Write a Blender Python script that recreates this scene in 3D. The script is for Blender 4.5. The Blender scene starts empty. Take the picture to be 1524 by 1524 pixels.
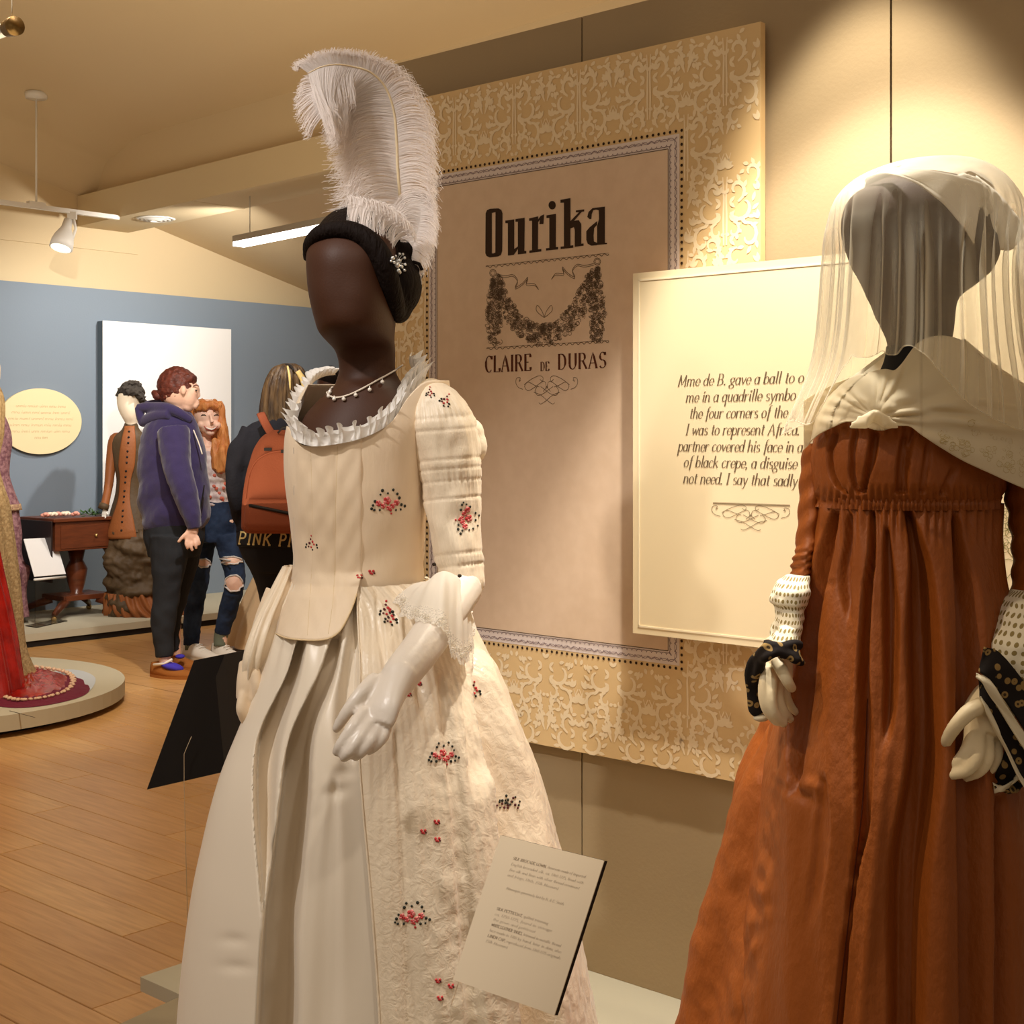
import bpy, bmesh, math, random
from math import sin, cos, pi, radians, sqrt, exp, atan2, floor
from mathutils import Vector, Matrix
from mathutils.bvhtree import BVHTree
from mathutils import noise as NZ
random.seed(7)
SC = bpy.context.scene
COL = SC.collection
F = 2095.0; HZ = 648.0; CX = 762.0; CAMZ = 1.32     # focal length in px of the 1524 px frame, horizon row, eye height

# ---------------------------------------------------------------- camera, world, lights, exposure
cam_d = bpy.data.cameras.new('camera'); cam = bpy.data.objects.new('camera', cam_d); COL.objects.link(cam)
cam.location = (0, 0, CAMZ); cam.rotation_euler = (radians(90), 0, 0)
cam_d.sensor_width = 36; cam_d.lens = F / 1524 * 36; cam_d.shift_y = -(762 - HZ) / 1524
cam_d.clip_start = 0.05; cam_d.clip_end = 60
SC.camera = cam
SC.view_settings.view_transform = 'Standard'; SC.view_settings.look = 'None'
SC.view_settings.gamma = 1; SC.view_settings.exposure = 0.0
SC.view_settings.use_curve_mapping = False
W = bpy.data.worlds.new('world'); SC.world = W; W.use_nodes = True
W.node_tree.nodes['Background'].inputs[0].default_value = (1.0, 0.80, 0.60, 1)
W.node_tree.nodes['Background'].inputs[1].default_value = 0.31

def light(name, kind, loc, to, power, color, size=0.1, spot=60, blend=0.6, sy=None, spread=None):
    d = bpy.data.lights.new(name, kind); d.energy = power; d.color = color
    if kind == 'SPOT':
        d.spot_size = radians(spot); d.spot_blend = blend; d.shadow_soft_size = size
    elif kind == 'AREA':
        d.size = size
        if sy: d.shape = 'RECTANGLE'; d.size_y = sy
        if spread: d.spread = radians(spread)
    else: d.shadow_soft_size = size
    o = bpy.data.objects.new(name, d); COL.objects.link(o)
    o.location = loc
    o.rotation_euler = (Vector(to) - Vector(loc)).to_track_quat('-Z', 'Y').to_euler()
    return o
WARM = (1.0, 0.80, 0.56); NEUT = (1.0, 0.90, 0.80); COOL = (0.96, 0.97, 1.0)
light('spot_on_partition', 'SPOT', (0.38, 2.24, 2.60), (0.60, 2.55, 1.1), 150, (1.0, 0.94, 0.85), 0.03, 62, 0.35)
light('spot_wall_pool', 'SPOT', (0.47, 2.46, 2.58), (0.70, 2.74, 1.35), 62, (1.0, 0.92, 0.78), 0.03, 54, 0.5)
light('spot_key_gown', 'SPOT', (0.40, 0.85, 2.95), (-0.24, 2.35, 0.95), 34, (1.0, 0.90, 0.78), 0.05, 35, 0.6)
light('spot_left_gown', 'SPOT', (-1.45, 1.15, 2.9), (-0.30, 2.40, 1.0), 112, (1.0, 0.95, 0.91), 0.05, 42, 0.7)
light('spot_rust_gown', 'SPOT', (-0.50, 1.85, 2.6), (0.34, 2.1, 0.95), 62, (1.0, 0.80, 0.56), 0.03, 30, 0.8)
light('spot_plume', 'SPOT', (-0.9, 1.5, 2.85), (-0.3, 2.4, 1.75), 27, (1.0, 0.96, 0.95), 0.05, 30, 0.8)
light('spot_rim_gown', 'SPOT', (0.40, 2.95, 2.75), (-0.08, 2.42, 0.8), 20, (1.0, 0.88, 0.66), 0.03, 55, 0.7)
light('spot_white_panel', 'SPOT', (-1.74, 9.40, 2.72), (-2.45, 10.35, 2.05), 115, (1.0, 0.96, 0.90), 0.03, 122, 0.7)
light('spot_blue_wall', 'SPOT', (-2.3, 7.0, 3.0), (-3.3, 9.5, 1.3), 230, (1.0, 0.96, 0.92), 0.02, 60, 0.7)
light('spot_visitors', 'SPOT', (-1.2, 6.0, 2.9), (-2.0, 7.9, 1.1), 210, (1.0, 0.93, 0.86), 0.05, 64, 0.8)
light('spot_round_platform', 'SPOT', (-1.4, 5.0, 2.9), (-2.6, 6.8, 0.3), 150, (1.0, 0.88, 0.72), 0.05, 55, 0.8)
light('spot_floor', 'SPOT', (-1.9, 5.2, 3.4), (-1.5, 5.4, 0.0), 150, (1.0, 0.86, 0.66), 0.3, 110, 1.0)
light('ceiling_glow', 'AREA', (-1.8, 5.2, 1.2), (-1.8, 5.6, 4.0), 72, (1.0, 0.87, 0.64), 3.0, sy=3.0)
light('room_fill', 'AREA', (-0.9, -0.6, 3.2), (-0.3, 3.0, 1.0), 8, (1.0, 0.88, 0.72), 2.2, sy=1.2)

# ---------------------------------------------------------------- projection helpers (pixels of the photograph <-> metres)
U1 = Vector((-0.7482, 0.6635, 0)); U2 = Vector((0.6635, 0.7482, 0))     # the two wall directions of the room
def P(px, py, Y): return Vector(((px - CX) * Y / F, Y, CAMZ - (py - HZ) * Y / F))
def proj(p): return (CX + F * p[0] / p[1], HZ - F * (p[2] - CAMZ) / p[1])
def lerp(a, b, t): return a + (b - a) * t
def clamp(x, a=0.0, b=1.0): return max(a, min(b, x))
def sstep(a, b, x):
    t = clamp((x - a) / (b - a)); return t * t * (3 - 2 * t)
def tab(pts, x):
    """smooth (monotone-ish cubic) lookup in a table [(x, v...)]"""
    n = len(pts)
    if x <= pts[0][0]: return list(pts[0][1:])
    if x >= pts[-1][0]: return list(pts[-1][1:])
    i = 0
    while pts[i + 1][0] < x: i += 1
    x0, x1 = pts[i][0], pts[i + 1][0]; h = x1 - x0; t = (x - x0) / h
    out = []
    for k in range(1, len(pts[0])):
        y0, y1 = pts[i][k], pts[i + 1][k]
        d = (y1 - y0) / h
        dm = (y0 - pts[i - 1][k]) / (x0 - pts[i - 1][0]) if i > 0 else d
        dp = (pts[i + 2][k] - y1) / (pts[i + 2][0] - x1) if i + 2 < n else d
        m0 = 0 if dm * d <= 0 else (dm + d) / 2; m1 = 0 if dp * d <= 0 else (dp + d) / 2
        t2, t3 = t * t, t * t * t
        out.append((2 * t3 - 3 * t2 + 1) * y0 + (t3 - 2 * t2 + t) * h * m0 + (-2 * t3 + 3 * t2) * y1 + (t3 - t2) * h * m1)
    return out
def spline(pts, n):
    """Catmull-Rom through a list of equal-length tuples, n samples"""
    m = len(pts); out = []
    for j in range(n):
        u = j / (n - 1) * (m - 1); i = min(int(u), m - 2); t = u - i
        a, b = pts[i], pts[i + 1]
        z = pts[i - 1] if i > 0 else [2 * p - q for p, q in zip(a, b)]
        c = pts[i + 2] if i + 2 < m else [2 * q - p for p, q in zip(a, b)]
        out.append([0.5 * ((2 * a[k]) + (-z[k] + b[k]) * t + (2 * z[k] - 5 * a[k] + 4 * b[k] - c[k]) * t * t + (-z[k] + 3 * a[k] - 3 * b[k] + c[k]) * t ** 3) for k in range(len(a))])
    return out

# ---------------------------------------------------------------- colours and materials
def lin(c):
    c = c / 255.0
    return c / 12.92 if c <= 0.04045 else ((c + 0.055) / 1.055) ** 2.4
def rgb(r, g, b): return (lin(r), lin(g), lin(b), 1)
MATS = {}
def mat(name, col, rough=0.7, spec=0.3, metal=0.0, sheen=0.0, bump=None, var=None, alpha=None, trans=0.0, emit=None, coat=0.0, coords='Object', sub=0.0, aniso=0.0):
    """procedural principled material; bump=(scale,strength[,stretch]); var=(scale,dark rgb,amount[,stretch])"""
    m = bpy.data.materials.new(name); m.use_nodes = True; MATS[name] = m
    nt = m.node_tree; N = nt.nodes; L = nt.links; b = N['Principled BSDF']
    b.inputs['Base Color'].default_value = col
    b.inputs['Roughness'].default_value = rough; b.inputs['Specular IOR Level'].default_value = spec
    b.inputs['Metallic'].default_value = metal; b.inputs['Sheen Weight'].default_value = sheen
    b.inputs['Coat Weight'].default_value = coat
    if sub: b.inputs['Subsurface Weight'].default_value = sub; b.inputs['Subsurface Radius'].default_value = (.02, .01, .006)
    tc = N.new('ShaderNodeTexCoord')
    def noise(scale, stretch, detail=3):
        mp = N.new('ShaderNodeMapping'); L.new(tc.outputs[coords], mp.inputs[0]); mp.inputs['Scale'].default_value = stretch or (1, 1, 1)
        n = N.new('ShaderNodeTexNoise'); n.inputs['Scale'].default_value = scale; n.inputs['Detail'].default_value = detail
        L.new(mp.outputs[0], n.inputs['Vector']); return n
    if var:
        n = noise(var[0], var[3] if len(var) > 3 else None)
        cr = N.new('ShaderNodeValToRGB'); cr.color_ramp.elements[0].position = 0.35; cr.color_ramp.elements[1].position = 0.65
        L.new(n.outputs['Fac'], cr.inputs[0])
        cr.color_ramp.elements[0].color = tuple(lerp(col[i], var[1][i], var[2]) for i in range(3)) + (1,)
        cr.color_ramp.elements[1].color = col
        L.new(cr.outputs[0], b.inputs['Base Color'])
    if bump:
        n = noise(bump[0], bump[2] if len(bump) > 2 else None, 4)
        bm = N.new('ShaderNodeBump'); bm.inputs['Strength'].default_value = bump[1]; bm.inputs['Distance'].default_value = 0.01
        L.new(n.outputs['Fac'], bm.inputs['Height']); L.new(bm.outputs[0], b.inputs['Normal'])
    if emit:
        b.inputs['Emission Color'].default_value = emit[0]; b.inputs['Emission Strength'].default_value = emit[1]
    if trans:
        b.inputs['Transmission Weight'].default_value = trans; b.inputs['IOR'].default_value = 1.35
    if alpha is not None: b.inputs['Alpha'].default_value = alpha
    return m
def sheer(name, col, cover, translucent=0.45, weave=None, bump=None):
    """thin woven cloth: part of it is holes, the rest diffuse and translucent"""
    m = bpy.data.materials.new(name); m.use_nodes = True; MATS[name] = m
    nt = m.node_tree; N = nt.nodes; L = nt.links; N.remove(N['Principled BSDF']); out = N['Material Output']
    d = N.new('ShaderNodeBsdfDiffuse'); d.inputs[0].default_value = col
    t = N.new('ShaderNodeBsdfTranslucent'); t.inputs[0].default_value = col
    m1 = N.new('ShaderNodeMixShader'); m1.inputs[0].default_value = translucent; L.new(d.outputs[0], m1.inputs[1]); L.new(t.outputs[0], m1.inputs[2])
    tr = N.new('ShaderNodeBsdfTransparent'); m2 = N.new('ShaderNodeMixShader')
    # grazing views look through more threads: facing-dependent cover of a real weave
    lw = N.new('ShaderNodeLayerWeight'); lw.inputs[0].default_value = 0.35
    ma = N.new('ShaderNodeMath'); ma.operation = 'MULTIPLY_ADD'; ma.inputs[1].default_value = (1 - cover) * 0.8; ma.inputs[2].default_value = cover
    L.new(lw.outputs['Facing'], ma.inputs[0])
    fac = ma.outputs[0]
    if weave:
        tc = N.new('ShaderNodeTexCoord'); mp = N.new('ShaderNodeMapping'); mp.inputs['Scale'].default_value = weave[1]; L.new(tc.outputs['Object'], mp.inputs[0])
        n = N.new('ShaderNodeTexNoise'); n.inputs['Scale'].default_value = weave[0]; L.new(mp.outputs[0], n.inputs['Vector'])
        a = N.new('ShaderNodeMath'); a.operation = 'MULTIPLY_ADD'; a.inputs[1].default_value = weave[2]; a.use_clamp = True
        s = N.new('ShaderNodeMath'); s.operation = 'SUBTRACT'; s.inputs[1].default_value = 0.5; L.new(n.outputs['Fac'], s.inputs[0])
        L.new(s.outputs[0], a.inputs[0]); L.new(fac, a.inputs[2]); fac = a.outputs[0]
    L.new(fac, m2.inputs[0]); L.new(tr.outputs[0], m2.inputs[1]); L.new(m1.outputs[0], m2.inputs[2]); L.new(m2.outputs[0], out.inputs[0])
    return m

# ---------------------------------------------------------------- mesh builder
class MB:
    def __init__(s): s.v = []; s.f = []; s.uv = None
    def add(s, vs, fs):
        o = len(s.v); s.v += [Vector(p) for p in vs]; s.f += [tuple(i + o for i in f) for f in fs]; return s
    def join(s, other): return s.add(other.v, other.f)
    def box(s, c, sz, ax=None, ay=None, az=None):
        """box centred at c with sizes sz along axes ax ay az"""
        ax = ax or Vector((1, 0, 0)); ay = ay or Vector((0, 1, 0)); az = az or Vector((0, 0, 1)); c = Vector(c)
        vs = [c + ax * sz[0] / 2 * i + ay * sz[1] / 2 * j + az * sz[2] / 2 * k for i in (-1, 1) for j in (-1, 1) for k in (-1, 1)]
        return s.add(vs, [(0, 1, 3, 2), (4, 6, 7, 5), (0, 4, 5, 1), (2, 3, 7, 6), (0, 2, 6, 4), (1, 5, 7, 3)])
    def prism(s, pts, d):
        """pts: planar outline, extruded by vector d"""
        n = len(pts); pts = [Vector(p) for p in pts]; d = Vector(d)
        return s.add(pts + [p + d for p in pts], [tuple(range(n))[::-1], tuple(range(n, 2 * n))] + [(i, (i + 1) % n, (i + 1) % n + n, i + n) for i in range(n)])
    def tube(s, pts, rad, n=8, cap=True, flat=None):
        """pts: list of Vector; rad: radius or list (or list of (a,b) ellipse); flat: reference side direction"""
        pts = [Vector(p) for p in pts]; m = len(pts)
        if not isinstance(rad, (list, tuple)): rad = [rad] * m
        ref = Vector(flat) if flat else None; rings = []; prev = None
        for i, p in enumerate(pts):
            t = (pts[min(i + 1, m - 1)] - pts[max(i - 1, 0)])
            t = t.normalized() if t.length > 1e-9 else Vector((0, 0, 1))
            r0 = ref if ref else (prev if prev else (Vector((1, 0, 0)) if abs(t.x) < .9 else Vector((0, 1, 0))))
            a = (r0 - t * r0.dot(t)); a = a.normalized() if a.length > 1e-6 else t.orthogonal().normalized(); prev = a; b = t.cross(a)
            r = rad[i]; ra, rb = (r if isinstance(r, (list, tuple)) else (r, r))
            rings.append([p + a * ra * cos(2 * pi * k / n) + b * rb * sin(2 * pi * k / n) for k in range(n)])
        o = len(s.v)
        for r in rings: s.v += r
        for i in range(m - 1):
            for k in range(n):
                s.f.append((o + i * n + k, o + i * n + (k + 1) % n, o + (i + 1) * n + (k + 1) % n, o + (i + 1) * n + k))
        if cap:
            s.f.append(tuple(o + k for k in range(n))[::-1]); s.f.append(tuple(o + (m - 1) * n + k for k in range(n)))
        return s
    def ball(s, c, r, nu=12, nv=8, rot=None):
        r = r if isinstance(r, (list, tuple)) else (r, r, r); c = Vector(c); vs = []; fs = []
        for j in range(nv + 1):
            th = pi * j / nv
            for i in range(nu):
                ph = 2 * pi * i / nu
                p = Vector((r[0] * sin(th) * cos(ph), r[1] * sin(th) * sin(ph), r[2] * cos(th)))
                if rot: p = rot @ p
                vs.append(c + p)
        for j in range(nv):
            for i in range(nu):
                a, b = j * nu + i, j * nu + (i + 1) % nu
                fs.append((a, a + nu, b + nu, b))
        return s.add(vs, fs)
    def grid(s, fn, nu, nv, closeu=False):
        """fn(i,j)->Vector"""
        o = len(s.v)
        for j in range(nv):
            for i in range(nu): s.v.append(Vector(fn(i, j)))
        for j in range(nv - 1):
            for i in range(nu if closeu else nu - 1):
                a = o + j * nu + i; b = o + j * nu + (i + 1) % nu
                s.f.append((a, b, b + nu, a + nu))
        return s
    def ribbon(s, pts, w, nrm):
        """flat strip along pts; w width or list; nrm = normal of the strip's plane"""
        m = len(pts); nrm = Vector(nrm)
        if not isinstance(w, (list, tuple)): w = [w] * m
        o = len(s.v)
        for i, p in enumerate(pts):
            t = pts[min(i + 1, m - 1)] - pts[max(i - 1, 0)]
            sd = t.cross(nrm)
            sd = sd.normalized() if sd.length > 1e-9 else Vector((1, 0, 0))
            s.v += [p - sd * w[i] / 2, p + sd * w[i] / 2]
        for i in range(m - 1): s.f.append((o + 2 * i, o + 2 * i + 1, o + 2 * i + 3, o + 2 * i + 2))
        return s
    def bvh(s): return BVHTree.FromPolygons([tuple(p) for p in s.v], s.f)

def mesh(name, mb, m, smooth=True):
    me = bpy.data.meshes.new(name)
    me.from_pydata([tuple(p) for p in mb.v], [], mb.f)
    ms = m if isinstance(m, (list, tuple)) else [m]
    for x in ms: me.materials.append(x)
    me.validate(clean_customdata=False)
    if smooth: me.polygons.foreach_set('use_smooth', [True] * len(me.polygons))
    if mb.uv:
        uvl = me.uv_layers.new(name='UVMap')
        for lp in me.loops: uvl.data[lp.index].uv = mb.uv[lp.vertex_index]
    me.update()
    return me
def thing(name, label, cat, loc=(0, 0, 0), group=None, kind=None):
    o = bpy.data.objects.new(name, None); COL.objects.link(o); o.location = loc; o.empty_display_size = 0.05
    tagit(o, label, cat, group, kind); return o
def tagit(o, label=None, cat=None, group=None, kind=None):
    if label: o['label'] = label
    if cat: o['category'] = cat
    if group: o['group'] = group
    if kind: o['kind'] = kind
    return o
def world_loc(o):
    p = Vector(o.location); q = o.parent
    while q: p += Vector(q.location); q = q.parent
    return p
def obj(name, mb, m, parent=None, smooth=True, label=None, kind=None, weld=False):
    """one mesh object; vertices are given in world metres"""
    if parent:
        off = world_loc(parent); b = MB(); b.v = [p - off for p in mb.v]; b.f = mb.f; b.uv = mb.uv
    else: b = mb
    me = mesh(name, b, m, smooth)
    o = bpy.data.objects.new(name, me); COL.objects.link(o)
    if parent: o.parent = parent
    if label: o['label'] = label
    if kind: o['kind'] = kind
    return o
def autosmooth(o, ang=35):
    me = o.data; me.polygons.foreach_set('use_smooth', [True] * len(me.polygons))
    bm = bmesh.new(); bm.from_mesh(me)
    for e in bm.edges:
        if len(e.link_faces) == 2 and e.calc_face_angle(0) > radians(ang): e.smooth = False
    bm.to_mesh(me); bm.free(); return o
def fuse(mb, voxel, smooth=2, sub=0):
    """voxel-union of overlapping closed pieces into one continuous skin"""
    me = mesh('tmp', mb, []); o = bpy.data.objects.new('tmp', me); COL.objects.link(o)
    bm = bmesh.new(); bm.from_mesh(me); bmesh.ops.remove_doubles(bm, verts=bm.verts, dist=1e-6); bmesh.ops.recalc_face_normals(bm, faces=bm.faces); bm.to_mesh(me); bm.free()
    r = o.modifiers.new('r', 'REMESH'); r.mode = 'VOXEL'; r.voxel_size = voxel; r.adaptivity = 0
    if smooth:
        s = o.modifiers.new('s', 'SMOOTH'); s.iterations = smooth; s.factor = 0.6
    dg = bpy.context.evaluated_depsgraph_get(); dg.update()
    e = o.evaluated_get(dg); em = e.to_mesh()
    out = MB(); out.v = [v.co.copy() for v in em.vertices]; out.f = [tuple(p.vertices) for p in em.polygons]
    e.to_mesh_clear(); bpy.data.objects.remove(o); bpy.data.meshes.remove(me)
    return out
def rough(mb, amp, k, kz=1.0):
    for i, p in enumerate(mb.v):
        q = Vector((p.x * k, p.y * k, p.z * k * kz)); mb.v[i] = p + Vector((NZ.noise(q + Vector((17.3, 0, 0))), NZ.noise(q + Vector((0, 31.7, 0))), NZ.noise(q + Vector((0, 0, 53.1))))) * amp * .8
    return mb
def shell(mb, t):
    """give an open sheet thickness t (inward offset copy plus rim)"""
    n = len(mb.v); nr = [Vector((0, 0, 0)) for _ in range(n)]; edges = {}
    for f in mb.f:
        a, b, c = mb.v[f[0]], mb.v[f[1]], mb.v[f[2]]
        nn = (b - a).cross(c - a)
        if len(f) > 3: nn = nn + (c - a).cross(mb.v[f[3]] - a)
        for i in f: nr[i] = nr[i] + nn
        for k in range(len(f)):
            e = (f[k], f[(k + 1) % len(f)]); key = (min(e), max(e)); edges.setdefault(key, []).append(e)
    out = MB(); out.v = list(mb.v) + [p - (q.normalized() if q.length > 1e-12 else Vector((0, 1, 0))) * t for p, q in zip(mb.v, nr)]
    out.f = list(mb.f) + [tuple(i + n for i in f[::-1]) for f in mb.f]
    for k, es in edges.items():
        if len(es) == 1:
            a, b = es[0]; out.f.append((b, a, a + n, b + n))
    if mb.uv: out.uv = list(mb.uv) + list(mb.uv)
    return out

# ---------------------------------------------------------------- bodies made of rings
class Body:
    """rings given as (py, x_left, x_right, depth_radius_m, Yc[, exponent]) in photo pixels at distance Yc"""
    def __init__(s, rows, fold=None):
        s.t = []
        for r in rows:
            py, xl, xr, ry, Y = r[:5]; e = r[5] if len(r) > 5 else 2.0
            k = Y / F
            s.t.append((-(CAMZ - (py - HZ) * k), ((xl + xr) / 2 - CX) * k, (xr - xl) / 2 * k, ry, Y, e))
        s.fold = fold; s.ref = s.t
    def ring(s, z): return tab(s.t, -z)
    def pt(s, z, th, grow=0.0):
        cx, rx, ry, Y, e = s.ring(z)
        c, n = cos(th), sin(th); q = 2.0 / e
        x = cx + (rx + grow) * (abs(n) ** q) * (1 if n >= 0 else -1)
        y = Y - (ry + grow) * (abs(c) ** q) * (1 if c >= 0 else -1)
        p = Vector((x, y, z))
        if s.fold:
            d = s.fold(p, th)
            if isinstance(d, tuple):
                h = Vector((p.x, p.y, 0)).normalized(); p += h * d[1]; d = d[0]
            if d:
                nv = Vector((n / max(rx, .02), -c / max(ry, .02), 0)).normalized(); p -= nv * d
        return p
    def front(s, px, py, out=0.0):
        """point of the front surface seen at pixel (px,py), pushed out by OUT metres towards the viewer side"""
        Y = s.t[0][4]
        for _ in range(6):
            z = CAMZ - (py - HZ) * Y / F; X = (px - CX) * Y / F
            cx, rx, ry, Yc, e = s.ring(z)
            u = clamp(abs(X - cx) / (rx + 1e-6), 0, .995)
            Y = Yc - (ry + out) * (1 - u ** e) ** (1 / e)
        return P(px, py, Y - (0.3 * out if u > .9 else 0))
    def mesh(s, n=64, m=64, th0=0.0, th1=2 * pi, z0=None, z1=None, grow=0.0, cap=False):
        z0 = -s.t[0][0] if z0 is None else z0; z1 = -s.t[-1][0] if z1 is None else z1
        mb = MB(); mb.uv = []; full = abs(th1 - th0 - 2 * pi) < 1e-6
        nn = n if full else n + 1
        def th(i): return th0 + (th1 - th0) * i / n
        for j in range(m + 1):
            z = lerp(z0, z1, j / m)
            for i in range(nn):
                mb.v.append(s.pt(z, th(i), grow)); mb.uv.append((i / n * 3, z * 1.5))
        for j in range(m):
            for i in range(n):
                a = j * nn + i; b = j * nn + ((i + 1) % nn)
                mb.f.append((a, a + nn, b + nn, b))
        if cap:
            for j, rev in ((0, False), (m, True)):
                f = tuple(j * nn + i for i in range(nn)); mb.f.append(f if not rev else f[::-1])
        return mb
def hit(bvhs, px, py, lift=0.002):
    """where the line of sight through a photo pixel meets a surface: used only to place sewn-on things on cloth"""
    o = Vector((0, 0, CAMZ)); d = (P(px, py, 1.0) - o).normalized(); best = None
    for b in bvhs:
        h = b.ray_cast(o, d, 20)
        if h[0] is not None and (best is None or h[3] < best[3]): best = h
    if best is None: return None
    n = best[1]; n = n if n.dot(d) < 0 else -n
    return best[0] + n * lift, n
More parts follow.
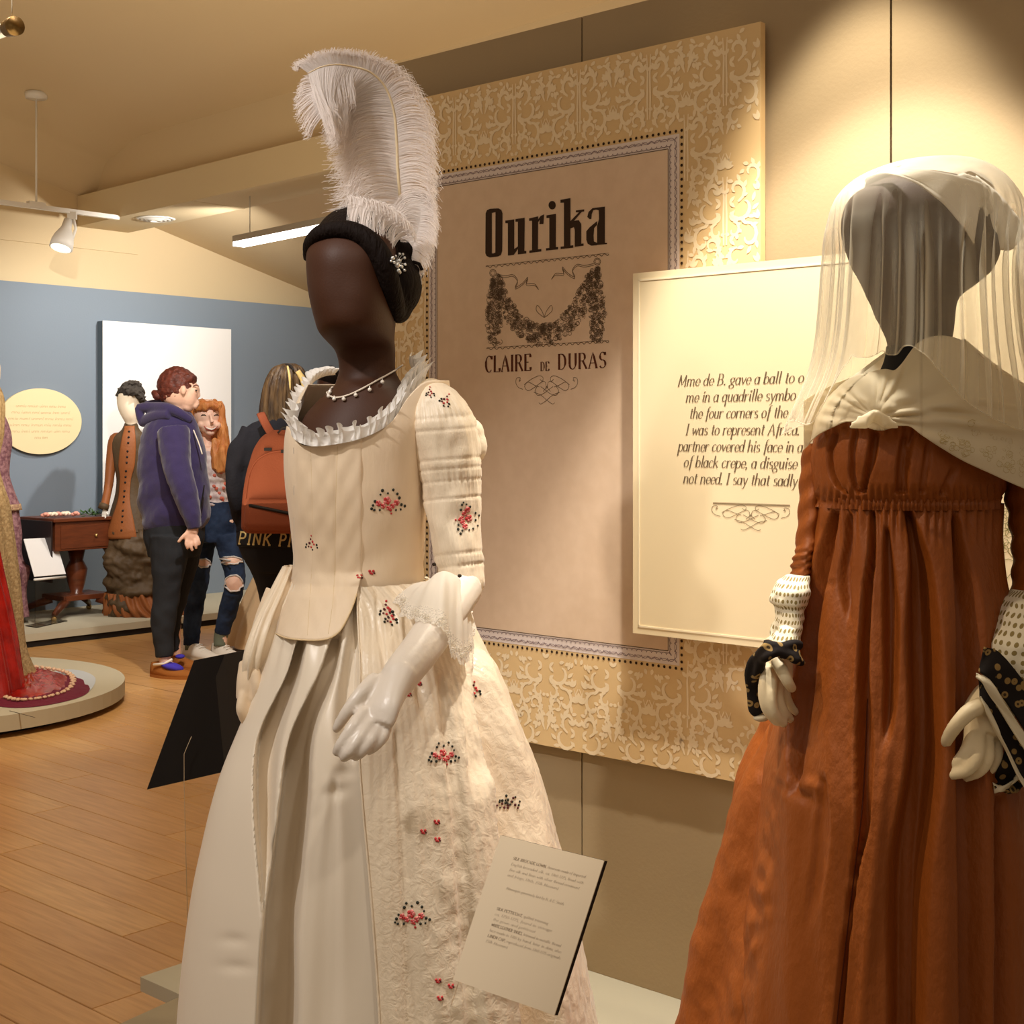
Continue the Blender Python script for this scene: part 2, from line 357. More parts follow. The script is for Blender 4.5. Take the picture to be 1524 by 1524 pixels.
# ---------------------------------------------------------------- stroke lettering (thick stems, hairline curves)
GL = {
'a': (9, "E 4 5 3.4 5 0 360;L 7.4 10 7.4 1.2 9 0"), 'b': (9, "L 1 17 1 .5;E 4.6 5 3.4 5 0 360"), 'c': (8, "E 4.6 5 3.7 5 45 320"),
'd': (9.4, "E 4.2 5 3.4 5 0 360;L 7.6 17 7.6 1.2 9.2 0"), 'e': (8, "E 4.5 5 3.6 5 0 325;L 1 5 8 5"), 'f': (6.4, "E 6.4 13.5 2.8 3.5 70 180;L 3.6 13.5 3 -4;L 1 10 6.8 10"),
'g': (9, "E 4.2 6.8 3 3.2 0 360;E 4 -2.2 3.8 2.8 0 360;L 4.5 3.4 2.6 1.8 5.5 .5;L 6.6 9 9 10"), 'h': (9.4, "L 1.2 17 1.2 0;E 4.4 6 3.1 4 180 0;L 7.5 6 7.5 1.2 9 0"),
'i': (4.4, "L 1 9.2 2.2 10 2.2 1.2 4 0;E 2.4 14 .5 .7 0 360"), 'k': (9, "L 1.2 17 1.2 0;L 7.2 10 1.2 4.4;L 3.4 6.4 8.4 0"), 'l': (4.4, "L .8 16.4 2.2 17 2.2 1.2 4 0"),
'm': (14.6, "L 1.2 10 1.2 0;E 4 6 2.8 4 180 0;L 6.8 6 6.8 0;E 9.6 6 2.8 4 180 0;L 12.4 6 12.4 1.2 14 0"), 'n': (9.4, "L 1.2 10 1.2 0;E 4.4 6 3.1 4 180 0;L 7.5 6 7.5 1.2 9 0"),
'o': (8.8, "E 4.4 5 3.7 5 0 360"), 'p': (9.4, "L 1.4 10.6 1.4 -6;E 5 5 3.5 5 0 360;L 0 -6 3 -6"), 'q': (9.2, "E 4.2 5 3.4 5 0 360;L 7.6 10 7.6 -6;L 6.2 -6 9 -6"),
'r': (7, "L 1.4 10 1.4 0;E 4.8 6 3.4 4 180 50"), 's': (7.2, "E 3.8 7.6 2.4 2.4 35 270;E 3.8 2.5 2.7 2.5 90 -145"), 't': (6, "L 2.8 14 2.8 1.4 5.4 0;L .8 10 5.8 10"),
'u': (9.4, "L 1.4 10 1.4 4;E 4.4 4 3 4 180 360;L 7.4 10 7.4 1.2 9 0"), 'v': (8, "L .8 10 4 0 7.6 10"), 'w': (12.4, "L .8 10 3.4 0 6.4 9 8.8 0 11.8 10"), 'x': (8, "L 1 10 7.4 0;L 7.2 10 .8 0"),
'y': (8.6, "L 1 10 4.4 1;L 8 10 3.4 -4.6 .8 -5.6"), 'z': (8, "L 1 10 7 10 1 0 7.4 0"), 'j': (5, "L 3 10 3 -4 .6 -5.6;E 3 14 .5 .7 0 360"),
'A': (13, "L 1 0 6.4 16.5 11.6 0;L 3.2 5.4 9.8 5.4;L -.4 0 3 0;L 9.6 0 13 0"), 'B': (11.6, "L 2 0 2 16;E 5.6 12.2 3.2 3.8 90 -90;E 5.8 4.2 4 4.2 90 -90;L .4 16 5.6 16;L 2 8.4 5.8 8.4;L .4 0 5.8 0"),
'C': (12, "E 6.6 8 5.2 8.2 45 315;L 10.8 12.6 10.8 16"), 'D': (13, "L 2 0 2 16;E 5.4 8 5.6 8 90 -90;L .4 16 5.4 16;L .4 0 5.4 0"), 'E': (11, "L 2 0 2 16;L .4 16 9.6 16 9.6 13;L 2 8.2 7 8.2;L .4 0 10 0 10 3.4"),
'F': (10.5, "L 2 0 2 16;L .4 16 9.4 16 9.4 13;L 2 8.2 7 8.2;L .4 0 4 0"), 'G': (13, "E 6.6 8 5.2 8.2 45 330;L 11 6.5 11 0;L 8 6.5 12.6 6.5"), 'H': (13.6, "L 2 0 2 16;L 11 0 11 16;L 2 8 11 8;L .4 0 3.8 0;L .4 16 3.8 16;L 9.2 0 12.8 0;L 9.2 16 12.8 16"),
'I': (5.4, "L 2.6 0 2.6 16;L .6 0 4.8 0;L .6 16 4.8 16"), 'K': (13, "L 2 0 2 16;L 11 16 2 6.4;L 4.6 9 11.4 0;L .4 0 3.8 0;L .4 16 3.8 16;L 9.4 0 13 0"), 'L': (10.6, "L 2 0 2 16;L .4 16 4 16;L .4 0 9.8 0 9.8 3.6"),
'M': (15.4, "L 1.4 0 2.6 16;L 2.4 16 7.4 1 12.4 16;L 12.2 16 13.4 0;L 0 0 3 0;L 11.6 0 15.2 0"), 'N': (13.4, "L 2 0 2 16;L 2 16 11 0;L 11 0 11 16;L .4 0 3.8 0;L 9.4 16 12.8 16"), 'O': (13, "E 6.5 8 5.4 8.2 0 360"),
'R': (12.6, "L 2 0 2 16;E 5.8 12 3.6 4 90 -90;L .4 16 5.8 16;L 2 8 5.8 8;L 6.4 8 11.6 0;L .4 0 4 0;L 10 0 12.8 0"), 'S': (10, "E 5.2 11.9 3.6 4.1 30 265;E 5 4 4 4.1 90 -150;L 8.4 13 8.4 16"), 'T': (12, "L 6 0 6 16;L .6 13 .6 16 11.4 16 11.4 13;L 4 0 8 0"),
'U': (13, "L 2.4 16 2.4 5;E 6.7 5 4.3 5.2 180 360;L 11 5 11 16;L .8 16 4.2 16;L 9.4 16 12.6 16"), 'V': (12.6, "L 1 16 6.4 0 11.4 16;L -.4 16 3 16;L 9.6 16 12.8 16"), 'W': (17, "L 1 16 5 0 8.6 14 12.4 0 16 16"), 'Y': (12, "L 1 16 6 8 6 0;L 11 16 6 8;L 4 0 8 0"), 'P': (11.4, "L 2 0 2 16;E 5.8 11.8 3.8 4.2 90 -90;L .4 16 5.8 16;L 2 7.6 5.8 7.6;L .4 0 4 0"),
'.': (3.6, "E 1.8 .6 .5 .6 0 360"), ',': (3.6, "E 1.8 .6 .5 .6 0 360;L 2.2 .4 1.2 -2.6"), '-': (6, "L 1 5 5 5"), '1': (6, "L 1 13 3.4 16 3.4 0"), '7': (8, "L 1 16 7 16 3 0"), '0': (9, "E 4.5 8 3.4 8 0 360"), '6': (9, "E 4.5 5 3.4 5 0 360;E 7 8 6 8 110 190"), '8': (9, "E 4.5 12 3 4 0 360;E 4.5 4 3.6 4 0 360"), '5': (8.4, "L 7 16 2 16 1.6 9;E 4 5 3.4 5 110 -140"),
"'": (3, "L 1.6 17 1 13"), ' ': (5.2, ""), '(': (5, "E 6 6 4 11 120 240"), ')': (5, "E -1 6 4 11 60 -60"), ';': (3.6, "E 1.8 .6 .5 .6 0 360;E 1.8 8 .5 .6 0 360"), '&': (12, "E 5 4 4 4 0 360;E 5.4 12 2.6 4 0 360;L 6 8 12 0")}
def glyph_strokes(g):
    out = []
    for st in g.split(';'):
        tk = st.split()
        if not tk: continue
        v = [float(x) for x in tk[1:]]
        if tk[0] == 'L':
            pts = []
            for i in range(0, len(v) - 3, 2):
                n = 3
                for k in range(n): t = k / n; pts.append((lerp(v[i], v[i + 2], t), lerp(v[i + 1], v[i + 3], t)))
            pts.append((v[-2], v[-1])); out.append(pts)
        else:
            cx, cy, rx, ry, a0, a1 = v; n = max(5, int(abs(a1 - a0) / 24))
            out.append([(cx + rx * cos(radians(lerp(a0, a1, k / n))), cy + ry * sin(radians(lerp(a0, a1, k / n)))) for k in range(n + 1)])
    return out
def text_width(s, track=0): return sum(GL.get(c, GL[' '])[0] + track for c in s)
def write(mb, s, M, u0, v0, cap, nrm, width=None, slant=0.0, thick=1.6, thin=0.45, track=0.6):
    """lettering on a plane: M(u,v)->world; cap = height of capitals in metres"""
    k = cap / 16.0; kx = (width / text_width(s, track)) if width else k; x = 0.0
    for c in s:
        w, g = GL.get(c, GL[' '])
        for st in glyph_strokes(g):
            pts = []; ws = []
            for i, (a, b) in enumerate(st):
                p, q = st[max(i - 1, 0)], st[min(i + 1, len(st) - 1)]
                dx, dy = q[0] - p[0], q[1] - p[1]; l = sqrt(dx * dx + dy * dy) + 1e-9
                dr = abs(dy) / l if (dx * dy <= 0 or abs(dx) < .3 * abs(dy)) else abs(dy) / l * .45
                ws.append((thin + (thick - thin) * dr ** 1.5) * k)
                pts.append(M(u0 + (x + a + b * slant) * kx, v0 + b * k))
            mb.ribbon(pts, ws, nrm)
        x += w + track
    return x * kx

# ---------------------------------------------------------------- wall coordinate systems
Y866 = 1 / (1.258e-4 * (866 + 1600))
W0 = P(866, 0, Y866); W0.z = 0
WR = -U1; WN = -U2                                  # partition: along the wall to the right; towards the room
def WP(s, z, off=0.0): p = W0 + WR * s + WN * off; p.z = z; return p
def w_at(px, py, off=0.0):
    d = Vector(((px - CX) / F, 1, 0)); o = W0 + WN * off
    Y = o.dot(WN) / d.dot(WN); p = P(px, py, Y); return (p - o).dot(WR), p.z
BK = 1 / 25400.0                                    # far wall: 1/Y = BK*(2620-px)
B0 = P(200, 0, 1 / (BK * 2420)); B0.z = 0
BR = U2; BN = -U1
def BP(s, z, off=0.0): p = B0 + BR * s + BN * off; p.z = z; return p
def b_at(px, py, off=0.0):
    d = Vector(((px - CX) / F, 1, 0)); o = B0 + BN * off
    Y = o.dot(BN) / d.dot(BN); p = P(px, py, Y); return (p - o).dot(BR), p.z
Z = Vector((0, 0, 1))

# ---------------------------------------------------------------- setting materials
m_floor = []
for i, c in enumerate([(214, 166, 104), (206, 158, 98), (220, 174, 112), (210, 162, 104)]):
    m_floor.append(mat('floor_oak_%d' % i, rgb(*c), 0.33, 0.45, var=(4.0, rgb(176, 126, 72), 0.5, (1.2, 14, 1)), bump=(9, 0.05, (1, 14, 1))))
m_gap = mat('plank_joint', rgb(150, 106, 62), 0.8)
m_cream = mat('cream_plaster', rgb(222, 200, 160), 0.9, 0.15, bump=(60, 0.06))
m_ceil = mat('ceiling_plaster', rgb(218, 196, 158), 0.95, 0.1, bump=(40, 0.05))
m_blue = mat('blue_grey_paint', rgb(134, 146, 158), 0.85, 0.15, bump=(80, 0.05))
m_taupe = mat('taupe_partition_paint', rgb(168, 146, 112), 0.8, 0.2, bump=(120, 0.05))
m_seam = mat('dark_seam', rgb(50, 38, 26), 0.9)
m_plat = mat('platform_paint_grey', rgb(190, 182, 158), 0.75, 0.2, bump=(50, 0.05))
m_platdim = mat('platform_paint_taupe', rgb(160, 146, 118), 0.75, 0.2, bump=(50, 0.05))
m_toe = mat('platform_toe_dark', rgb(34, 28, 24), 0.9)
m_duct = mat('duct_paint', rgb(214, 194, 156), 0.85, 0.15)
m_white = mat('white_enamel', rgb(235, 230, 220), 0.45, 0.4)
m_boardedge = mat('board_edge', rgb(205, 180, 140), 0.8)

# ---------------------------------------------------------------- floor of planks
fl = MB(); fl.prism([(-9, -2, -.02), (6, -2, -.02), (6, 16, -.02), (-9, 16, -.02)], (0, 0, .0155))
floor_o = obj('floor', fl, m_gap, smooth=False); tagit(floor_o, 'floor of honey-coloured oak planks', None, None, 'structure')
# wood beyond the separately laid planks: one sheet at plank level with the same wood (kept behind the walls and under the camera)
PW = 0.155; plank_meshes = []
for i in range(4):
    for L_ in (1.5,):
        b = MB(); h = 0.0045; g = 0.0012; w = PW / 2 - g; l = L_ / 2 - g; c = .0015
        vs = [(-l, -w, -h), (l, -w, -h), (l, w, -h), (-l, w, -h), (-l, -w, -c), (l, -w, -c), (l, w, -c), (-l, w, -c), (-l + c, -w + c, 0), (l - c, -w + c, 0), (l - c, w - c, 0), (-l + c, w - c, 0)]
        b.add(vs, [(0, 1, 5, 4), (1, 2, 6, 5), (2, 3, 7, 6), (3, 0, 4, 7), (4, 5, 9, 8), (5, 6, 10, 9), (6, 7, 11, 10), (7, 4, 8, 11), (8, 9, 10, 11)])
        me = bpy.data.meshes.new('plank'); me.from_pydata(b.v, [], b.f)
        me.materials.append(m_floor[i]); me.update(); plank_meshes.append(me)
ang = atan2(U1.y, U1.x); cand = []
for r in range(-30, 70):
    for k in range(-6, 12):
        c = U2 * (r * PW) + U1 * (k * 1.5 + ((r * 0.618) % 1) * 1.5)
        if c.y < 2.3: continue
        if (c - B0).dot(BN) < -.7: continue
        px, py = proj((c.x, c.y, 0)); 
        vis = -330 < px < 780 and (c - W0).dot(WN) > -1.8
        cand.append((0 if vis and py > 700 else 1, c.y, r, k, c))
cand.sort(key=lambda t: (t[0], t[1]))
rest = MB(); rn = random.Random(3)
for n_, (v_, y_, r, k, c) in enumerate(cand):
    if v_ == 0 and n_ < 290:
        o = bpy.data.objects.new('plank', plank_meshes[rn.randrange(4)]); COL.objects.link(o); o.parent = floor_o
        o.location = (c.x, c.y, 0); o.rotation_euler = (0, 0, ang + (pi if rn.random() < .5 else 0))
    elif -9 < c.x < 5 and c.y < 15.5:
        h = .0045; rest.add([c + U1 * a * .7488 + U2 * b * (PW / 2 - .0012) for a, b in ((-1, -1), (1, -1), (1, 1), (-1, 1))], [(0, 3, 2, 1)])
ro = obj('plank_field', rest, m_floor[0], floor_o, smooth=False, kind='stuff')

# ---------------------------------------------------------------- far wall, upper wall, ceiling, duct
def s_of_u2(q): return q - B0.dot(U2)
sL = b_at(-420, 500)[0]; zB = b_at(200, 434.6)[1]
b = MB(); b.prism([BP(sL, 0, 0), BP(sL, zB, 0), BP(4.2, zB, 0), BP(4.2, 0, 0)], BN * -.12)
wb = obj('wall_far', b, m_blue, smooth=False); tagit(wb, 'blue-grey display wall at the far end', None, None, 'structure')
# cream wall above and behind the blue one; its slanted top follows the ceiling
sa, za = b_at(0, 242, -.12); sb, zb2 = b_at(463, 436, -.12); slope = (zb2 - za) / (sb - sa)
def zc_line(s): return za + slope * (s - sa)
b = MB(); b.prism([BP(sL, 0, -.125), BP(sL, zc_line(sL) + .6, -.125), BP(4.2, zc_line(4.2) + .6, -.125), BP(4.2, 0, -.125)], BN * -.1)
wc = obj('wall_back', b, m_cream, smooth=False); tagit(wc, 'cream plaster wall rising above the blue wall', None, None, 'structure')
sl0, zl0 = b_at(0, 353, -.12)
b = MB(); b.box(BP((sL + b_at(205, 375, -.12)[0]) / 2, zl0, -.12), (abs(b_at(205, 375, -.12)[0] - sL), .014, .03), BR, BN, Z)
tagit(obj('trim_1', b, m_cream, smooth=False), 'thin cream ledge along the upper wall', None, None, 'structure')
C1 = B0.dot(U1) + .12
def ceil_z(s, q, raised):
    z = zc_line(s) - 0.0234 * (q - C1)
    if raised:
        d = C1 - q
        z += lerp(0, .27, sstep(0, .22, d)) + lerp(0, .11, sstep(.2, .62, d))
    return z
def room_pt(s, q, z): p = U2 * (s + B0.dot(U2)) + U1 * q; p.z = z; return p
sd = b_at(150, 300)[0]
b = MB(); qs = [C1, C1 - .04, C1 - .08, C1 - .12, C1 - .17, C1 - .22, C1 - .3, C1 - .4, C1 - .5, C1 - .65, C1 - 2, C1 - 5, C1 - 9, -3]
S1 = [sL - 3, sL, -2.2, -1.6, -1, -.5, sd]
b.grid(lambda i, j: room_pt(S1[i], qs[j], ceil_z(S1[i], qs[j], True)), len(S1), len(qs))
S2 = [sd, 1.0, 2.2, 4.2]
b.grid(lambda i, j: room_pt(S2[i], qs[j], ceil_z(S2[i], qs[j], False)), len(S2), len(qs))
b.grid(lambda i, j: room_pt(sd, qs[j], ceil_z(sd, qs[j], i == 1)), 2, len(qs))
tagit(autosmooth(obj('ceiling', b, m_ceil), 28), 'sloping cream plaster ceiling', None, None, 'structure')
# long boxed duct from the far wall towards the viewer
def raypt(px, py, plane_s=None, q=None):
    d = Vector(((px - CX) / F, 1, 0))
    Y = (plane_s + B0.dot(U2)) / d.dot(U2) if plane_s is not None else q / d.dot(U1)
    return P(px, py, Y)
sn, zt = b_at(115, 292, -.12); _, zbm = b_at(115, 337, -.12); sf = b_at(191, 348, -.12)[0]
dv = (-U1 + Z * .0234)
b = MB(); b.prism([room_pt(sn, C1, zbm), room_pt(sf, C1, zbm), room_pt(sf, C1, zt), room_pt(sn, C1, zt)], dv * 8.5)
duct = thing('air_duct', 'long cream boxed air duct under the ceiling with a round vent', 'duct', room_pt(sn, C1, zbm))
obj('duct_box', b, m_duct, duct, smooth=False)
b = MB(); jp = raypt(286, 300, plane_s=sn); qj = jp.dot(U1)
b.box(room_pt((sn + sf) / 2, qj, zbm + (C1 - qj) * .0234), (abs(sf - sn) + .006, .006, .006), U2, U1, Z)
obj('joint_strip', b, m_duct, duct, smooth=False)
# round ceiling vent
vz = zbm; vp = raypt(232, 330, q=(raypt(232, 330, plane_s=(sn + sf) / 2)).dot(U1)); vp.z = zbm + (C1 - vp.dot(U1)) * .0234
vent = thing('ceiling_vent', 'round white vent with concentric rings under the duct', 'vent', vp)
b = MB()
for r0, r1, dz in ((.135, .118, .012), (.108, .095, .02), (.082, .068, .026), (.055, .040, .03)):
    n = 40
    for (ra, rb, z0, z1) in ((r0, r1, 0, -dz * .7), (r1, r1 - .006, -dz * .7, -dz * .2)):
        b.grid(lambda i, j: vp + Vector(((ra if j == 0 else rb) * cos(2 * pi * i / n), (ra if j == 0 else rb) * sin(2 * pi * i / n), (z0 if j == 0 else z1) - .002)), n, 2, True)
obj('vent_ring', shell(b, .002), m_white, vent)
b = MB(); b.grid(lambda i, j: vp + Vector((.1 * j * cos(2 * pi * i / 32), .1 * j * sin(2 * pi * i / 32), -.003)), 32, 2, True)
obj('vent_throat', b, m_seam, vent)

# ceiling-hung track with spotlight
qt = raypt(176, 324, plane_s=sn).dot(U1); tz = raypt(176, 324, plane_s=sn).z
def trp(px, py=0): p = raypt(px, py, q=qt); return p
t0, t1 = trp(-260), trp(176); t0.z = t1.z = tz
track = thing('track_rail', 'white ceiling-hung lighting track at upper left', 'track light', (t0 + t1) / 2)
b = MB(); b.box((t0 + t1) / 2, ((t1 - t0).length, .034, .030), U2, U1, Z); obj('rail', b, m_white, track, smooth=False)
p = trp(54); zc = ceil_z((p - B0).dot(U2), qt, True)
b = MB(); b.tube([Vector((p.x, p.y, tz)), Vector((p.x, p.y, zc))], .007, 8); obj('hanger_rod', b, m_white, track)
b = MB(); b.tube([Vector((p.x, p.y, zc - .03)), Vector((p.x, p.y, zc + .01))], [.07, .075], 16); obj('canopy', b, m_white, track)
b = MB(); b.box(Vector((p.x, p.y, tz + .012)), (.12, .045, .04), U2, U1, Z); obj('rail_clamp', b, m_white, track, smooth=False)
hp = trp(103); hp.z = tz
spot = thing('track_spotlight', 'white bell-shaped track spotlight hanging from the rail', 'spotlight', hp)
b = MB(); b.box(hp + Vector((.02, 0, -.03)), (.06, .03, .05)); obj('adapter', b, m_white, spot, smooth=False)
b = MB(); c = hp + Vector((-.03, 0, -.11)); b.tube([hp + Vector((.03, 0, -.05)), hp + Vector((.045, 0, -.12)), hp + Vector((.02, 0, -.20))], .010, 8); obj('yoke', b, m_white, spot)
b = MB(); ax = Vector((-.15, -.35, -1)).normalized(); q0 = hp + Vector((-.005, 0, -.06))
b.tube([q0, q0 + ax * .06, q0 + ax * .09, q0 + ax * .13, q0 + ax * .17, q0 + ax * .215], [.030, .034, .048, .066, .076, .078], 20); obj('lamp_head', b, m_white, spot)
lens_m = mat('spot_lens', rgb(250, 236, 205), 0.2, emit=((1, .9, .7, 1), 1.2))
b = MB(); b.tube([q0 + ax * .214, q0 + ax * .220], .068, 20); obj('lens', b, lens_m, spot)

# pendant linear lamp and the one at the left edge
alu = mat('brushed_aluminium', rgb(190, 186, 178), 0.35, 0.5, metal=0.8)
glow = mat('led_diffuser', rgb(255, 255, 250), 0.4, emit=((1.0, 0.97, 0.92, 1), 5.0))
pend = P(355, 360, 9.3); sp = (pend - B0).dot(U2)
pl = thing('pendant_lamp', 'linear aluminium pendant lamp glowing white beside the tall plume', 'lamp', pend)
tl = (-U1 + Z * .034).normalized(); up = Vector((0, 0, 1)); L3 = 2.3
zt_, zb_ = P(355, 352, 9.3).z, P(357, 368, 9.3).z
b = MB(); b.prism([pend - U2 * .05 + up * .035, pend + U2 * .05 + up * .035, pend + U2 * .05 - up * .005, pend - U2 * .05 - up * .005], tl * L3); obj('housing', b, alu, pl, smooth=False)
b = MB(); b.prism([pend + U2 * .046 - up * .005, pend - U2 * .046 - up * .005, pend - U2 * .046 - up * .032, pend + U2 * .046 - up * .032], tl * L3); obj('diffuser', b, glow, pl, smooth=False)
cp = pend + tl * .12; q_ = cp.dot(U1); zc = ceil_z(sp, q_, False)
b = MB(); b.tube([cp + up * .03, Vector((cp.x, cp.y, zc))], .003, 6); obj('cable', b, alu, pl)
b = MB(); b.tube([Vector((cp.x, cp.y, zc - .015)), Vector((cp.x, cp.y, zc + .006))], [.05, .052], 18); obj('canopy', b, alu, pl)
brass = mat('brass', rgb(120, 92, 48), 0.35, 0.5, metal=0.8)
e0 = P(24, 38, 5.0)
pl2 = thing('tube_lamp', 'tubular lamp with a dark brass end cap at the top left corner', 'lamp', e0)
b = MB(); b.tube([e0, e0 + U1 * .03, e0 + U1 * .031, e0 + U1 * .06], [.034, .034, .030, .030], 20); obj('end_cap', b, brass, pl2)
b = MB(); b.tube([e0 + U1 * .05, e0 + U1 * 1.3], .024, 16); obj('tube', b, alu, pl2)
b = MB(); w0 = e0 + U1 * .03
b.tube([w0, Vector((w0.x, w0.y, ceil_z((w0 - B0).dot(U2), w0.dot(U1), True)))], .002, 6); obj('cable', b, alu, pl2)

# ---------------------------------------------------------------- partition wall with panels
sW0 = w_at(545, 300)[0]; sW1 = sW0; zW = 1.32 + 623 * Y866 / F; s2 = w_at(1326, 100)[0]
part = MB(); part.prism([WP(sW0 + .01, .1005, -.03), WP(s2 * 2.2, .1005, -.03), WP(s2 * 2.2, zW - .004, -.03), WP(sW0 + .01, zW - .004, -.03)], WN * -.09)
pw = obj('wall_right', part, m_seam, smooth=False); tagit(pw, 'taupe exhibition partition behind the gowns', None, None, 'structure')
ed = [sW0, 0, s2, s2 * 2.2]
for i in range(3):
    b = MB(); g = .0022; b.prism([WP(ed[i] + g, .1005, -.03), WP(ed[i + 1] - g, .1005, -.03), WP(ed[i + 1] - g, zW, -.03), WP(ed[i] + g, zW, -.03)], WN * .03)
    obj('wall_panel', b, m_taupe, pw, smooth=False)
b = MB(); b.prism([WP(sW0, .1005, -.1), WP(sW0, zW, -.1), WP(sW0, zW, -.03), WP(sW0, .1005, -.03)], -WR * .012); obj('end_panel', b, m_taupe, pw, smooth=False)

# ---------------------------------------------------------------- big damask poster board
OFF = .035
m_dam = mat('damask_ground', rgb(226, 192, 138), 0.7, 0.25)
m_damp = mat('damask_print', rgb(243, 220, 180), 0.7, 0.25)
m_pink = mat('poster_ground', rgb(226, 198, 168), 0.75, 0.2, var=(30, rgb(214, 184, 152), .4))
m_lace = mat('lace_band', rgb(228, 212, 202), 0.75, 0.2)
m_ink = mat('ink_brown', rgb(62, 46, 34), 0.8, 0.1)
m_ink2 = mat('ink_soft', rgb(112, 92, 72), 0.8, 0.1)
m_lav = mat('ink_lavender', rgb(150, 130, 130), 0.8, 0.1)
dx0, dx1 = w_at(553, 300, OFF)[0], w_at(1132, 300, OFF)[0]; dz1 = w_at(1132, 32, OFF)[1]; dz0 = w_at(1132, 1171, OFF)[1]
poster = thing('title_poster', 'large damask-bordered title board lettered Ourika on the partition', 'poster', WP((dx0 + dx1) / 2, dz0, OFF))
b = MB(); b.prism([WP(dx0, dz0, OFF), WP(dx1, dz0, OFF), WP(dx1, dz1, OFF), WP(dx0, dz1, OFF)], WN * -.018)
obj('board', b, m_dam, poster, smooth=False)
for zz in (dz0 + .2, dz1 - .2):
    b = MB(); b.box(WP((dx0 + dx1) / 2, zz, (OFF - .018) / 2), ((dx1 - dx0) * .7, (OFF - .018), .04), WR, WN, Z); obj('batten', b, m_seam, poster, smooth=False)
def rectW(mb, s0, z0, s1, z1, off): return mb.add([WP(s0, z0, off), WP(s1, z0, off), WP(s1, z1, off), WP(s0, z1, off)], [(0, 1, 2, 3)])
# frame rectangles
fs0, fs1 = w_at(636, 500, OFF)[0], w_at(1015, 500, OFF)[0]; fz1 = w_at(1015, 194, OFF)[1]; fz0 = w_at(1011, 995, OFF)[1]
# damask motifs: leafy scrolls, printed in a half-drop repeat, left out inside the dotted frame
def swash(cx, cy, r0, r1, a0, a1, w):
    n = 9; pts = []; ws = []
    for k in range(n + 1):
        t = k / n; a = radians(lerp(a0, a1, t)); r = lerp(r0, r1, t); pts.append((cx + r * cos(a), cy + r * sin(a))); ws.append(w * (.25 + .75 * sin(pi * min(1, t * .85 + .12))))
    return pts, ws
def leaf(x, y, a, l, w):
    a = radians(a); return [(x + l * t * cos(a), y + l * t * sin(a)) for t in (0, .25, .5, .75, 1)], [w * q for q in (.25, .9, 1, .7, .05)]
MOT = []
for (cx, cy, r0, r1, a0, a1, w) in [(.030, .055, .026, .006, -80, 230, .008), (.046, .020, .034, .012, 200, 420, .008), (.022, -.03, .018, .005, 90, -200, .006), (.060, -.045, .030, .008, 100, -170, .008), (.028, -.088, .022, .006, 80, 330, .007), (.068, .088, .024, .006, -60, 210, .007)]:
    MOT.append(swash(cx, cy, r0, r1, a0, a1, w))
    for q in range(5):
        aa = lerp(a0, a1, .12 + q * .17); MOT.append(leaf(cx + lerp(r0, r1, .2) * .92 * cos(radians(aa)), cy + lerp(r0, r1, .2) * .92 * sin(radians(aa)), aa + 55 * (1 if a1 > a0 else -1), r0 * .62, .0075))
for a in (90, 60, 30, 5): MOT.append(leaf(.001, .105, a, .022, .008))
MOT.append(([(.0035, -.06), (.0045, -.01), (.003, .04), (.006, .085)], [.003, .004, .004, .002]))
MOT += [leaf(.088, y_, a_, .020, .008) for y_ in (-.10, -.01, .05) for a_ in (100, 140, 60)] + [leaf(.012, y_, a_, .018, .007) for y_ in (-.05, .0, .03) for a_ in (40, 320)]
MOT.append(([(.004, -.12), (.012, -.10), (.009, -.075)], [.002, .008, .002])); MOT.append(([(.002, .135), (.010, .12), (.016, .135)], [.002, .006, .001]))
kk = 0; dm = MB(); off = OFF + .0009; cw, ch = .195, .29; fr = (fs0 - .006, fz0 - .006, fs1 + .006, fz1 + .006)
def inside(s, z): return fr[0] < s < fr[2] and fr[1] < z < fr[3]
for ci in range(0, 14):
    for cj in range(-1, 7):
        ox = dx1 - .085 - ci * cw / 2; oz = dz1 - .10 - cj * ch - (ch / 2 if ci % 2 else 0)
        if ox < dx0 - .1: continue
        for pts, ws in MOT:
            for sg in (1, -1):
                pp = [(ox + sg * x * .92, oz + y * .98) for x, y in pts]
                if any(inside(*q) or not (dx0 + .002 < q[0] < dx1 - .002 and dz0 + .002 < q[1] < dz1 - .002) for q in pp): continue
                kk = (kk + 1) % 37; dm.ribbon([WP(q[0], q[1], off - .0002 + kk * .000012) for q in pp], [w_ * 1.15 for w_ in ws], WN)
obj('damask_print', dm, m_damp, poster, smooth=False, kind='stuff')
b = MB(); rectW(b, fs0 + .006, fz0 + .006, fs1 - .006, fz1 - .006, OFF + .0006); obj('lace_band', b, m_lace, poster, smooth=False)
bw = .036
b = MB(); rectW(b, fs0 + bw, fz0 + bw, fs1 - bw, fz1 - bw, OFF + .0011); obj('title_field', b, m_pink, poster, smooth=False)
# dots of the frame
b = MB(); st = .0148
def dot(s, z, r=.0036):
    b.add([WP(s + r * cos(a * pi / 3), z + r * sin(a * pi / 3), OFF + .0014) for a in range(6)], [tuple(range(6))])
ns = int((fs1 - fs0) / st); nz = int((fz1 - fz0) / st)
for i in range(ns + 1): s_ = lerp(fs0, fs1, i / ns); dot(s_, fz0); dot(s_, fz1)
for i in range(1, nz): z_ = lerp(fz0, fz1, i / nz); dot(fs0, z_); dot(fs1, z_)
obj('frame_dots', b, m_ink, poster, smooth=False, kind='stuff')
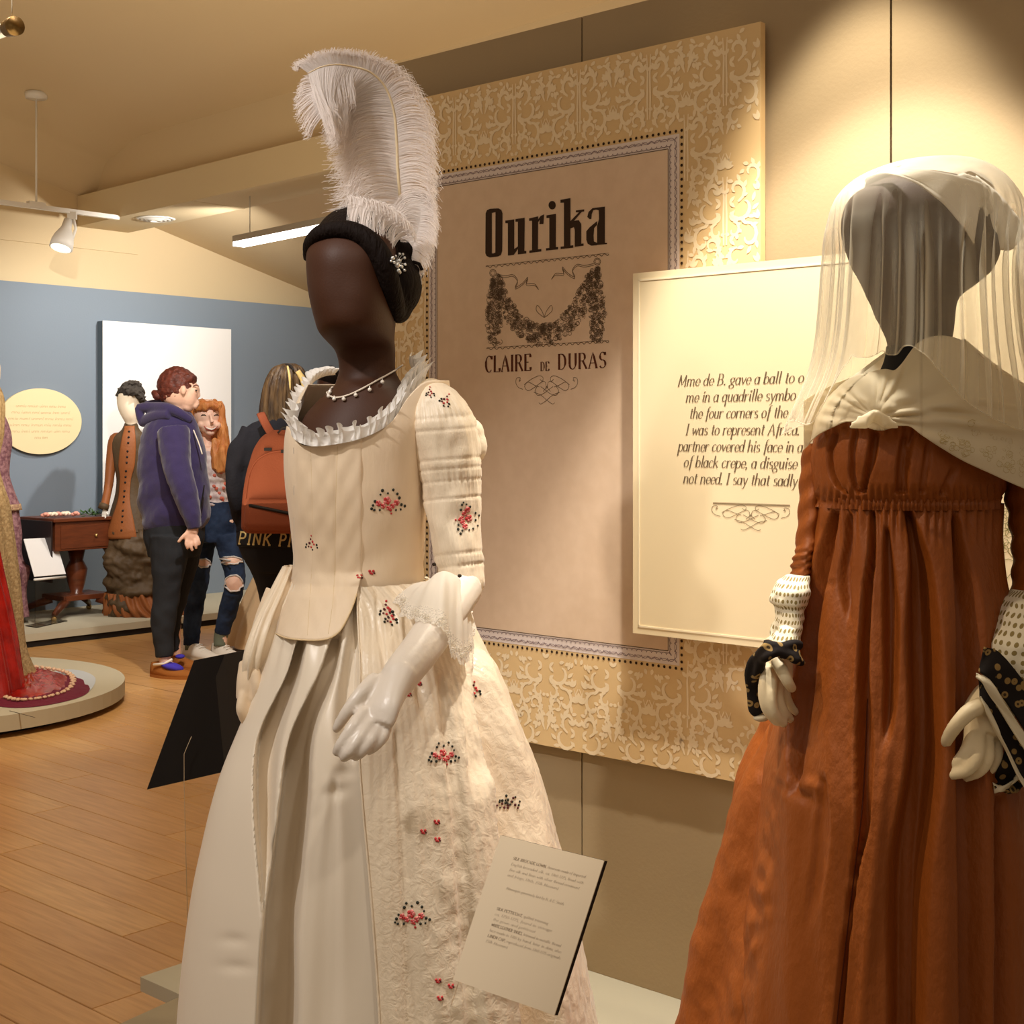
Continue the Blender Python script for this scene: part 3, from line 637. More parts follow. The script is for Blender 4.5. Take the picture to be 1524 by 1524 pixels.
# scalloped lace lines and the thin inner rules
b = MB(); off = OFF + .0015
def scallops(p0, p1, rad, w, flip=1, frac=1.0):
    d = Vector((p1[0] - p0[0], p1[1] - p0[1])); n = max(1, int(d.length / (2 * rad))); e = d.normalized(); pn = Vector((-e.y, e.x)) * flip
    for i in range(n):
        c = Vector(p0) + e * (2 * i + 1) * d.length / (2 * n)
        b.ribbon([WP(*(c + e * (-cos(pi * k / 6)) * rad + pn * sin(pi * k / 6) * rad * frac), off) for k in range(7)], w, WN)
for ins, rad, frac, w, fl_ in ((.012, .011, .55, .0012, 1), (.019, .0085, .7, .0014, -1), (.026, .0065, .8, .0012, 1)):
    a0, c0, a1, c1 = fs0 + ins, fz0 + ins, fs1 - ins, fz1 - ins
    for p0, p1 in (((a0, c0), (a1, c0)), ((a1, c0), (a1, c1)), ((a1, c1), (a0, c1)), ((a0, c1), (a0, c0))): scallops(p0, p1, rad, w, fl_, frac)
obj('lace_scallops', b, m_lav, poster, smooth=False, kind='stuff')
b = MB()
for ins, w in ((bw - .001, .0018), (bw - .0055, .0010)):
    a0, c0, a1, c1 = fs0 + ins, fz0 + ins, fs1 - ins, fz1 - ins
    for p0, p1 in (((a0, c0), (a1, c0)), ((a1, c0), (a1, c1)), ((a1, c1), (a0, c1)), ((a0, c1), (a0, c0))): b.ribbon([WP(*p0, off), WP(*p1, off)], w, WN)
obj('frame_rule', b, m_ink2, poster, smooth=False)
# title lettering, drawn on the board where the photograph shows it
ZK = 280 / 1185.0
def t3(x, y): s_, z_ = w_at(680 + x * ZK, 280 + y * ZK, OFF); return WP(s_, z_, OFF + .0018)
b = MB()
def poly(pts): b.add([t3(*p) for p in pts], [tuple(range(len(pts)))])
poly([(235, 129), (210, 131), (192, 140), (184, 160), (182, 410), (190, 428), (210, 437), (235, 434), (235, 411), (223, 412), (223, 157), (235, 154)])
poly([(235, 129), (235, 154), (246, 152), (245, 406), (235, 411), (235, 434), (262, 431), (280, 421), (288, 396), (290, 160), (283, 138), (265, 128)])
poly([(308, 205), (364, 197), (364, 384), (340, 424), (324, 425), (324, 222), (308, 221)]); poly([(340, 424), (364, 384), (387, 368), (387, 384), (362, 420)])
poly([(372, 195), (430, 187), (428, 396), (440, 396), (440, 412), (387, 418), (387, 212), (372, 212)])
poly([(458, 191), (515, 178), (513, 386), (535, 384), (535, 399), (459, 409), (459, 394), (476, 391), (476, 206), (458, 207)])
poly([(513, 200), (530, 176), (552, 165), (548, 226), (522, 227), (526, 200), (514, 215)])
poly([(603 + 23 * cos(a * pi / 8), 108 + 27 * sin(a * pi / 8)) for a in range(16)])
poly([(567, 172), (627, 162), (626, 372), (640, 371), (640, 386), (564, 394), (564, 379), (585, 377), (585, 188), (567, 189)])
poly([(655, 74), (718, 63), (718, 362), (736, 360), (736, 376), (656, 384), (656, 369), (677, 367), (677, 92), (655, 93)])
poly([(718, 208), (772, 152), (752, 153), (752, 141), (805, 134), (805, 147), (790, 149), (742, 206), (718, 228)])
poly([(718, 228), (742, 206), (770, 202), (786, 226), (786, 350), (801, 349), (801, 363), (745, 370), (745, 262), (740, 246), (718, 255)])
poly([(935, 117), (935, 345), (950, 346), (949, 353), (886, 358), (886, 240), (898, 195), (896, 140), (880, 136)])
poly([(935, 117), (880, 136), (862, 140), (852, 165), (850, 196), (838, 196), (824, 182), (832, 150), (858, 126)])
poly([(886, 208), (886, 232), (868, 252), (864, 300), (866, 336), (886, 345), (886, 360), (848, 363), (826, 350), (818, 326), (818, 272), (840, 246)])
obj('title_lettering', b, m_ink, poster, smooth=False)
b = MB()
def wM(u, v): return WP(u, v, OFF + .0018)
for txt, x0, x1, yb, cap in (("CLAIRE", 180, 478, 1160, 100), ("DE", 529, 588, 1152, 56), ("DURAS", 638, 950, 1143, 96)):
    s0, z0 = w_at(680 + x0 * ZK, 280 + yb * ZK, OFF); s1, _ = w_at(680 + x1 * ZK, 280 + yb * ZK, OFF)
    _, z1 = w_at(680 + x0 * ZK, 280 + (yb - cap) * ZK, OFF)
    b = MB(); write(b, txt, wM, s0, z0, (z1 - z0), WN, width=(s1 - s0), thick=2.8, thin=.7, track=1.6)
    obj('author_lettering', b, MATS.get('ink_maroon') or mat('ink_maroon', rgb(92, 50, 34), .8, .1), poster, smooth=False)
# engraved garland
b = MB(); rn = random.Random(11)
def stroke3(pts, w, n=None):
    pts = spline(pts, n or len(pts) * 4) if len(pts) > 2 else pts
    b.ribbon([t3(*p) for p in pts], w, WN)
def ring3(x, y, r, w=.0009, a0=0, a1=360, n=8): b.ribbon([t3(x + r * cos(radians(lerp(a0, a1, k / n))), y + r * 1.05 * sin(radians(lerp(a0, a1, k / n)))) for k in range(n + 1)], w, WN)
for (x0, y0, x1, y1) in ((185, 496, 960, 415), (190, 1012, 960, 965)):
    n = 42
    for i in range(n):
        x, y = lerp(x0, x1, i / n), lerp(y0, y1, i / n); d = (x1 - x0) / n
        stroke3([(x, y), (x + d * .5, y + (9 if i % 2 else -5)), (x + d, y - 1)], .0016, 4)
    stroke3([(x0, y0 - 6), (x1, y1 - 6)], .0008)
for x, y in ((230, 535), (887, 463)): ring3(x, y, 22, .0016); ring3(x, y, 14, .0012)
def bloom(path, wid, n):
    for _ in range(n):
        t = rn.random(); i = t * (len(path) - 1); k = min(int(i), len(path) - 2); f_ = i - k
        cx, cy = lerp(path[k][0], path[k + 1][0], f_), lerp(path[k][1], path[k + 1][1], f_); w = lerp(wid[k], wid[k + 1], f_)
        q = path[k + 1][0] - path[k][0], path[k + 1][1] - path[k][1]; l = sqrt(q[0] ** 2 + q[1] ** 2); o_ = (rn.random() * 2 - 1) * w
        x, y = cx - q[1] / l * o_, cy + q[0] / l * o_; r = rn.choice((7, 9, 12, 15)); a = rn.random() * 360
        ring3(x, y, r, .0011, a, a + rn.choice((180, 260, 360)), 6)
        if rn.random() < .45: ring3(x, y, r * .5, .0010, a, a + 300, 5)
bloom([(265, 545), (300, 700), (360, 830), (450, 900), (545, 925), (650, 900), (740, 800), (800, 680), (855, 520)], [10, 34, 48, 62, 66, 60, 58, 44, 12], 620)
bloom([(230, 570), (235, 690), (240, 820), (240, 990)], [6, 36, 50, 34], 250); bloom([(887, 500), (887, 650), (885, 800), (880, 965)], [6, 36, 52, 30], 250)
for d in (1, -1):
    ox, oy, sg = ((250, 540, 1) if d == 1 else (866, 475, -1))
    for dd in (0, 11): stroke3([(ox, oy + dd), (ox + sg * 60, oy + 12 + dd), (ox + sg * 105, oy + 5 + dd), (ox + sg * 135, oy + 40 + dd), (ox + sg * 120, oy + 85 + dd), (ox + sg * 165, oy + 60 + dd), (ox + sg * 200, oy + 20 + dd), (ox + sg * 190, oy + 62 + dd), (ox + sg * 240, oy + 62 + dd), (ox + sg * 268, oy + 100)], .0013, 34)
for sg in (1, -1): stroke3([(553, 812), (553 + sg * 16, 772), (553 + sg * 44, 738), (553 + sg * 50, 770), (553 + sg * 22, 800), (553, 815)], .0013, 18)
obj('garland_print', b, m_ink2, poster, smooth=False, kind='stuff')
def flourish(stroke, k=1.0):
    """looped pen flourish, drawn around (0,0), half width 1"""
    H = [[(-.98, -.52), (-.86, -.62), (-.83, -.86), (-.95, -.80), (-.98, -.92), (-.86, -1.0), (-.7, -.86)] if False else [(-.84, -.78), (-.90, -.70), (-.86, -.90), (-.98, -.86), (-1.0, -.6), (-.92, -.38), (-.78, -.28)],
         [(-.22, -.82), (-.15, -.7), (-.12, -.9), (-.25, -1.0), (-.5, -.82), (-.72, -.5), (-.62, -.2), (-.4, -.38), (-.1, -.72), (-.02, -.42), (-.12, -.16)],
         [(-.74, -.52), (-.60, -.66), (-.4, -.5), (-.24, -.4)], [(-.3, -.46), (-.38, -.2), (-.3, .04), (-.12, -.04), (.06, -.26), (.2, -.42)],
         [(-.42, -.12), (-.2, .02), (.0, .3), (.18, .5), (.26, .44)], [(-.02, -.32), (.0, -.44), (.02, -.32)]]
    for sg in (1, -1):
        for h in H: stroke([(x * sg * k, y * k) for x, y in h])
b = MB()
flourish(lambda pts: stroke3([(569 + x * 194, 1300 + y * 118) for x, y in pts], .0012, 26))
obj('pen_flourish', b, m_ink2, poster, smooth=False)

# ---------------------------------------------------------------- quotation board standing proud of the poster
QO = .105
m_quote = mat('quote_board_cream', rgb(240, 220, 178), 0.55, 0.3)
m_quotel = mat('quote_board_rule', rgb(246, 230, 194), 0.5, 0.3)
qs0 = w_at(942, 600, QO)[0]; qs1 = w_at(1575, 600, QO)[0]; qz1 = w_at(942, 407, QO)[1]; qz0 = w_at(942, 942, QO)[1]
qb = thing('quotation_board', 'smaller pale yellow board with an italic quotation, overlapping the title board', 'sign', WP((qs0 + qs1) / 2, qz0, QO))
b = MB(); b.prism([WP(qs0, qz0, QO), WP(qs1, qz0, QO), WP(qs1, qz1, QO), WP(qs0, qz1, QO)], WN * -.014); obj('board', b, m_quote, qb, smooth=False)
b = MB(); b.box(WP((qs0 + qs1) / 2 - .1, (qz0 + qz1) / 2, QO / 2 + .01), (.25, QO - .034, .25), WR, WN, Z); obj('spacer', b, m_seam, qb, smooth=False)
b = MB(); ins = .014; w = .004
for (a0, c0, a1, c1) in ((qs0 + ins, qz0 + ins, qs1 - ins, qz0 + ins + w), (qs0 + ins, qz1 - ins - w, qs1 - ins, qz1 - ins), (qs0 + ins, qz0 + ins, qs0 + ins + w, qz1 - ins), (qs1 - ins - w, qz0 + ins, qs1 - ins, qz1 - ins)):
    b.prism([WP(a0, c0, QO), WP(a1, c0, QO), WP(a1, c1, QO), WP(a0, c1, QO)], WN * .0012)
obj('raised_rule', b, m_quotel, qb, smooth=False)
b = MB(); QZ = 400 / 1524.0
def qM(u, v): return WP(u, v, QO + .0008)
for txt, x0, x1, yb in (("Mme de B. gave a ball to o", 415, 1128, 742), ("me in a quadrille symbo", 460, 1082, 833), ("the four corners of the g", 480, 1086, 925), ("I was to represent Africa.", 458, 1105, 1018), ("partner covered his face in a", 415, 1122, 1110), ("of black crepe, a disguise", 447, 1090, 1200), ("not need. I say that sadly", 445, 1092, 1292)):
    s0, z0 = w_at(900 + x0 * QZ, 380 + yb * QZ, QO); s1, _ = w_at(900 + x1 * QZ, 380 + yb * QZ, QO)
    write(b, txt, qM, s0, z0, .0225, WN, width=(s1 - s0), slant=.26, thick=2.2, thin=.6)
obj('quotation_lettering', b, mat('ink_grey', rgb(118, 100, 76), .8, .1), qb, smooth=False)
b = MB(); GZ = 160 / 1524.0
def q6(x, y): s_, z_ = w_at(1040 + x * GZ, 740 + y * GZ, QO); return WP(s_, z_, QO + .0008)
b.ribbon([q6(205, 86), (q6(1295, 122))], .0022, WN); b.ribbon([q6(205, 72), q6(1295, 108)], .0007, WN)
flourish(lambda pts: b.ribbon([q6(738 + p[0] * 550, 350 + p[1] * 235 + p[0] * 18) for p in spline(pts, 26)], .0011, WN))
obj('flourish_print', b, mat('ink_tan', rgb(136, 116, 86), .8, .1), qb, smooth=False)
# line-drawn blossoms at the right of the quotation board
b = MB(); bz = Vector
def qpx(x, y): s_, z_ = w_at(x, y, QO); return WP(s_, z_, QO + .0008)
for cx, cy, r in ((1492, 766, 11), (1500, 788, 12), (1494, 812, 11), (1512, 770, 9)):
    for a in range(5):
        b.ribbon([qpx(cx + r * .5 * cos(a * 1.257) + r * .5 * cos(t * .9), cy + r * .5 * sin(a * 1.257) + r * .5 * sin(t * .9)) for t in range(8)], .0010, WN)
for pts in ([(1490, 820), (1496, 850), (1484, 880)], [(1500, 820), (1512, 840), (1498, 862), (1482, 884)], [(1488, 836), (1502, 832), (1512, 838)]): b.ribbon([qpx(*p) for p in spline(pts, 12)], .0010, WN)
obj('blossom_print', b, mat('ink_olive', rgb(138, 128, 70), .8, .1), qb, smooth=False)

# ---------------------------------------------------------------- low platforms
def platform(name, label, outline, ztop, th, inset, m, group=None, zbase=0.0):
    c = sum((Vector(p) for p in outline), Vector((0, 0, 0))) / len(outline); c.z = 0
    t = thing(name, label, 'platform', c, group)
    top = [Vector((p[0], p[1], ztop)) for p in outline]
    o = obj('deck', MB().prism(top, (0, 0, -th)), m, t, smooth=False)
    bp = []
    for p in outline:
        v = Vector((p[0], p[1], 0)) - c; l = v.length; bp.append(c + v * max(.1, (l - inset) / l) + Z * 0)
    obj('toe_kick', MB().prism([Vector((p.x, p.y, 0.0)) for p in bp], (0, 0, ztop - th)), m_toe, t, smooth=False)
    return t
zp = .10
A0 = P(209, 1454, F * (CAMZ - zp) / (1454 - HZ)); A0.z = 0
B1 = P(262, 1485, F * (CAMZ - zp) / (1485 - HZ)); B1.z = 0
platform('exhibit_platform', 'pale low platform running along the foot of the partition', [A0, A0 + WR * 4.3, A0 + WR * 4.3 + U2 * .95, A0 + U2 * .95], zp, .032, .09, m_plat)
A1 = A0 + WR * ((B1 - A0).dot(WR))
d2 = Vector((-.54, -.84, 0)).normalized()
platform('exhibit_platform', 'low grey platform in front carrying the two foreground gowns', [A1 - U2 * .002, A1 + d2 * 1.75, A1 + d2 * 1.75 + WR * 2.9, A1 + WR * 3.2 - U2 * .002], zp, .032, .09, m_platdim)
# far platform along the blue wall
zq = .085
def fp(px, py): p = P(px, py, F * (CAMZ - zq) / (py - HZ)); p.z = 0; return p
f0 = fp(34, 945); f1 = fp(226, 924.5); e_ = (f1 - f0).normalized(); dist = (f0 - B0).dot(BN)
q0 = f0 - U2 * 3; q1 = f0 + U2 * 5.2
platform('exhibit_platform', 'long off-white platform at the foot of the blue wall', [q0, q1, q1 + U1 * (dist - .002), q0 + U1 * (dist - .002)], zq, .045, .12, m_plat)
rc = Vector((-2.86, 6.82, 0)); rr = .95
rp = platform('round_platform', 'round grey platform under the red gown train', [rc + Vector((rr * cos(2 * pi * k / 64), rr * sin(2 * pi * k / 64), 0)) for k in range(64)], .10, .07, .10, m_plat)
# joint across the round deck
b = MB(); b.ribbon([P(14, 1058, F * 1.22 / (1058 - HZ)) + Z * .0006, P(52, 1068, F * 1.22 / (1068 - HZ)) + Z * .0006], .006, Z); obj('deck_joint', b, m_seam, rp, smooth=False)

# ---------------------------------------------------------------- things hung on the blue wall
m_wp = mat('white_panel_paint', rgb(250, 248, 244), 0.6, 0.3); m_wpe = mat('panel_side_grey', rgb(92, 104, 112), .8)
po = .075; ps0, pz1 = b_at(153, 477, po); ps1, _ = b_at(344, 489, po)
wpn = thing('white_panel', 'tall white display panel on the blue wall', 'panel', BP((ps0 + ps1) / 2, .6, po))
b = MB(); b.prism([BP(ps0, .62, po), BP(ps1, .62, po), BP(ps1, pz1, po), BP(ps0, pz1, po)], BN * -.004); obj('panel_face', b, m_wp, wpn, smooth=False)
b = MB(); b.prism([BP(ps0 + .002, .62, po - .004), BP(ps1 - .002, .62, po - .004), BP(ps1 - .002, pz1 - .002, po - .004), BP(ps0 + .002, pz1 - .002, po - .004)], BN * -(po - .006)); obj('panel_box', b, m_wpe, wpn, smooth=False)
m_oval = mat('oval_sign_cream', rgb(244, 224, 176), .7, .2)
os_, oz = b_at(61, 627, .03); oa = abs(b_at(123, 627, .03)[0] - b_at(-1, 627, .03)[0]) / 2; ob = abs(b_at(61, 578, .03)[1] - b_at(61, 676, .03)[1]) / 2
ov = thing('oval_sign', 'cream oval text sign on the blue wall', 'sign', BP(os_, oz, .03))
b = MB(); b.prism([BP(os_ + oa * cos(2 * pi * k / 64), oz + ob * sin(2 * pi * k / 64), .03) for k in range(64)], BN * -.018); autosmooth(obj('board', b, m_oval, ov))
b = MB()
for k, (txt, hw) in enumerate((("unmiu nmiun uimn nmu inmu", .60), ("mnu iumn nmi unmu inm unmi", .70), ("nmiu numi unmni mnu inmu nmi", .78), ("uimn nmu inmun miu nmiu mnu", .74), ("mnu inmi unm nmiun uim nmu", .70), ("nmu inm", .16))):
    b = MB(); write(b, txt, lambda u, v: BP(u, v, .031), os_ - oa * hw, oz + ob * (.42 - k * .19), .020, BN, width=2 * oa * hw, slant=.2, thick=1.5, thin=.8)
    obj('sign_lettering', b, MATS.get('ink_faint') or mat('ink_faint', rgb(190, 158, 110), .8), ov, smooth=False)
# ================================================================ cloth materials
m_satin = mat('ivory_satin', rgb(240, 226, 204), 0.36, 0.45, sheen=.3, bump=(26, 0.10, (1, 1, .35)))
m_brocade = mat('cream_brocade', rgb(240, 222, 194), 0.34, 0.5, sheen=.2, coords='UV')
def stripes(m, n, strength, fine):
    """woven satin stripes and slubs running down the cloth (relief and gloss only)"""
    nt = m.node_tree; N = nt.nodes; L = nt.links; b = N['Principled BSDF']; tc = N.new('ShaderNodeTexCoord')
    mp = N.new('ShaderNodeMapping'); mp.inputs['Scale'].default_value = (n, .0, 1); L.new(tc.outputs['UV'], mp.inputs[0])
    w = N.new('ShaderNodeTexWave'); w.inputs['Scale'].default_value = 1; w.inputs['Distortion'].default_value = .4; L.new(mp.outputs[0], w.inputs['Vector'])
    n1 = N.new('ShaderNodeTexNoise'); n1.inputs['Scale'].default_value = fine; n1.inputs['Detail'].default_value = 4; n1.inputs['Distortion'].default_value = 1.2; L.new(tc.outputs['Object'], n1.inputs['Vector'])
    mu = N.new('ShaderNodeMath'); mu.operation = 'MULTIPLY_ADD'; L.new(w.outputs['Fac'], mu.inputs[0]); L.new(n1.outputs['Fac'], mu.inputs[1]); L.new(n1.outputs['Fac'], mu.inputs[2])
    bp = N.new('ShaderNodeBump'); bp.inputs['Strength'].default_value = strength; bp.inputs['Distance'].default_value = .012; L.new(mu.outputs[0], bp.inputs['Height']); L.new(bp.outputs[0], b.inputs['Normal'])
    r = N.new('ShaderNodeMapRange'); r.inputs['To Min'].default_value = .5; r.inputs['To Max'].default_value = .28; L.new(w.outputs['Fac'], r.inputs[0]); L.new(r.outputs[0], b.inputs['Roughness'])
    return m
stripes(m_brocade, 14, .16, 70)
m_linen = mat('bodice_silk', rgb(242, 220, 190), 0.55, 0.3, sheen=.3, bump=(90, 0.10, (1, 1, .25)), var=(14, rgb(228, 200, 160), .35, (1, 1, .3)))
m_seamthr = mat('seam_thread', rgb(226, 200, 156), 0.7)
m_frill = sheer('frill_gauze', rgb(250, 246, 240)[:3] + (1,), .94, .18)
m_lacew = sheer('white_lace', rgb(250, 244, 232)[:3] + (1,), .74, .35, weave=(420, (1, 1, 1), 1.6))
m_lacesolid = sheer('cuff_gauze', rgb(250, 244, 232)[:3] + (1,), .86, .4)
m_glove = mat('ivory_glove_satin', rgb(228, 217, 203), 0.34, 0.5, bump=(45, .12, (1, 1, 1)))
m_dark = mat('brown_head_cloth', rgb(66, 37, 21), 0.55, 0.28, bump=(300, .05))
m_hair1 = mat('black_hair', rgb(22, 13, 9), 0.7, 0.12, bump=(60, .6, (3, 3, .6)))
m_plume = sheer('ostrich_plume', rgb(252, 244, 238)[:3] + (1,), .96, .32)
m_quill = mat('plume_quill', rgb(240, 218, 178), .5)
m_pearl = mat('pearl', rgb(244, 236, 224), .2, .6, coat=.5)
m_silver = mat('silver_beads', rgb(226, 226, 222), .22, .6, metal=.6)
m_cord = mat('ivory_cord', rgb(232, 218, 200), .6)
m_rose = mat('rose_thread', rgb(196, 62, 62), .7); m_pinkt = mat('pink_thread', rgb(226, 132, 128), .7); m_greent = mat('dark_green_thread', rgb(44, 46, 36), .7); m_plumt = mat('plum_thread', rgb(96, 40, 42), .7)

Y1 = 2.42
fig1 = thing('gown_mannequin', 'dark brown faceless mannequin in cream floral gown and long white gloves', 'mannequin', (P(560, 1713, Y1).x, Y1, zp))

# ---- head, neck, chest
head1 = Body([(312, 525, 560, .015, 2.43), (318, 505, 580, .035, 2.43), (332, 484, 590, .060, 2.42), (352, 467, 592, .092, 2.405), (380, 458, 592, .108, 2.39, 2.2), (420, 459, 590, .112, 2.385, 2.3), (455, 464, 589, .110, 2.38, 2.3),
              (480, 471, 588, .104, 2.38, 2.2), (498, 480, 587, .094, 2.385), (510, 489, 587, .076, 2.395), (519, 497, 588, .062, 2.412), (530, 502, 588, .055, 2.42), (548, 505, 588, .054, 2.425), (564, 502, 594, .058, 2.425),
              (580, 494, 606, .072, 2.42), (600, 470, 626, .088, 2.42), (630, 448, 640, .105, 2.42), (665, 440, 640, .116, 2.42), (700, 440, 634, .112, 2.42)])
def face_fold(p, th):
    # slight hollow of the cheek and eye line of the padded face
    px, py = proj(p)
    if cos(th) < 0: return 0
    g = lambda x, y, sx, sy: exp(-((px - x) / sx) ** 2 - ((py - y) / sy) ** 2)
    return .006 * g(500, 440, 26, 30) - .004 * g(485, 490, 16, 14) + .003 * g(560, 430, 30, 40)
head1.fold = face_fold
hm = head1.mesh(72, 110, cap=True)
obj('head_and_chest', hm, m_dark, fig1, label='dark brown cloth-covered head and chest')

# ---- hair
b = MB()
b.ball(P(535, 372, 2.43), (.080, .122, .076), 32, 20)
b.ball(P(560, 400, 2.44), (.068, .088, .080), 24, 16)
pts = [(459, 386, 2.385, .009), (462, 364, 2.350, .013), (478, 347, 2.315, .015), (505, 341, 2.300, .016), (532, 347, 2.295, .017), (554, 364, 2.295, .019), (570, 390, 2.30, .020), (579, 420, 2.315, .019), (586, 448, 2.34, .018), (592, 470, 2.375, .013)]
sp_ = spline(pts, 40); b.tube([P(*q[:3]) for q in sp_], [q[3] for q in sp_], 12)
b.ball(P(597, 425, 2.40), (.036, .055, .050), 20, 14); b.ball(P(594, 452, 2.40), (.024, .04, .034), 16, 12); b.ball(P(617, 404, 2.42), (.017, .022, .019), 14, 10); b.ball(P(606, 375, 2.43), (.024, .05, .03), 14, 10)
hb = fuse(b, .0042, 3)
hair1 = obj('hair', hb, m_hair1, fig1, label='black hair dressed low at the nape')
b = MB(); cp_ = P(617, 404, 2.405); b.tube([cp_ + Vector((.014 * (1 - k / 16) * cos(k * .8), -.018, .016 * (1 - k / 16) * sin(k * .8))) for k in range(14)], .003, 6); obj('hair_curl', b, m_hair1, fig1)

# ---- bodice
body1 = Body([(556, 470, 668, .085, Y1), (600, 440, 668, .104, Y1), (640, 427, 652, .118, Y1, 2.2), (680, 424, 640, .122, Y1, 2.2), (720, 426, 636, .122, Y1, 2.2), (760, 431, 634, .118, Y1, 2.2), (800, 435, 632, .112, Y1), (840, 437, 630, .107, Y1), (875, 436, 634, .11, Y1)])
NECK = [(420, 628), (432, 640), (440, 655), (464, 664), (494, 662), (533, 654), (566, 640), (588, 622), (604, 596), (629, 570), (650, 566), (700, 566)]
def neck_y(px): return tab(NECK, px)[0]
def body_fold(p, th):
    px, py = proj(p)
    if cos(th) < -.1: return 0
    d = 0
    for sx in (464, 502): d += .0016 * exp(-((px - sx) / 2.2) ** 2)
    d += .0012 * sin(py * .09 + px * .05) * sstep(760, 860, py)
    return d
body1.fold = body_fold
nb, mbr = 150, 90; b = MB(); b.uv = []
zb1 = CAMZ - (872 - HZ) * Y1 / F
for j in range(mbr + 1):
    for i in range(nb):
        th = 2 * pi * i / nb
        zt = CAMZ - (600 - HZ) * Y1 / F
        for _ in range(5):
            q = proj(body1.pt(zt, th)); ty = neck_y(q[0]) if cos(th) > 0 else 572
            zt = CAMZ - (ty - HZ) * body1.pt(zt, th).y / F
        p = body1.pt(lerp(zt, zb1, j / mbr), th); b.v.append(p); b.uv.append((i / nb * 3, p.z))
for j in range(mbr):
    for i in range(nb):
        a = j * nb + i; c = j * nb + (i + 1) % nb; b.f.append((a, a + nb, c + nb, c))
bod = obj('bodice', shell(b, .002), m_linen, fig1); bod_bvh = b.bvh()
b = MB()
for path in ([(463, 668), (465, 740), (466, 820), (461, 900), (458, 938)], [(503, 664), (500, 740), (499, 820), (496, 890), (489, 945)], [(433, 662), (438, 760), (445, 850)]):
    pass
# ---- petticoat
EDGE = [(868, 534), (900, 533), (950, 535), (1000, 537), (1100, 535), (1200, 541), (1300, 550), (1400, 558), (1524, 566), (1720, 576)]
VP1 = [(940, 454, 5), (1000, 438, 10), (1105, 399, 17), (1200, 393, 15), (1300, 397, 10), (1420, 400, 3)]
VP2 = [(940, 503, 5), (1000, 490, 11), (1105, 451, 18), (1200, 441, 21), (1310, 429, 22), (1400, 419, 24), (1524, 415, 27), (1720, 405, 30)]
VP3 = [(880, 528, 3), (940, 527, 7), (1000, 520, 12), (1080, 516, 14), (1150, 520, 6)]
VP4 = [(1150, 500, 4), (1300, 494, 12), (1524, 486, 18), (1720, 480, 20)]
def valley(px, py, T, steep=.35, tip=60, r0=.35, r1=1.5, flip=0):
    if py < T[0][0] - 4 or py > T[-1][0] + 4: return 0.0
    c, w = tab(T, py); u = (px - c) / w
    if flip: u = -u
    fade = sstep(T[0][0], T[0][0] + 20, py) * (1 - sstep(T[-1][0] - tip, T[-1][0], py))
    if u < -1 - steep * 2 or u > 1.8: return 0.0
    return (sstep(-1 - steep, -1 + steep, u) * (1 - sstep(r0, r1, u))) * fade
def pet_fold(p, th):
    if cos(th) < -.2: return .006 * sin(th * 22)
    px, py = proj(p); t = sstep(860, 1000, py); sink = .10 * sstep(tab(EDGE, py)[0] + 4, tab(EDGE, py)[0] + 34, px) * sstep(880, 960, py)
    dy = .075 * valley(px, py, VP1, .25, 240, .5, 1.3) + .15 * (.35 + .65 * sstep(960, 1240, py)) * valley(px, py, VP2, .2, 60, .6, 1.2)
    d = .025 * valley(px, py, VP3) + .007 * valley(px, py, VP4, .8)
    d += .0035 * sin(th * 30) * (1 - sstep(900, 1040, py)) + .004 * sin(th * 7 + 1.2) * t
    d -= .010 * exp(-((px - 495 - (py - 1100) * .02) / 22) ** 2) * sstep(1000, 1100, py) * (1 - sstep(1300, 1500, py))
    d += .006 * exp(-((px - 512) / 14) ** 2 - ((py - 1150) / 9) ** 2) + .006 * exp(-((px - 505 + (py - 1170) * .6) / 16) ** 2 - ((py - 1178) / 10) ** 2)
    d += sink
    d += .003 * exp(-((px - 345) / 22) ** 2 - ((py - 1400) / 8) ** 2) + .003 * exp(-((px - 350) / 26) ** 2 - ((py - 1440) / 8) ** 2)
    return (d, dy)
pet = Body([(862, 440, 622, .108, Y1), (900, 424, 642, .14, Y1), (950, 406, 682, .185, Y1), (1000, 390, 715, .215, Y1), (1050, 373, 745, .24, Y1), (1076, 362, 760, .25, Y1), (1146, 334, 790, .27, Y1), (1268, 303, 820, .29, Y1),
            (1391, 283, 850, .305, Y1), (1524, 271, 875, .32, Y1), (1703, 258, 905, .335, Y1)], pet_fold)
pm = pet.mesh(420, 190); pet_bvh = pm.bvh()
obj('petticoat', pm, m_satin, fig1, label='ivory satin petticoat with deep pleats')
# ---- stomacher point over the petticoat
BOT = spline([(411, 943), (425, 949), (445, 952), (470, 953), (490, 950), (505, 940), (516, 922), (525, 902), (531, 884)], 41)
def stomf(i, j):
    u = i / 40; v = j / 80; x0 = lerp(437, 540, u); y0 = neck_y(x0) + 1.5
    x1, y1 = BOT[i]; ym = 850
    if v < .62: y = lerp(y0, ym, v / .62); x = lerp(x0, lerp(438, 540, u), v / .62); w2 = 0
    else: w2 = (v - .62) / .38; x = lerp(lerp(438, 540, u), x1, w2) - 3 * sin(pi * w2) * (1 - u); y = lerp(ym, y1, w2)
    side = sstep(0, .10, u) * (1 - sstep(.965, 1, u)); out = -.0040 + .0054 * side
    Yb = body1.front(x, min(y, 871), out + .0022 * sstep(850, 872, y)).y; Yp = pet.front(x, max(y, 866), .013).y
    Y = Yb if w2 <= 0 else lerp(Yb, min(Yb, Yp) - .002 * w2, sstep(0, .4, w2))
    Y += .0016 * sum(exp(-((x - sx) / 2.0) ** 2) for sx in (464, 500)) + .0012 * sin(x * .22) * sin(y * .11)
    return P(x, y, Y)
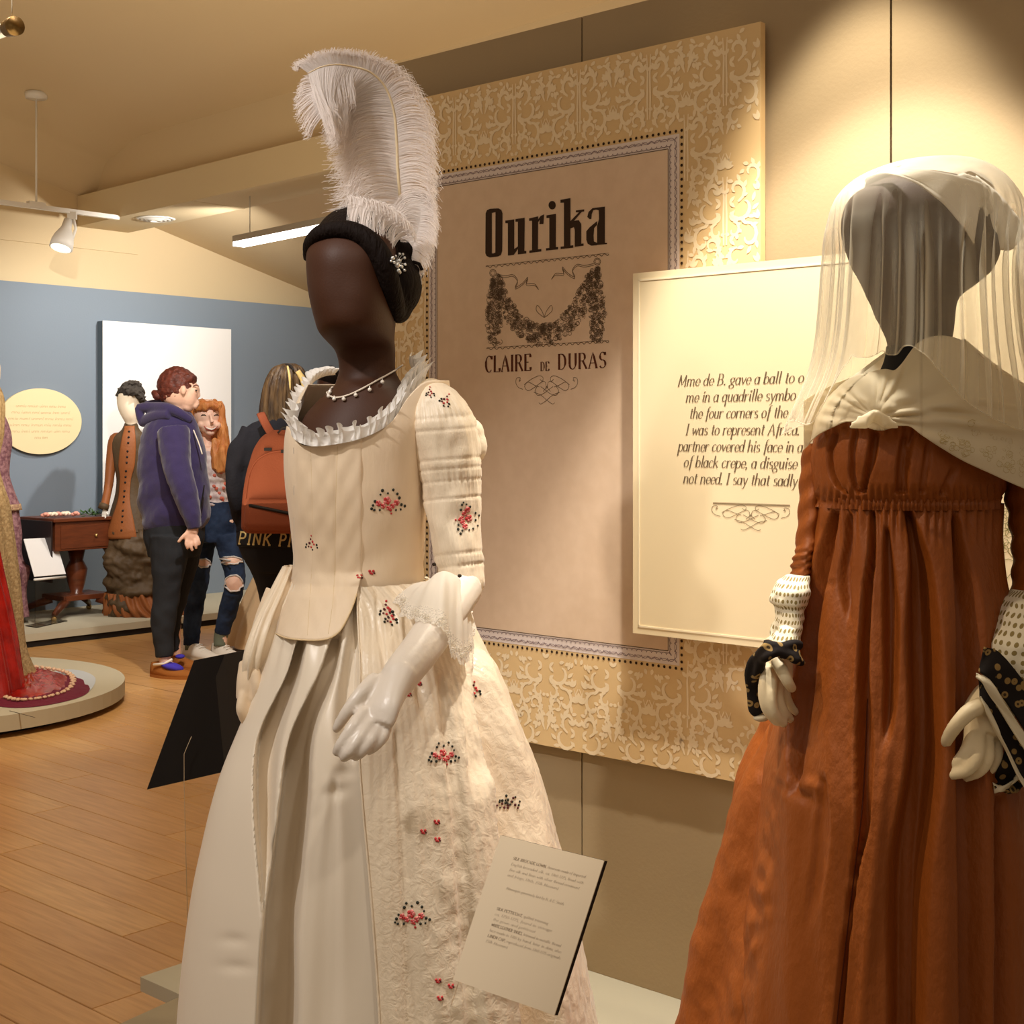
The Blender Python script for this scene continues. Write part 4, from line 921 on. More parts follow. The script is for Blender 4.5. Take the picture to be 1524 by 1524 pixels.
b = MB(); b.grid(stomf, 41, 81); b.uv = [(p.x * 3, p.z) for p in b.v]; stom_bvh = b.bvh()
obj('bodice_point', shell(b, .0012), m_linen, fig1)
b = MB(); surf0 = [bod_bvh, stom_bvh]
for path in ([(463, 668), (465, 740), (466, 820), (461, 900), (458, 946)], [(503, 664), (500, 740), (499, 820), (496, 890), (489, 944)]):
    pts = []
    for q in spline(path, 60):
        h = hit(surf0, q[0], q[1], .0006)
        if h: pts.append(h[0])
    b.tube(pts, .0008, 5)
obj('bodice_seam', b, m_seamthr, fig1)
pts = [stomf(i, 80) + Vector((0, -.001, 0)) for i in range(41)]
obj('edge_piping', MB().tube(pts, .0014, 6), m_seamthr, fig1)

# ---- open overskirt of striped brocade
EDGE = [(868, 534), (900, 533), (950, 535), (1000, 537), (1100, 535), (1200, 541), (1300, 550), (1400, 558), (1524, 566), (1720, 576)]
VG = [([(915, 686, 5), (1000, 702, 14), (1060, 711, 17), (1130, 718, 18), (1195, 714, 9)], .018, 70), ([(920, 706, 3), (1000, 726, 10), (1100, 750, 18), (1200, 772, 25), (1300, 782, 26), (1450, 800, 24), (1720, 830, 24)], .070, 60),
      ([(880, 560, 3), (940, 566, 5), (1010, 575, 4)], .006, 40), ([(880, 600, 4), (960, 612, 8), (1080, 636, 8)], .010, 60), ([(1000, 655, 5), (1150, 676, 9), (1300, 690, 10), (1720, 720, 14)], .008, 60), ([(1080, 590, 5), (1300, 606, 10), (1720, 620, 14)], .006, 60)]
def gown_fold(p, th):
    if cos(th) < -.25: return .008 * sin(th * 18)
    px, py = proj(p); d = 0
    for T, dep, tip in VG: d += dep * valley(px, py, T, .3, tip)
    d += .004 * sin(th * 26) * (1 - sstep(890, 1000, py))
    d += (.003 * NZ.noise(Vector((p.x * 26, p.y * 26, p.z * 12))) + .0022 * NZ.noise(Vector((p.x * 70, p.y * 70, p.z * 45)))) * sstep(590, 680, px) + .002 * NZ.noise(Vector((p.x * 40, p.y * 40, p.z * 6)))
    return d
gown = Body([(862, 440, 634, .122, Y1), (885, 432, 668, .135, Y1), (905, 424, 690, .150, Y1), (930, 414, 706, .172, Y1), (950, 406, 717, .197, Y1), (1000, 390, 742, .228, Y1), (1050, 372, 763, .254, Y1), (1100, 350, 784, .268, Y1), (1150, 333, 802, .284, Y1), (1200, 320, 818, .293, Y1),
             (1268, 302, 836, .304, Y1), (1391, 282, 864, .319, Y1), (1524, 270, 889, .334, Y1), (1703, 255, 925, .35, Y1)], gown_fold)
n, m = 260, 200; b = MB(); b.uv = []; z0 = -gown.t[0][0]; z1 = -gown.t[-1][0]
for j in range(m + 1):
    z = lerp(z0, z1, j / m); py = HZ + (CAMZ - z) * F / (Y1 - .2)
    th = 0.0
    for _ in range(14):
        q = proj(gown.pt(z, th)); e = tab(EDGE, q[1])[0]; th += (e - q[0]) * .0035; th = clamp(th, -1.2, 1.3)
    for i in range(n + 1):
        t_ = lerp(th, radians(222), (i / n)); p = gown.pt(z, t_)
        if i < 3: p += Vector((0, .004 * (3 - i) / 3, 0))
        b.v.append(p); b.uv.append((t_ * .42, z * 1.2))
for j in range(m):
    for i in range(n): a = j * (n + 1) + i; b.f.append((a, a + n + 1, a + n + 2, a + 1))
gown_bvh = b.bvh(); gown_m = b
gown_o = obj('overskirt', b, m_brocade, fig1, label='open overskirt of cream striped brocade')
hem = [b.v[j * (n + 1)] for j in range(m + 1)]
obj('overskirt_edge', MB().tube([p + Vector((-.0015, -.001, 0)) for p in hem], .0016, 6), m_brocade, fig1)
# gathered side of the gown on her other hip
lb = Body([(842, 424, 446, .02, 2.44), (880, 404, 434, .035, 2.42), (915, 386, 420, .04, 2.40), (950, 372, 408, .04, 2.38), (985, 364, 396, .035, 2.37), (1020, 362, 386, .02, 2.37)], lambda p, th: .004 * sin(th * 9 + p.z * 20))
obj('overskirt_side', lb.mesh(48, 50), m_brocade, fig1)

# ---- sleeve
def slv_fold(p, th):
    px, py = proj(p); d = 0
    for y0, w, a in ((622, 3, .0014), (640, 2.5, .0016), (684, 2.5, .0016), (698, 2, .0016), (716, 2, .0014), (742, 2, .0018), (824, 2.5, .0016), (842, 2.5, .002)): d += a * exp(-((py - y0 + 4 * sin(th)) / w) ** 2)
    d += .0012 * sin(th * 34) * (exp(-((py - 712) / 14) ** 2) + exp(-((py - 618) / 10) ** 2) + exp(-((py - 832) / 10) ** 2) + .3)
    d += .004 * NZ.noise(p * 22) + .003 * NZ.noise(Vector((p.x * 60, p.y * 60, p.z * 30)))
    return d
slv = Body([(563, 636, 646, .004, 2.40), (566, 630, 654, .018, 2.40), (574, 622, 668, .034, 2.39), (590, 615, 684, .046, 2.38), (610, 610, 700, .055, 2.375), (640, 610, 712, .060, 2.37), (680, 617, 716, .058, 2.37), (720, 627, 716, .053, 2.37), (760, 633, 716, .050, 2.37), (800, 641, 717, .048, 2.36),
            (840, 650, 719, .046, 2.355), (866, 660, 720, .043, 2.35), (884, 668, 714, .036, 2.35), (896, 676, 704, .022, 2.35)], slv_fold)
sm_ = slv.mesh(110, 150, cap=True); sleeve_bvh = sm_.bvh(); obj('sleeve', sm_, m_brocade, fig1, label='tight elbow sleeve with gathered bands')
b = MB(); b.ball(P(706, 664, 2.385), (.022, .024, .030), 18, 12); b.ball(P(700, 645, 2.385), (.024, .024, .026), 16, 10); obj('sleeve_puff', fuse(b, .003, 3), m_brocade, fig1)

# ---- frill round the neck opening
FR = [(500, 558, 2.53), (484, 560, 2.53), (468, 568, 2.52), (457, 582, 2.50), (447, 602, 2.47), (436, 622, 2.42), (431, 640, 2.37), (441, 656, 2.318), (464, 664, 2.292), (494, 662, 2.286), (533, 654, 2.29), (566, 640, 2.302), (588, 622, 2.325), (605, 597, 2.355), (619, 580, 2.375), (632, 568, 2.40), (622, 560, 2.46)]
rn = random.Random(5)
def frill(path, height, n, amp, seed, lean):
    sp = [P(*q) for q in spline(path, n)]; rn = random.Random(seed); b = MB(); ph = 0; phs = []; ctr = P(540, 600, 2.42)
    fw = .8
    for k in range(n):
        if k % 9 == 0: fw = rn.uniform(.55, .95)
        ph += fw * .42; phs.append(ph)
    hs = spline([(rn.uniform(.8, 1.15),) for _ in range(26)], n)
    def fn(k, j):
        v = j / 6; p = sp[k]; t = (sp[min(k + 1, n - 1)] - sp[max(k - 1, 0)]).normalized(); inw = (ctr - p); inw.z = 0; inw.normalize()
        h = height(k / (n - 1)) * hs[k][0]; w = sin(phs[k]); w2 = cos(phs[k])
        return p + Vector((0, 0, 1)) * h * v * (.75 + .12 * w) + inw * h * v * lean + (-inw) * amp * w * (v ** .7) + t * amp * .9 * w2 * v + (-inw) * .012 * v * v * (h / .03)
    b.grid(fn, n, 7); return b
hgt = lambda t: tab([(0, .012), (.15, .03), (.3, .046), (.45, .040), (.6, .036), (.75, .044), (.88, .060), (1, .05)], t)[0]
obj('neck_frill', frill(FR, hgt, 640, .0105, 5, .5), m_frill, fig1, label='gathered white gauze frill round the neckline')
obj('neck_frill', frill(FR, lambda t: hgt(t) * .72, 560, .007, 9, .15), m_frill, fig1, label='lower tier of the white neckline frill')

# ---- gloves
def hand_mesh(palm, fingers, thumb, arm=None, voxel=.0032, flat=None, smooth=2):
    b = MB()
    if arm: s_ = spline(arm, 30); b.tube([P(*q[:3]) for q in s_], [q[3] for q in s_], 18)
    s_ = spline(palm, 12); b.tube([P(*q[:3]) for q in s_], [(q[3], q[4]) for q in s_], 18, flat=flat)
    for f in list(fingers) + [thumb]:
        s_ = spline(f, 14); pts = [P(*q[:3]) for q in s_]; b.tube(pts, [q[3] for q in s_], 10); b.ball(pts[-1], s_[-1][3], 10, 6); b.ball(pts[0], s_[0][3], 10, 6)
    return fuse(b, voxel, smooth)
fing = [[(540, 1062, 2.055, .0105), (524, 1084, 2.035, .0100), (508, 1107, 2.03, .0085), (501, 1119, 2.035, .007)],
        [(551, 1074, 2.05, .0105), (535, 1098, 2.028, .0100), (520, 1119, 2.02, .0085), (512, 1128, 2.028, .007)],
        [(564, 1080, 2.052, .0100), (552, 1102, 2.03, .0095), (538, 1119, 2.025, .0085), (530, 1126, 2.03, .007)],
        [(577, 1078, 2.058, .0092), (570, 1097, 2.04, .0088), (558, 1111, 2.035, .0078), (549, 1118, 2.04, .0065)]]
b = hand_mesh([(598, 1000, 2.11, .029, .026), (580, 1030, 2.085, .032, .022), (566, 1056, 2.065, .036, .018), (557, 1076, 2.055, .034, .014)], fing,
              [(556, 1014, 2.095, .013), (538, 1032, 2.075, .0115), (519, 1056, 2.065, .010), (506, 1076, 2.068, .0085), (501, 1084, 2.07, .007)],
              arm=[(690, 872, 2.34, .034), (668, 905, 2.28, .034), (645, 940, 2.22, .032), (622, 972, 2.16, .0305), (600, 1000, 2.115, .029), (590, 1015, 2.10, .028)], flat=Vector((.8, -.1, .55)))
glove_o = obj('glove', b, m_glove, fig1, label='long ivory satin glove on the near arm')
b = hand_mesh([(372, 985, 2.37, .018, .020), (369, 1015, 2.36, .019, .020), (368, 1040, 2.36, .019, .018)],
              [[(362, 1035, 2.345, .009), (359, 1055, 2.34, .009), (364, 1072, 2.35, .008)], [(368, 1040, 2.35, .009), (366, 1060, 2.345, .009), (369, 1080, 2.355, .007)], [(374, 1040, 2.36, .009), (373, 1060, 2.355, .009), (374, 1077, 2.365, .007)], [(379, 1036, 2.37, .008), (379, 1052, 2.37, .008), (377, 1066, 2.375, .007)]],
              [(380, 1000, 2.345, .009), (383, 1022, 2.34, .009), (380, 1042, 2.345, .007)],
              arm=[(412, 880, 2.44, .020), (395, 920, 2.43, .018), (384, 960, 2.40, .018), (376, 990, 2.37, .017)])
obj('glove', b, m_linen, fig1, label='ivory glove on the far hand beside the skirt')

# ---- lace elbow ruffles
TOP = [(641, 866, 2.335), (642, 860, 2.30), (650, 853, 2.285), (662, 850, 2.28), (676, 855, 2.285), (687, 866, 2.295), (694, 878, 2.33), (692, 886, 2.37), (676, 882, 2.40), (656, 874, 2.40), (644, 870, 2.37), (641, 866, 2.335)]
BTM = [(590, 889, 2.31), (604, 916, 2.235), (636, 924, 2.185), (662, 936, 2.18), (672, 972, 2.19), (690, 984, 2.22), (701, 968, 2.29), (706, 930, 2.35), (694, 900, 2.41), (650, 884, 2.43), (606, 876, 2.39), (590, 889, 2.31)]
n = 240; T_ = spline(TOP, n); B_ = spline(BTM, n)
def cuff(v0, v1, rows, amp, scal=0.0):
    b = MB()
    def fn(i, j):
        v = lerp(v0, v1, j / (rows - 1)); t = P(*T_[i]); q = P(*B_[i]); c = P(665, 905, 2.28); p = t.lerp(q, v)
        p += Vector((0, -.010, .010)) * sin(pi * min(v, 1)) * (1 if i < n * .6 else 0)
        d = (p - c); d.normalize(); p += d * amp * sin(i * .33 + sin(i * .05) * 2) * v
        if scal: p += (q - t).normalized() * scal * abs(sin(i * .42)) * sstep(v0, v1, v)
        return p
    return b.grid(fn, n, rows)
obj('lace_cuff', cuff(0, .80, 14, .004), m_lacesolid, fig1, label='white gauze elbow ruffle')
obj('lace_edging', cuff(.78, 1.0, 6, .0045, .006), m_lacew, fig1, label='openwork lace edging of the elbow ruffle')
b = MB(); rn = random.Random(2)
for k in range(60):      # embroidered eyelets on the edging
    i = rn.randrange(int(n * .62)); v = rn.uniform(.82, .98); p = P(*T_[i]).lerp(P(*B_[i]), v) + Vector((0, -.010 - .002, .002)); r = rn.uniform(.002, .0035)
    b.tube([p + Vector((r * cos(a * .9), 0, r * sin(a * .9))) for a in range(8)], .0006, 4)
obj('lace_eyelets', b, m_lacew, fig1, kind='stuff')
b = MB()
for (x, y, Y) in ((646, 840, 2.305), (684, 857, 2.29)): b = MB(); b.ball(P(x, y, Y), (.0035, .003, .003), 10, 6); obj('sleeve_tie', b, m_seam, fig1, label='small dark tie at the elbow')

# ---- embroidered sprigs
SURF = [bod_bvh, stom_bvh, gown_bvh, sleeve_bvh]
def sprig(kind, px, py, k=1.0, rot=0.0, parent=fig1, surf=SURF, tone=(0, 1, 2)):
    """kind big / small / pair; drawn in pixels round (px,py)"""
    rn = random.Random(int(px * 7 + py)); D = []
    if kind == 'big':
        for cx, cy, r in ((-1, -1, 6), (-14, 3, 4.5), (13, 2, 4.5), (-7, 7, 4), (7, 7, 4), (1, 10, 3.5)):
            for a in range(5): D.append((cx + r * .6 * cos(a * 1.257), cy + r * .6 * sin(a * 1.257), r * .48, 0 if a % 2 else 1))
            D.append((cx, cy, r * .33, 0))
        for x, y in ((-8, -16), (8, -17), (0, -12), (14, -11), (-11, -10), (17, -5), (-19, 0), (20, 5), (25, 7), (-22, 6), (-24, 11), (-20, 13), (19, 12), (12, 13), (4, 13), (-12, 13), (5, 18)): D.append((x, y, rn.uniform(1.6, 2.6), 2 if abs(x) > 9 or y < -8 else 0))
    elif kind == 'small':
        for x, y, r, c in ((0, -9, 1.6, 0), (-1, -4, 1.8, 3), (2, 0, 2.4, 0), (-3, 2, 2.2, 3), (4, 4, 2.0, 0), (-7, 4, 2.0, 2), (8, 5, 2.2, 2), (-8, 8, 2.0, 2), (0, 8, 2.0, 0), (2, 12, 1.8, 2), (-4, 7, 1.6, 3), (9, 9, 1.8, 2)): D.append((x, y, r, c))
    elif kind == 'pair':
        D = [(-3, -2, 2.2, 0), (-1.5, 1, 2.2, 0), (2.5, -2, 2.2, 0), (1, 2, 1.6, 0), (4, 1, 1.4, 3)]
    elif kind == 'dark':
        for _ in range(26): D.append((rn.gauss(0, 10), rn.gauss(0, 6) - 2, rn.uniform(1.4, 2.4), rn.choice((2, 2, 3))))
    b = [MB(), MB(), MB(), MB()]; base = hit(surf, px, py)
    if not base: return
    c_, s_ = cos(radians(rot)), sin(radians(rot))
    for x, y, r, col in D:
        X = px + (x * c_ - y * s_) * k; Y_ = py + (x * s_ + y * c_) * k; h = hit(surf, X, Y_, .001)
        if not h or abs(h[0].y - base[0].y) > .05: continue
        R = r * k * h[0].y / F; rm = h[1].to_track_quat('Z', 'Y').to_matrix(); b[col].ball(h[0], (R, R, .0012), 8, 4, rm)
    mb = MB(); cuts = []
    for q in b: cuts.append(len(mb.f)); mb.join(q)
    o = obj('embroidered_sprig', mb, [m_rose, m_pinkt, m_greent, m_plumt], parent)
    for f in o.data.polygons: f.material_index = max(i for i in range(4) if f.index >= cuts[i])
    return o
for a in (('big', 577, 746, 1.0), ('small', 464, 806, 1.0), ('pair', 535, 859, 1.0), ('pair', 553, 852, 1.0), ('small', 575, 905, 1.15), ('small', 581, 917, 1.1), ('big', 660, 1121, .92), ('small', 706, 1024, 1.0), ('pair', 608, 1034, .9), ('pair', 624, 1018, .9),
          ('dark', 754, 1196, .95), ('pair', 650, 1224, 1.0), ('pair', 630, 1238, 1.0), ('pair', 651, 1250, 1.0), ('big', 613, 1361, 1.05), ('pair', 652, 1460, 1.0), ('pair', 671, 1468, 1.0), ('pair', 655, 1486, 1.0)): sprig(*a)
sprig('big', 696, 772, .95, 100); sprig('small', 664, 594, .9, 30); sprig('small', 640, 583, .7, 0)

# ---- ostrich plume, brooch, necklace
pl_o = thing('ostrich_plume', 'tall white ostrich plume curling over the top, worn in dark hair', 'plume', P(600, 345, 2.40))
SH = spline([(604, 352, 2.40), (596, 300, 2.385), (592, 250, 2.375), (590, 205, 2.37), (586, 165, 2.365), (574, 131, 2.355), (552, 108, 2.34), (524, 99, 2.325), (500, 96, 2.31), (477, 100, 2.30), (459, 109, 2.292)], 200)
SHP = [P(*q) for q in SH]
obj('quill', MB().tube(SHP, [lerp(.0028, .0009, i / 199) for i in range(200)], 8), m_quill, pl_o)
rn = random.Random(21)
def barbs(S, n, fl, fr, drop, seed, t0=.02, curl=1.0, wid=.0011):
    rn = random.Random(seed); b = MB(); m = len(S)
    for k in range(n):
        t = lerp(t0, 1, (k + rn.random()) / n); i = min(int(t * (m - 1)), m - 2); p = S[i].lerp(S[i + 1], t * (m - 1) - i)
        tg = (S[min(i + 3, m - 1)] - S[max(i - 3, 0)]).normalized(); sd = -1 if rn.random() < .56 else 1
        side = Vector((tg.z, 0, -tg.x)).normalized() * sd     # sd=+1: right of the shaft when it points up
        L = (fr(t) if sd > 0 else fl(t)) * rn.uniform(.82, 1.10); out = Vector((0, -1, 0)) * rn.uniform(-.35, .55); pts = []
        ph = rn.uniform(0, 6.28); wv = rn.uniform(.0, .10); crl = rn.random() < .55; L *= (1.12 if rn.random() < .12 else 1); dr = drop(t) * rn.uniform(.7, 1.3)
        for j in range(10):
            u = j / 9; q = p + side * L * u * (1 - .12 * u) + tg * L * (.42 * u - .28 * u * u) + out * L * .4 * u * (1 - .3 * u) + Vector((0, 0, -1)) * dr * L * u * u + (tg + out) * L * wv * sin(u * 7 + ph) * u * .35
            if crl and u > .75 and curl:
                a = (u - .75) * 18; r = L * .085 * curl; q += Vector((r * sin(a), 0, -r * (1 - cos(a)) * 1.2))
            pts.append(q)
        nrm = Vector((rn.uniform(-.4, .4), -1, rn.uniform(-.3, .3)))
        b.ribbon(pts, [wid * (1 - .55 * j / 9) * rn.uniform(.8, 1.1) for j in range(10)], nrm)
    return b
fl = lambda t: tab([(0, .085), (.12, .105), (.3, .108), (.45, .106), (.6, .105), (.72, .102), (.85, .100), (1, .082)], t)[0]
fr = lambda t: tab([(0, .060), (.15, .072), (.35, .075), (.5, .058), (.62, .038), (.75, .034), (.9, .036), (1, .04)], t)[0]
dp = lambda t: tab([(0, .40), (.3, .34), (.5, .24), (.65, .12), (.85, .18), (1, .35)], t)[0]
obj('barbs', barbs(SHP, 5200, fl, fr, dp, 4), m_plume, pl_o, smooth=False, kind='stuff')
SH2 = [P(*q) for q in spline([(598, 392, 2.40), (612, 372, 2.39), (622, 345, 2.385), (626, 315, 2.38), (622, 285, 2.38)], 80)]
obj('lower_barbs', barbs(SH2, 1500, lambda t: .045, lambda t: .034, lambda t: .5, 8, curl=.5), m_plume, pl_o, smooth=False, kind='stuff')
SH4 = [P(*q) for q in spline([(530, 100, 2.33), (498, 104, 2.31), (472, 118, 2.30), (464, 145, 2.295), (478, 176, 2.30)], 80)]
obj('tip_barbs', barbs(SH4, 1300, lambda t: .040, lambda t: .030, lambda t: .5, 17, curl=.8), m_plume, pl_o, smooth=False, kind='stuff')
SH3 = [P(*q) for q in spline([(606, 352, 2.36), (580, 318, 2.335), (550, 304, 2.32), (520, 300, 2.32)], 60)]
obj('front_barbs', barbs(SH3, 520, lambda t: .030 + .012 * sin(t * 31), lambda t: .03, lambda t: .9, 12, curl=2.4, wid=.0016), m_plume, pl_o, smooth=False, kind='stuff')
hairbv = hb.bvh()
h0 = hit([hairbv], 592, 394, .006) or (P(592, 394, 2.33), Vector((0, -1, 0)))
br = thing('hair_brooch', 'small silver beaded brooch pinned in the dark hair below the plume', 'brooch', h0[0])
rn = random.Random(4); b = MB(); tw = MB()
for (x, y, r) in ((582, 385, 3), (586, 381, 2.4), (592, 379, 2.6), (598, 381, 2.4), (601, 387, 2.6), (588, 395, 4.2), (595, 391, 3.0), (597, 399, 3.2), (590, 403, 3.0), (595, 407, 3.2), (602, 396, 2.4), (584, 391, 2.4), (601, 404, 2.4), (580, 389, 2.0)):
    h = hit([hairbv], x, y, .004); q = h[0] if h else P(x, y, 2.33); b.ball(q, r * 2.33 / F, 10, 8); tw.tube([h0[0], (h0[0] + q) / 2 + Vector((0, -.004, 0)), q], .0006, 4)
obj('beads', b, m_silver, br, kind='stuff'); obj('wires', tw, m_silver, br)
hbv = hm.bvh(); nk = []
for q in spline([(497, 577), (488, 584), (491, 590), (503, 593), (522, 588), (548, 575), (575, 559), (600, 543)], 60):
    h = hit([hbv], q[0], q[1], .0022); nk.append(h[0] if h else P(q[0], q[1], nk[-1].y if nk else 2.36))
nl = thing('necklace', 'thin ivory cord necklace with small pearl drops round the dark neck', 'necklace', nk[30])
obj('cord', MB().tube(nk, .0016, 6), m_cord, nl)
for (x, y) in ((493, 586), (491, 592), (499, 596), (513, 596), (530, 590), (550, 582), (568, 571)):
    h = hit([hbv], x, y, .004); q = h[0] if h else P(x, y, 2.35); b = MB(); b.ball(q, .0034, 12, 8); b.tube([q, q + Vector((0, 0, .006))], .0007, 5); obj('pearl_drop', b, m_pearl, nl)
# ================================================================ second foreground figure: rust gown, sheer veil
Y2 = 2.10
m_rust = mat('rust_taffeta', rgb(142, 74, 22), 0.5, 0.3, bump=(80, .28, (1, 1, .5)))
m_rustd = mat('rust_thread', rgb(90, 38, 14), .7)
m_blk = mat('black_cloth_neck', rgb(20, 16, 16), .8)
m_veil = sheer('veil_gauze', rgb(252, 244, 222)[:3] + (1,), .21, .5)
m_scarf = sheer('fichu_muslin', rgb(246, 234, 204)[:3] + (1,), .90, .35)
m_bonnet = mat('bonnet_cotton', rgb(246, 238, 220), .85, .1, bump=(400, .08))
m_head2 = mat('brown_head_cloth_two', rgb(66, 46, 34), .7, .3, bump=(300, .05))
m_hand = mat('cream_mannequin_hand', rgb(232, 214, 176), .5, .35, bump=(18, .05))
m_emb = mat('embroidery_gold', rgb(206, 184, 130), .7)
def dotted(name, ground, dotc, scale, r=.32, second=None, rnd=.12):
    """printed cotton: rows of round spots on a plain ground, in cloth (UV) coordinates"""
    m = bpy.data.materials.new(name); m.use_nodes = True; nt = m.node_tree; N = nt.nodes; L = nt.links; b = N['Principled BSDF']; b.inputs['Roughness'].default_value = .8; b.inputs['Specular IOR Level'].default_value = .2
    tc = N.new('ShaderNodeTexCoord'); v = N.new('ShaderNodeTexVoronoi'); v.inputs['Scale'].default_value = scale; v.inputs['Randomness'].default_value = rnd; L.new(tc.outputs['UV'], v.inputs['Vector'])
    c = N.new('ShaderNodeValToRGB'); c.color_ramp.interpolation = 'EASE'; e = c.color_ramp.elements; e[0].position = r; e[0].color = dotc; e[1].position = r + .05; e[1].color = ground
    if second: x = e.new(r * .45); x.color = second; e.new(r * .55).color = dotc
    L.new(v.outputs['Distance'], c.inputs[0]); L.new(c.outputs[0], b.inputs['Base Color']); return m
m_dots = dotted('spotted_shawl_cotton', rgb(240, 232, 208), rgb(150, 132, 82), 100, .27)
m_paisley = dotted('dark_floral_border', rgb(30, 24, 22), rgb(150, 122, 74), 46, .34, rgb(60, 46, 30), .9)
m_strip = mat('shawl_white_binding', rgb(226, 214, 184), .8)

fig2 = thing('gown_mannequin', 'veiled mannequin in high-waisted rust taffeta gown with spotted shawl over the arms', 'mannequin', (P(1340, 1713, Y2).x, Y2, zp))
# head and neck
head2 = Body([(262, 1330, 1400, .05, Y2), (272, 1300, 1436, .08, Y2), (290, 1270, 1456, .10, Y2), (315, 1257, 1470, .115, Y2), (350, 1256, 1479, .12, Y2), (385, 1267, 1480, .12, Y2), (405, 1277, 1470, .115, Y2), (425, 1287, 1448, .10, Y2), (446, 1297, 1422, .09, Y2), (470, 1306, 1417, .078, Y2),
              (492, 1316, 1416, .064, 2.11), (510, 1322, 1414, .052, 2.12), (535, 1322, 1412, .05, 2.12)])
obj('head', head2.mesh(64, 70, cap=True), m_head2, fig2, label='dark brown cloth-covered head')
neck2 = Body([(515, 1321, 1420, .056, 2.10), (535, 1318, 1425, .06, 2.10), (560, 1308, 1430, .07, 2.10), (600, 1290, 1450, .08, 2.11), (620, 1290, 1450, .06, 2.12)])
obj('neck', neck2.mesh(48, 20, cap=True), m_blk, fig2, label='black cloth neck')
# bodice
VB = [([(636, 1243, 3), (656, 1240, 5), (674, 1234, 4), (722, 1246, 4), (737, 1262, 3)], .014), ([(634, 1276, 4), (674, 1268, 4), (713, 1269, 4), (738, 1279, 3)], .011), ([(634, 1303, 5), (679, 1297, 6), (710, 1289, 4), (736, 1284, 3)], .016),
      ([(640, 1348, 4), (690, 1342, 6), (737, 1338, 5)], .014), ([(640, 1361, 4), (675, 1352, 4), (737, 1347, 3)], .010), ([(650, 1385, 5), (737, 1372, 5)], .006), ([(690, 1425, 6), (740, 1402, 6)], .006)]
def bod2_fold(p, th):
    if cos(th) < -.1: return 0
    px, py = proj(p); d = 0
    for T, a in VB: d += a * valley(px, py, T, .5, 6)
    d += .0022 * sin(px * .62) * sstep(715, 738, py) + .002 * sin(px * .5) * (1 - sstep(640, 655, py))
    return d
b2 = Body([(610, 1236, 1462, .09, Y2), (640, 1216, 1478, .108, Y2), (680, 1208, 1490, .124, Y2), (712, 1209, 1492, .126, Y2), (735, 1213, 1488, .118, Y2), (746, 1217, 1484, .112, Y2)], bod2_fold)
mb_ = b2.mesh(420, 90); bod2_bvh = mb_.bvh(); obj('bodice', mb_, m_rust, fig2, label='gathered rust bodice')
def band_fold(p, th): px, py = proj(p); return .0028 * sin(px * .85 + sin(px * .13) * 2) * (1 if cos(th) > -.2 else .5)
bb = Body([(738, 1215, 1486, .114, Y2), (746, 1216, 1485, .1175, Y2), (754, 1214, 1486, .116, Y2)], band_fold)
obj('waist_gathers', bb.mesh(460, 8), m_rust, fig2, label='tightly gathered high waist seam')
# skirt
VS = [([(752, 1243, 4), (807, 1230, 9), (871, 1217, 10), (944, 1204, 10), (1017, 1196, 11), (1100, 1186, 10), (1190, 1180, 5)], .030, 40),
      ([(756, 1265, 3), (800, 1261, 5), (860, 1255, 7), (930, 1262, 4)], .014, 40), ([(754, 1298, 4), (828, 1296, 5), (871, 1291, 6), (944, 1286, 7), (1017, 1283, 9), (1120, 1284, 12), (1220, 1284, 9), (1300, 1270, 5), (1400, 1258, 4), (1524, 1246, 4), (1800, 1230, 4)], .030, 60),
      ([(780, 1318, 3), (860, 1322, 8), (940, 1326, 11), (1000, 1326, 10), (1120, 1318, 6)], .020, 60), ([(752, 1350, 4), (830, 1368, 12), (900, 1372, 18), (1100, 1378, 22), (1300, 1352, 26), (1524, 1348, 22), (1800, 1340, 22)], .040, 90),
      ([(760, 1420, 4), (900, 1440, 14), (1200, 1448, 18), (1524, 1452, 18), (1800, 1456, 18)], .030, 90), ([(1150, 1225, 4), (1250, 1222, 12), (1400, 1200, 8)], .008, 90), ([(1180, 1490, 6), (1524, 1494, 10), (1800, 1496, 10)], .02, 90)]
def sk2_fold(p, th):
    if cos(th) < -.25: return .008 * sin(th * 16)
    px, py = proj(p); d = 0
    for T, a, tip in VS: d += a * valley(px, py, T, .35, tip)
    d += .0035 * sin(px * .42 + sin(px * .09) * 1.5) * (1 - sstep(756, 830, py)) + .003 * sin(px * .11 + 1) * sstep(780, 900, py)
    d -= .006 * exp(-((px - 1333 + (py - 1000) * .10) / 9) ** 2) * sstep(860, 950, py)
    d += .0035 * exp(-((px - 1237) / 7) ** 2 - ((py - 869) / 4) ** 2) + .006 * exp(-((py - 1180 - (px - 1180) * .55) / 7) ** 2) * exp(-((px - 1185) / 26) ** 2)
    d -= .005 * exp(-((py - 1168 - (px - 1200) * .25) / 9) ** 2) * exp(-((px - 1200) / 22) ** 2)
    d += .007 * NZ.noise(p * 36) * exp(-((px - 1212 + (py - 870) * .17) / 13) ** 2) + .003 * NZ.noise(Vector((p.x * 24, p.y * 24, p.z * 8)))
    return d
s2b = Body([(748, 1215, 1485, .112, Y2), (770, 1211, 1486, .122, Y2), (800, 1207, 1487, .135, Y2), (860, 1199, 1491, .155, Y2), (900, 1191, 1497, .168, Y2), (1000, 1171, 1506, .198, Y2), (1060, 1161, 1511, .213, Y2), (1140, 1143, 1515, .228, Y2), (1230, 1134, 1520, .24, Y2),
            (1340, 1122, 1524, .252, Y2), (1430, 1108, 1527, .262, Y2), (1524, 1095, 1529, .272, Y2), (1718, 1070, 1536, .288, Y2), (1862, 1060, 1540, .295, Y2)], sk2_fold)
